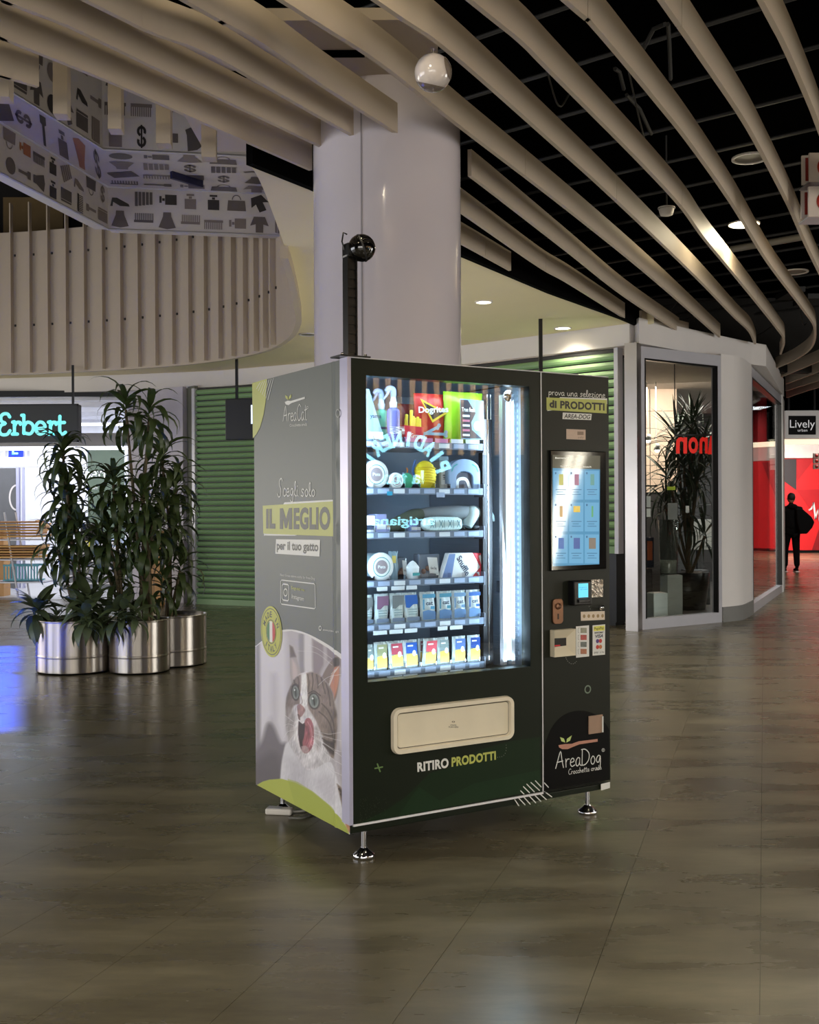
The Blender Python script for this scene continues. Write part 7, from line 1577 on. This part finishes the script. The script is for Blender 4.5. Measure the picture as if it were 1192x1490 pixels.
MB().tube(smooth_path([(w_ * .14, -0.01, h_ * .2), (w_ * .18, -0.01, h_ * .5), (w_ * .22, -0.008, h_ * .72), (w_ * .32, -0.006, h_ * .72), (w_ * .46, -0.006, h_ * .58)], 4), [0.022, 0.024, 0.026, 0.028, 0.03, 0.032, 0.034, 0.036, 0.036, 0.034, 0.03, 0.026, 0.024, 0.022, 0.02, 0.018, 0.01], 14).build('head', PM('ice_plush', (186, 208, 214), 0.9), t)
MB().tube([(w_ * .44, -0.012, h_ * .85), (w_ * .48, -0.012, h_ * .6), (w_ * .5, -0.012, h_ * .4)], [0.006, 0.01, 0.006], 8).build('snout_strap', PM('ice_plush', (186, 208, 214), 0.9), t)
for x in (-.42, -.25): MB().tube([(w_ * x, 0.01, h_ * .6), (w_ * x, 0.0, 0.012)], [0.014, 0.01], 10).build('leg', PM('grey_plush', (124, 134, 144), 0.9), t)
t, w_, h_ = prod('rope_bone', 'white twisted chew bone lying in front of the plush dog', 'chew', 613, 751, 672, 774, 0.15, None, 2)
mb = MB(); n = 40; pts = [(-w_ / 2 + w_ * k / n, 0, h_ / 2) for k in range(n + 1)]; rad = [h_ * 0.46 * min(1, math.sqrt(max(0.02, 1 - abs(2 * k / n - 1) ** 6))) * (1 + 0.06 * math.sin(k * 2.2)) for k in range(n + 1)]
mb.tube(pts, rad, 14).build('body', PM('ice', (196, 222, 226), 0.7), t)
for k in range(4):
    x = -w_ * .34 + w_ * .22 * k; mb = MB(); y = -h_ * .5
    mb.tube([(x - 0.008, y, h_ * .3), (x + 0.008, y, h_ * .75)], 0.0014, 5).tube([(x + 0.008, y, h_ * .3), (x - 0.008, y, h_ * .75)], 0.0014, 5).tube([(x + 0.016, y, h_ * .28), (x + 0.016, y, h_ * .75)], 0.0012, 5); mb.build('stitch', PM('teal_dark', (50, 110, 130)), t)
# shelf 4
t, w_, h_ = prod('snack_sachet', 'pale sachet with yellow corner right of the tub, fourth shelf', 'sachet', 565, 802, 579, 842, 0.17, None, 3)
pouch(t, w_, h_, 0.025, P_blue); patch(t, -0.016, [(-w_ * .3, h_ * .6), (w_ * .1, h_ * .6), (w_ * .1, h_ * .85), (-w_ * .3, h_ * .85)], PM('pale_yellow', (226, 214, 120)), 'print')
for k, (a, b, c, d_, lab) in enumerate(((579, 811, 592, 842, 'small clear tray of treats, left of the cup, fourth shelf'), (610, 806, 640, 840, 'large clear tray with tilted white label, fourth shelf'))):
    t, w_, h_ = prod('treat_tray', lab, 'tray', a, b, c, d_, 0.19, None, 3)
    MB().rbox(-w_ / 2, w_ / 2, 0, 0.05, 0, h_, 0.005).build('tray_body', PM('tray_grey', (116, 130, 150), 0.15), t)
    for j in range(4): MB().sphere((-w_ * .3 + w_ * .2 * j, -0.001, h_ * (.3 + .12 * (j % 2))), 0.011, 10, 7).build('treat', PM('treat_brown', (130, 104, 96), 0.8), t)
    s = w_ * .32; patch(t, -0.013, [(-s * .2, h_ * .2), (s * 1.2, h_ * .12), (s * .9, h_ * .85), (-s * .6, h_ * .88)], P_w, 'label'); ptext(t, -0.014, 'Gran Dog', -s * .1, s * .8, h_ * .35, h_ * .48, P_ink, rot=-0.05)
t, w_, h_ = prod('paper_cup', 'small white treat cup with grey label, fourth shelf', 'cup', 592, 822, 609, 841, 0.16, None, 3)
MB().lathe([(0, 0), (w_ * .42, 0), (w_ * .48, h_ * .8), (w_ * .5, h_ * .82), (w_ * .42, h_ * .95), (w_ * .2, h_ * 1.2), (0, h_ * 1.3)], n=20).build('cup', P_w, t); patch(t, -w_ * .5, [(-w_ * .3, h_ * .3), (w_ * .3, h_ * .3), (w_ * .3, h_ * .5), (-w_ * .3, h_ * .5)], PM('teal', (60, 150, 160)), 'label')
t, w_, h_ = prod('chew_pack', 'slanted white and red chew pack at the right end of the fourth shelf', 'snack pack', 640, 804, 708, 840, 0.165, None, 3)
MB().prism([(-w_ / 2, 0), (w_ * .16, 0), (w_ * .34, h_ * .4), (w_ * .18, h_ * .98), (-w_ * .34, h_)], 0.03, Matrix(((1, 0, 0, 0), (0, 0, 1, -0.01), (0, 1, 0, 0), (0, 0, 0, 1)))).build('pack_body', P_w, t, bevel=0.003)
MB().prism([(w_ * .16, 0), (w_ * .5, 0), (w_ * .5, h_ * .2), (w_ * .38, h_ * .96), (w_ * .18, h_ * .98), (w_ * .34, h_ * .4)], 0.03, Matrix(((1, 0, 0, 0), (0, 0, 1, -0.01), (0, 1, 0, 0), (0, 0, 0, 1)))).build('red_end', PM('coral', (206, 50, 70)), t, bevel=0.003)
patch(t, -0.0108, [(-w_ * .48, h_ * .02), (-w_ * .28, h_ * .02), (-w_ * .2, h_ * .96), (-w_ * .33, h_ * .96)], PM('pack_blue', (110, 140, 196)), 'blue_band'); patch(t, -0.0108, [(w_ * .4, h_ * .2), (w_ * .44, h_ * .25), (w_ * .34, h_ * .9), (w_ * .3, h_ * .85)], P_w, 'white_stripe')
ptext(t, -0.0115, 'Snuffle', -w_ * .22, w_ * .16, h_ * .35, h_ * .62, P_ink, rot=-1.0, bold=0.02)
# shelf 5 and 6: rows of individual sachets
def sachet(px0, px1, py0, py1, shelf, lab, head, foot_, group, tilt=0.0, kind=0, d=0.155):
    t, w_, h_ = prod('food_sachet', lab, 'sachet', px0, py0, px1, py1, d, group, shelf)
    pouch(t, w_, h_, 0.022, PM('sachet_white', (206, 224, 232), 0.3), tilt=tilt, name='sachet_body')
    y = -0.0155; T_ = lambda x, z: (x * w_ + tilt * z * h_, z * h_)
    if kind == 0:
        patch(t, y, [T_(-.42, .62), T_(.42, .62), T_(.42, .93), T_(-.42, .93)], head, 'header_print'); patch(t, y, [T_(-.42, .08), T_(.42, .08), T_(.42, .2), T_(-.42, .2)], foot_, 'footer_print')
        patch(t, y, [T_(-.42, .62), T_(.1, .62), T_(-.2, .5), T_(-.42, .52)], head, 'wave_print')
        for k in range(3): patch(t, y, [T_(-.3, .28 + .08 * k), T_(.3, .28 + .08 * k), T_(.3, .31 + .08 * k), T_(-.3, .31 + .08 * k)], PM('pale_line', (140, 170, 180)), 'text_line')
    elif kind == 1:
        patch(t, y, [T_(-.42, .8), T_(.42, .8), T_(.42, .93), T_(-.42, .93)], head, 'header_print'); patch(t, y, [T_(-.42, .08), T_(.42, .08), T_(.42, .34), T_(-.05, .4), T_(-.42, .36)], foot_, 'footer_print')
        ptext(t, y, 'cat', -w_ * .2 + tilt * .6 * h_, w_ * .25 + tilt * .6 * h_, h_ * .56, h_ * .68, P_ink, 0.03); patch(t, y, [T_(.1, .42), T_(.36, .42), T_(.36, .52), T_(.1, .52)], head, 'picture_print')
        patch(t, y, [T_(-.4, .42), T_(-.3, .42), T_(-.3, .76), T_(-.4, .76)], head, 'side_print')
    else:
        patch(t, y, [T_(-.38, .56), T_(.38, .5), T_(.38, .92), T_(-.38, .92)], head, 'header_print'); patch(t, y, [T_(-.38, .12), T_(.38, .12), T_(.38, .46), T_(0, .54), T_(-.38, .5)], foot_, 'food_print')
        cx, cz = T_(.16, .54); MB().add([(cx + .0085 * math.cos(a), y - .0006, cz + .012 * math.sin(a)) for a in [k * math.pi / 8 for k in range(16)]], [list(range(16))]).build('animal_print', P_w, t)
        patch(t, y - .0004, [T_(-.28, .78), T_(.1, .78), T_(.1, .83), T_(-.28, .83)], P_w, 'text_line')
    return t
HC = {'purple': (128, 96, 128), 'grey': (110, 118, 124), 'blue': (40, 96, 180), 'sky': (80, 150, 190), 'teal': (70, 140, 170), 'steel': (100, 140, 180), 'navy': (40, 90, 160)}
row5 = [(544, 564, 'purple', 0, 0.02, 'purple-topped'), (567, 587, 'grey', 0, 0.0, 'grey-topped'), (589, 610, 'blue', 0, -0.12, 'bright blue-topped, leaning'), (611, 633, 'sky', 1, -.02, 'sky blue, left of the four alike'), (635, 656, 'teal', 1, 0.0, 'teal blue, second of the four alike'), (657, 677, 'steel', 1, -.02, 'steel blue, third of the four alike'), (678, 698, 'navy', 1, 0.0, 'white and navy, at the right end')]
for a, b, c, kd, tl_, lab in row5:
    sachet(a, b, 864 - (a - 544) * 0.045, 903, 4, '%s cat food sachet on the fifth shelf' % lab, PM('h_' + c, HC[c]), PM('f_' + c, (90, 130, 180) if kd else (120, 140, 170)), 'cat food sachets on the fifth shelf', tl_, kd)
sachet(530, 541, 866, 906, 4, 'half-visible pale sachet at the left end of the fifth shelf', PM('h_grey', HC['grey']), PM('f_grey', (120, 140, 170)), 'cat food sachets on the fifth shelf')
for k, (a, b) in enumerate(((548, 566), (571, 589), (594, 611), (616, 634), (640, 656), (661, 678))):
    pass
HC6 = {'olive': (140, 144, 110), 'maroon': (170, 70, 90), 'blue': (36, 84, 170), 'red': (196, 80, 96), 'sage': (120, 136, 140), 'mid': (80, 110, 170), 'navy': (30, 66, 140)}
yel6 = PM('food_yellow', (236, 196, 90))
row6 = [(544, 563, 'olive', 0.0, 'olive-headed'), (566, 587, 'maroon', -0.06, 'maroon-headed, leaning left'), (587, 608, 'blue', -.05, 'bright blue-headed'), (613, 633, 'red', 0.1, 'red-headed, leaning right'), (636, 653, 'sage', -.02, 'sage grey-headed'), (657, 676, 'mid', 0.03, 'soft blue-headed'), (680, 698, 'navy', 0.0, 'navy-headed, at the right end')]
for a, b, c, tl_, lab in row6:
    s_ = (a - 544) * 0.075; sachet(a, b, 934 - s_ * 1.0, 972, 5, '%s yellow-based sachet on the bottom shelf' % lab, PM('k_' + c, HC6[c]), yel6, 'yellow-based food sachets on the bottom shelf', tl_, 2)
sachet(608, 618, 929, 966, 5, 'dull red sachet tucked behind the red-headed one, bottom shelf', PM('k_maroon2', (130, 80, 90)), yel6, 'yellow-based food sachets on the bottom shelf', 0.0, 2, d=0.2)
sachet(531, 542, 938, 976, 5, 'half-visible sachet at the left end of the bottom shelf', PM('k_sage', HC6['sage']), yel6, 'yellow-based food sachets on the bottom shelf', 0.0, 2)
# hanging pink blister tags and cyan sticker
q = fr(TY - 0.004).uv(567, 718); MB().box(q[0] - 0.012, q[0] + 0.012, TY - 0.006, TY - 0.004, q[1] - 0.008, q[1] + 0.008).build('cyan_tag', PM('cyan', (40, 150, 190)), vm)
q = fr(TY - 0.004).uv(641, 720); MB().box(q[0] - 0.02, q[0] + 0.02, TY - 0.006, TY - 0.004, q[1] - 0.01, q[1] + 0.01).build('price_tag', M_tag, vm)

# ================================================================ PERSON walking away at the far right
def person():
    base = at_z(1152, 832, 0); H = 1.66; s = H / 1.75
    t = thing('person', 'person in black hoodie and trousers walking away, black bag over right shoulder', 'person', base, 0)
    def skin(name, verts, edges, radii, m, sub=2):
        me = bpy.data.meshes.new(name); me.from_pydata([Vector(v) * s for v in verts], edges, []); me.update()
        o = bpy.data.objects.new(name, me); COL.objects.link(o); o.parent = t
        o.modifiers.new('skin', 'SKIN'); 
        for i, r in enumerate(radii): me.skin_vertices[0].data[i].radius = (r[0] * s, r[1] * s) if isinstance(r, tuple) else (r * s, r * s)
        me.skin_vertices[0].data[0].use_root = True
        sb = o.modifiers.new('sub', 'SUBSURF'); sb.levels = sub; sb.render_levels = sub
        dg = bpy.context.evaluated_depsgraph_get(); dg.update(); m2 = bpy.data.meshes.new_from_object(o.evaluated_get(dg)); o.modifiers.clear(); o.data = m2
        m2.materials.clear(); m2.materials.append(m); m2.polygons.foreach_set('use_smooth', [True] * len(m2.polygons)); return o
    M_sk = mat('skin_tone', (150, 108, 86), 0.6); M_cl = mat('black_cloth', (6, 6, 7), 0.95, spec=0.15); M_hr = mat('dark_hair', (20, 15, 12), 0.7)
    # body (trunk, neck, legs, arms) one continuous surface
    V = [(0, 0, 0.95), (0, 0, 1.12), (0, 0, 1.32), (0, 0.01, 1.44), (0, 0.01, 1.52), (0, 0, 1.57),
         (-0.095, 0, 0.88), (-0.13, 0.06, 0.5), (-0.15, -0.02, 0.09), (-0.15, 0.1, 0.04),
         (0.095, 0, 0.88), (0.1, -0.03, 0.5), (0.09, -0.1, 0.09), (0.09, 0.02, 0.04),
         (-0.19, 0, 1.4), (-0.25, 0.02, 1.15), (-0.24, 0.12, 0.93), (-0.23, 0.16, 0.86),
         (0.19, 0, 1.4), (0.27, 0.03, 1.16), (0.22, 0.16, 1.02), (0.17, 0.2, 1.05)]
    Ed = [(0, 1), (1, 2), (2, 3), (3, 4), (4, 5), (0, 6), (6, 7), (7, 8), (8, 9), (0, 10), (10, 11), (11, 12), (12, 13), (3, 14), (14, 15), (15, 16), (16, 17), (3, 18), (18, 19), (19, 20), (20, 21)]
    R = [(0.15, 0.1), (0.14, 0.1), (0.17, 0.11), (0.12, 0.08), 0.055, 0.05, 0.085, 0.06, 0.04, 0.035, 0.085, 0.06, 0.04, 0.035, 0.06, 0.045, 0.035, 0.032, 0.06, 0.045, 0.035, 0.032]
    skin('body', V, Ed, R, M_cl)
    C2 = [(0, 0, 0.92), (0, 0, 1.1), (0, 0, 1.32), (0, 0.0, 1.45), (-0.19, 0, 1.41), (-0.26, 0.02, 1.15), (-0.245, 0.11, 0.95), (0.19, 0, 1.41), (0.28, 0.03, 1.16), (0.23, 0.15, 1.03), (0, 0, 1.5)]
    skin('hoodie', C2, [(0, 1), (1, 2), (2, 3), (3, 4), (4, 5), (5, 6), (3, 7), (7, 8), (8, 9), (3, 10)], [(0.19, 0.13), (0.185, 0.13), (0.2, 0.135), (0.14, 0.1), 0.08, 0.068, 0.055, 0.08, 0.068, 0.055, (0.08, 0.075)], M_cl)
    hd = MB().sphere((0, -0.085 * s, 1.47 * s), 0.1 * s, 14, 9, (1.15, 0.7, 0.65)).build('hood', M_cl, t)
    skin('trousers', [(0, 0, 0.97), (-0.095, 0, 0.86), (-0.13, 0.05, 0.5), (-0.15, -0.02, 0.1), (0.095, 0, 0.86), (0.1, -0.03, 0.5), (0.09, -0.1, 0.1)], [(0, 1), (1, 2), (2, 3), (0, 4), (4, 5), (5, 6)], [(0.17, 0.13), 0.105, 0.08, 0.065, 0.105, 0.08, 0.065], mat('black_trouser', (7, 7, 9), 0.95, spec=0.15))
    MB().sphere((0, 0.01 * s, 1.655 * s), 0.105 * s, 18, 12, (0.76, 0.92, 1.08)).build('head', M_sk, t)
    MB().sphere((0, -0.012 * s, 1.685 * s), 0.108 * s, 18, 12, (0.8, 0.92, 0.92)).build('hair', M_hr, t)
    for sx in (-1, 1): MB().sphere((sx * 0.083 * s, 0.01, 1.645 * s), 0.024 * s, 8, 6, (0.4, 0.8, 1.2)).build('ear', M_sk, t)
    MB().sphere((0, 0.108 * s, 1.64 * s), 0.018 * s, 8, 6, (0.7, 1, 1.2)).build('nose', M_sk, t)
    for (x, y) in ((-0.15, 0.03), (0.09, -0.05)):
        sh = MB().sphere((x * s, (y + 0.02) * s, 0.045 * s), 0.055 * s, 14, 8, (0.8, 2.2, 0.8)).build('shoe', M_cl, t); MB().rbox((x - 0.042) * s, (x + 0.042) * s, (y - 0.1) * s, (y + 0.13) * s, 0.0, 0.02, 0.006).build('sole', M_white, sh)
    # fingers of both hands
    for bx, by, bz, dz in ((-0.23, 0.165, 0.85, -1), (0.165, 0.21, 1.05, 0.2)):
        MB().sphere(Vector((bx, by, bz)) * s, 0.034 * s, 10, 7, (0.9, 0.9, 1.1)).build('hand', M_sk, t)
        for k in range(4): MB().tube([Vector((bx - 0.02 + 0.013 * k, by, bz)) * s, Vector((bx - 0.02 + 0.013 * k, by + 0.025, bz + dz * 0.04)) * s, Vector((bx - 0.02 + 0.013 * k, by + 0.04, bz + dz * (0.065 + 0.008 * (k % 3)))) * s], 0.008 * s, 6).build('finger', M_sk, t)
        MB().tube([Vector((bx + 0.025, by, bz + 0.01)) * s, Vector((bx + 0.045, by + 0.02, bz - 0.01)) * s, Vector((bx + 0.04, by + 0.04, bz - 0.03)) * s], 0.009 * s, 6).build('thumb', M_sk, t)
    # bag carried on the right shoulder, resting on the back
    b = thing('shoulder_bag', 'black sports bag slung over the walking person\'s right shoulder', 'bag', base + Vector((0.17, -0.22, 1.0)) * s)
    pts = [(-0.14, 0.42), (0.0, 0.42), (0.2, 0.24), (0.27, 0.12), (0.22, 0.0), (0.1, -0.14), (-0.06, -0.14), (-0.12, 0.1)]
    MB().prism([(x * s, z * s) for x, z in pts], 0.16 * s, Matrix(((1, 0, 0, 0), (0, 0, 1, -0.04), (0, 1, 0, 0), (0, 0, 0, 1)))).build('bag_body', mat('bag_black', (7, 7, 8), 0.9, spec=0.15), b, bevel=0.03)
    MB().tube([(-0.12 * s, 0.05, 0.4 * s), (-0.1 * s, 0.2, 0.47 * s), (-0.02 * s, 0.3, 0.4 * s), (0.0, 0.3, 0.1)], 0.012, 6).build('strap', M_box, b)
person()
bpy.context.view_layer.update()
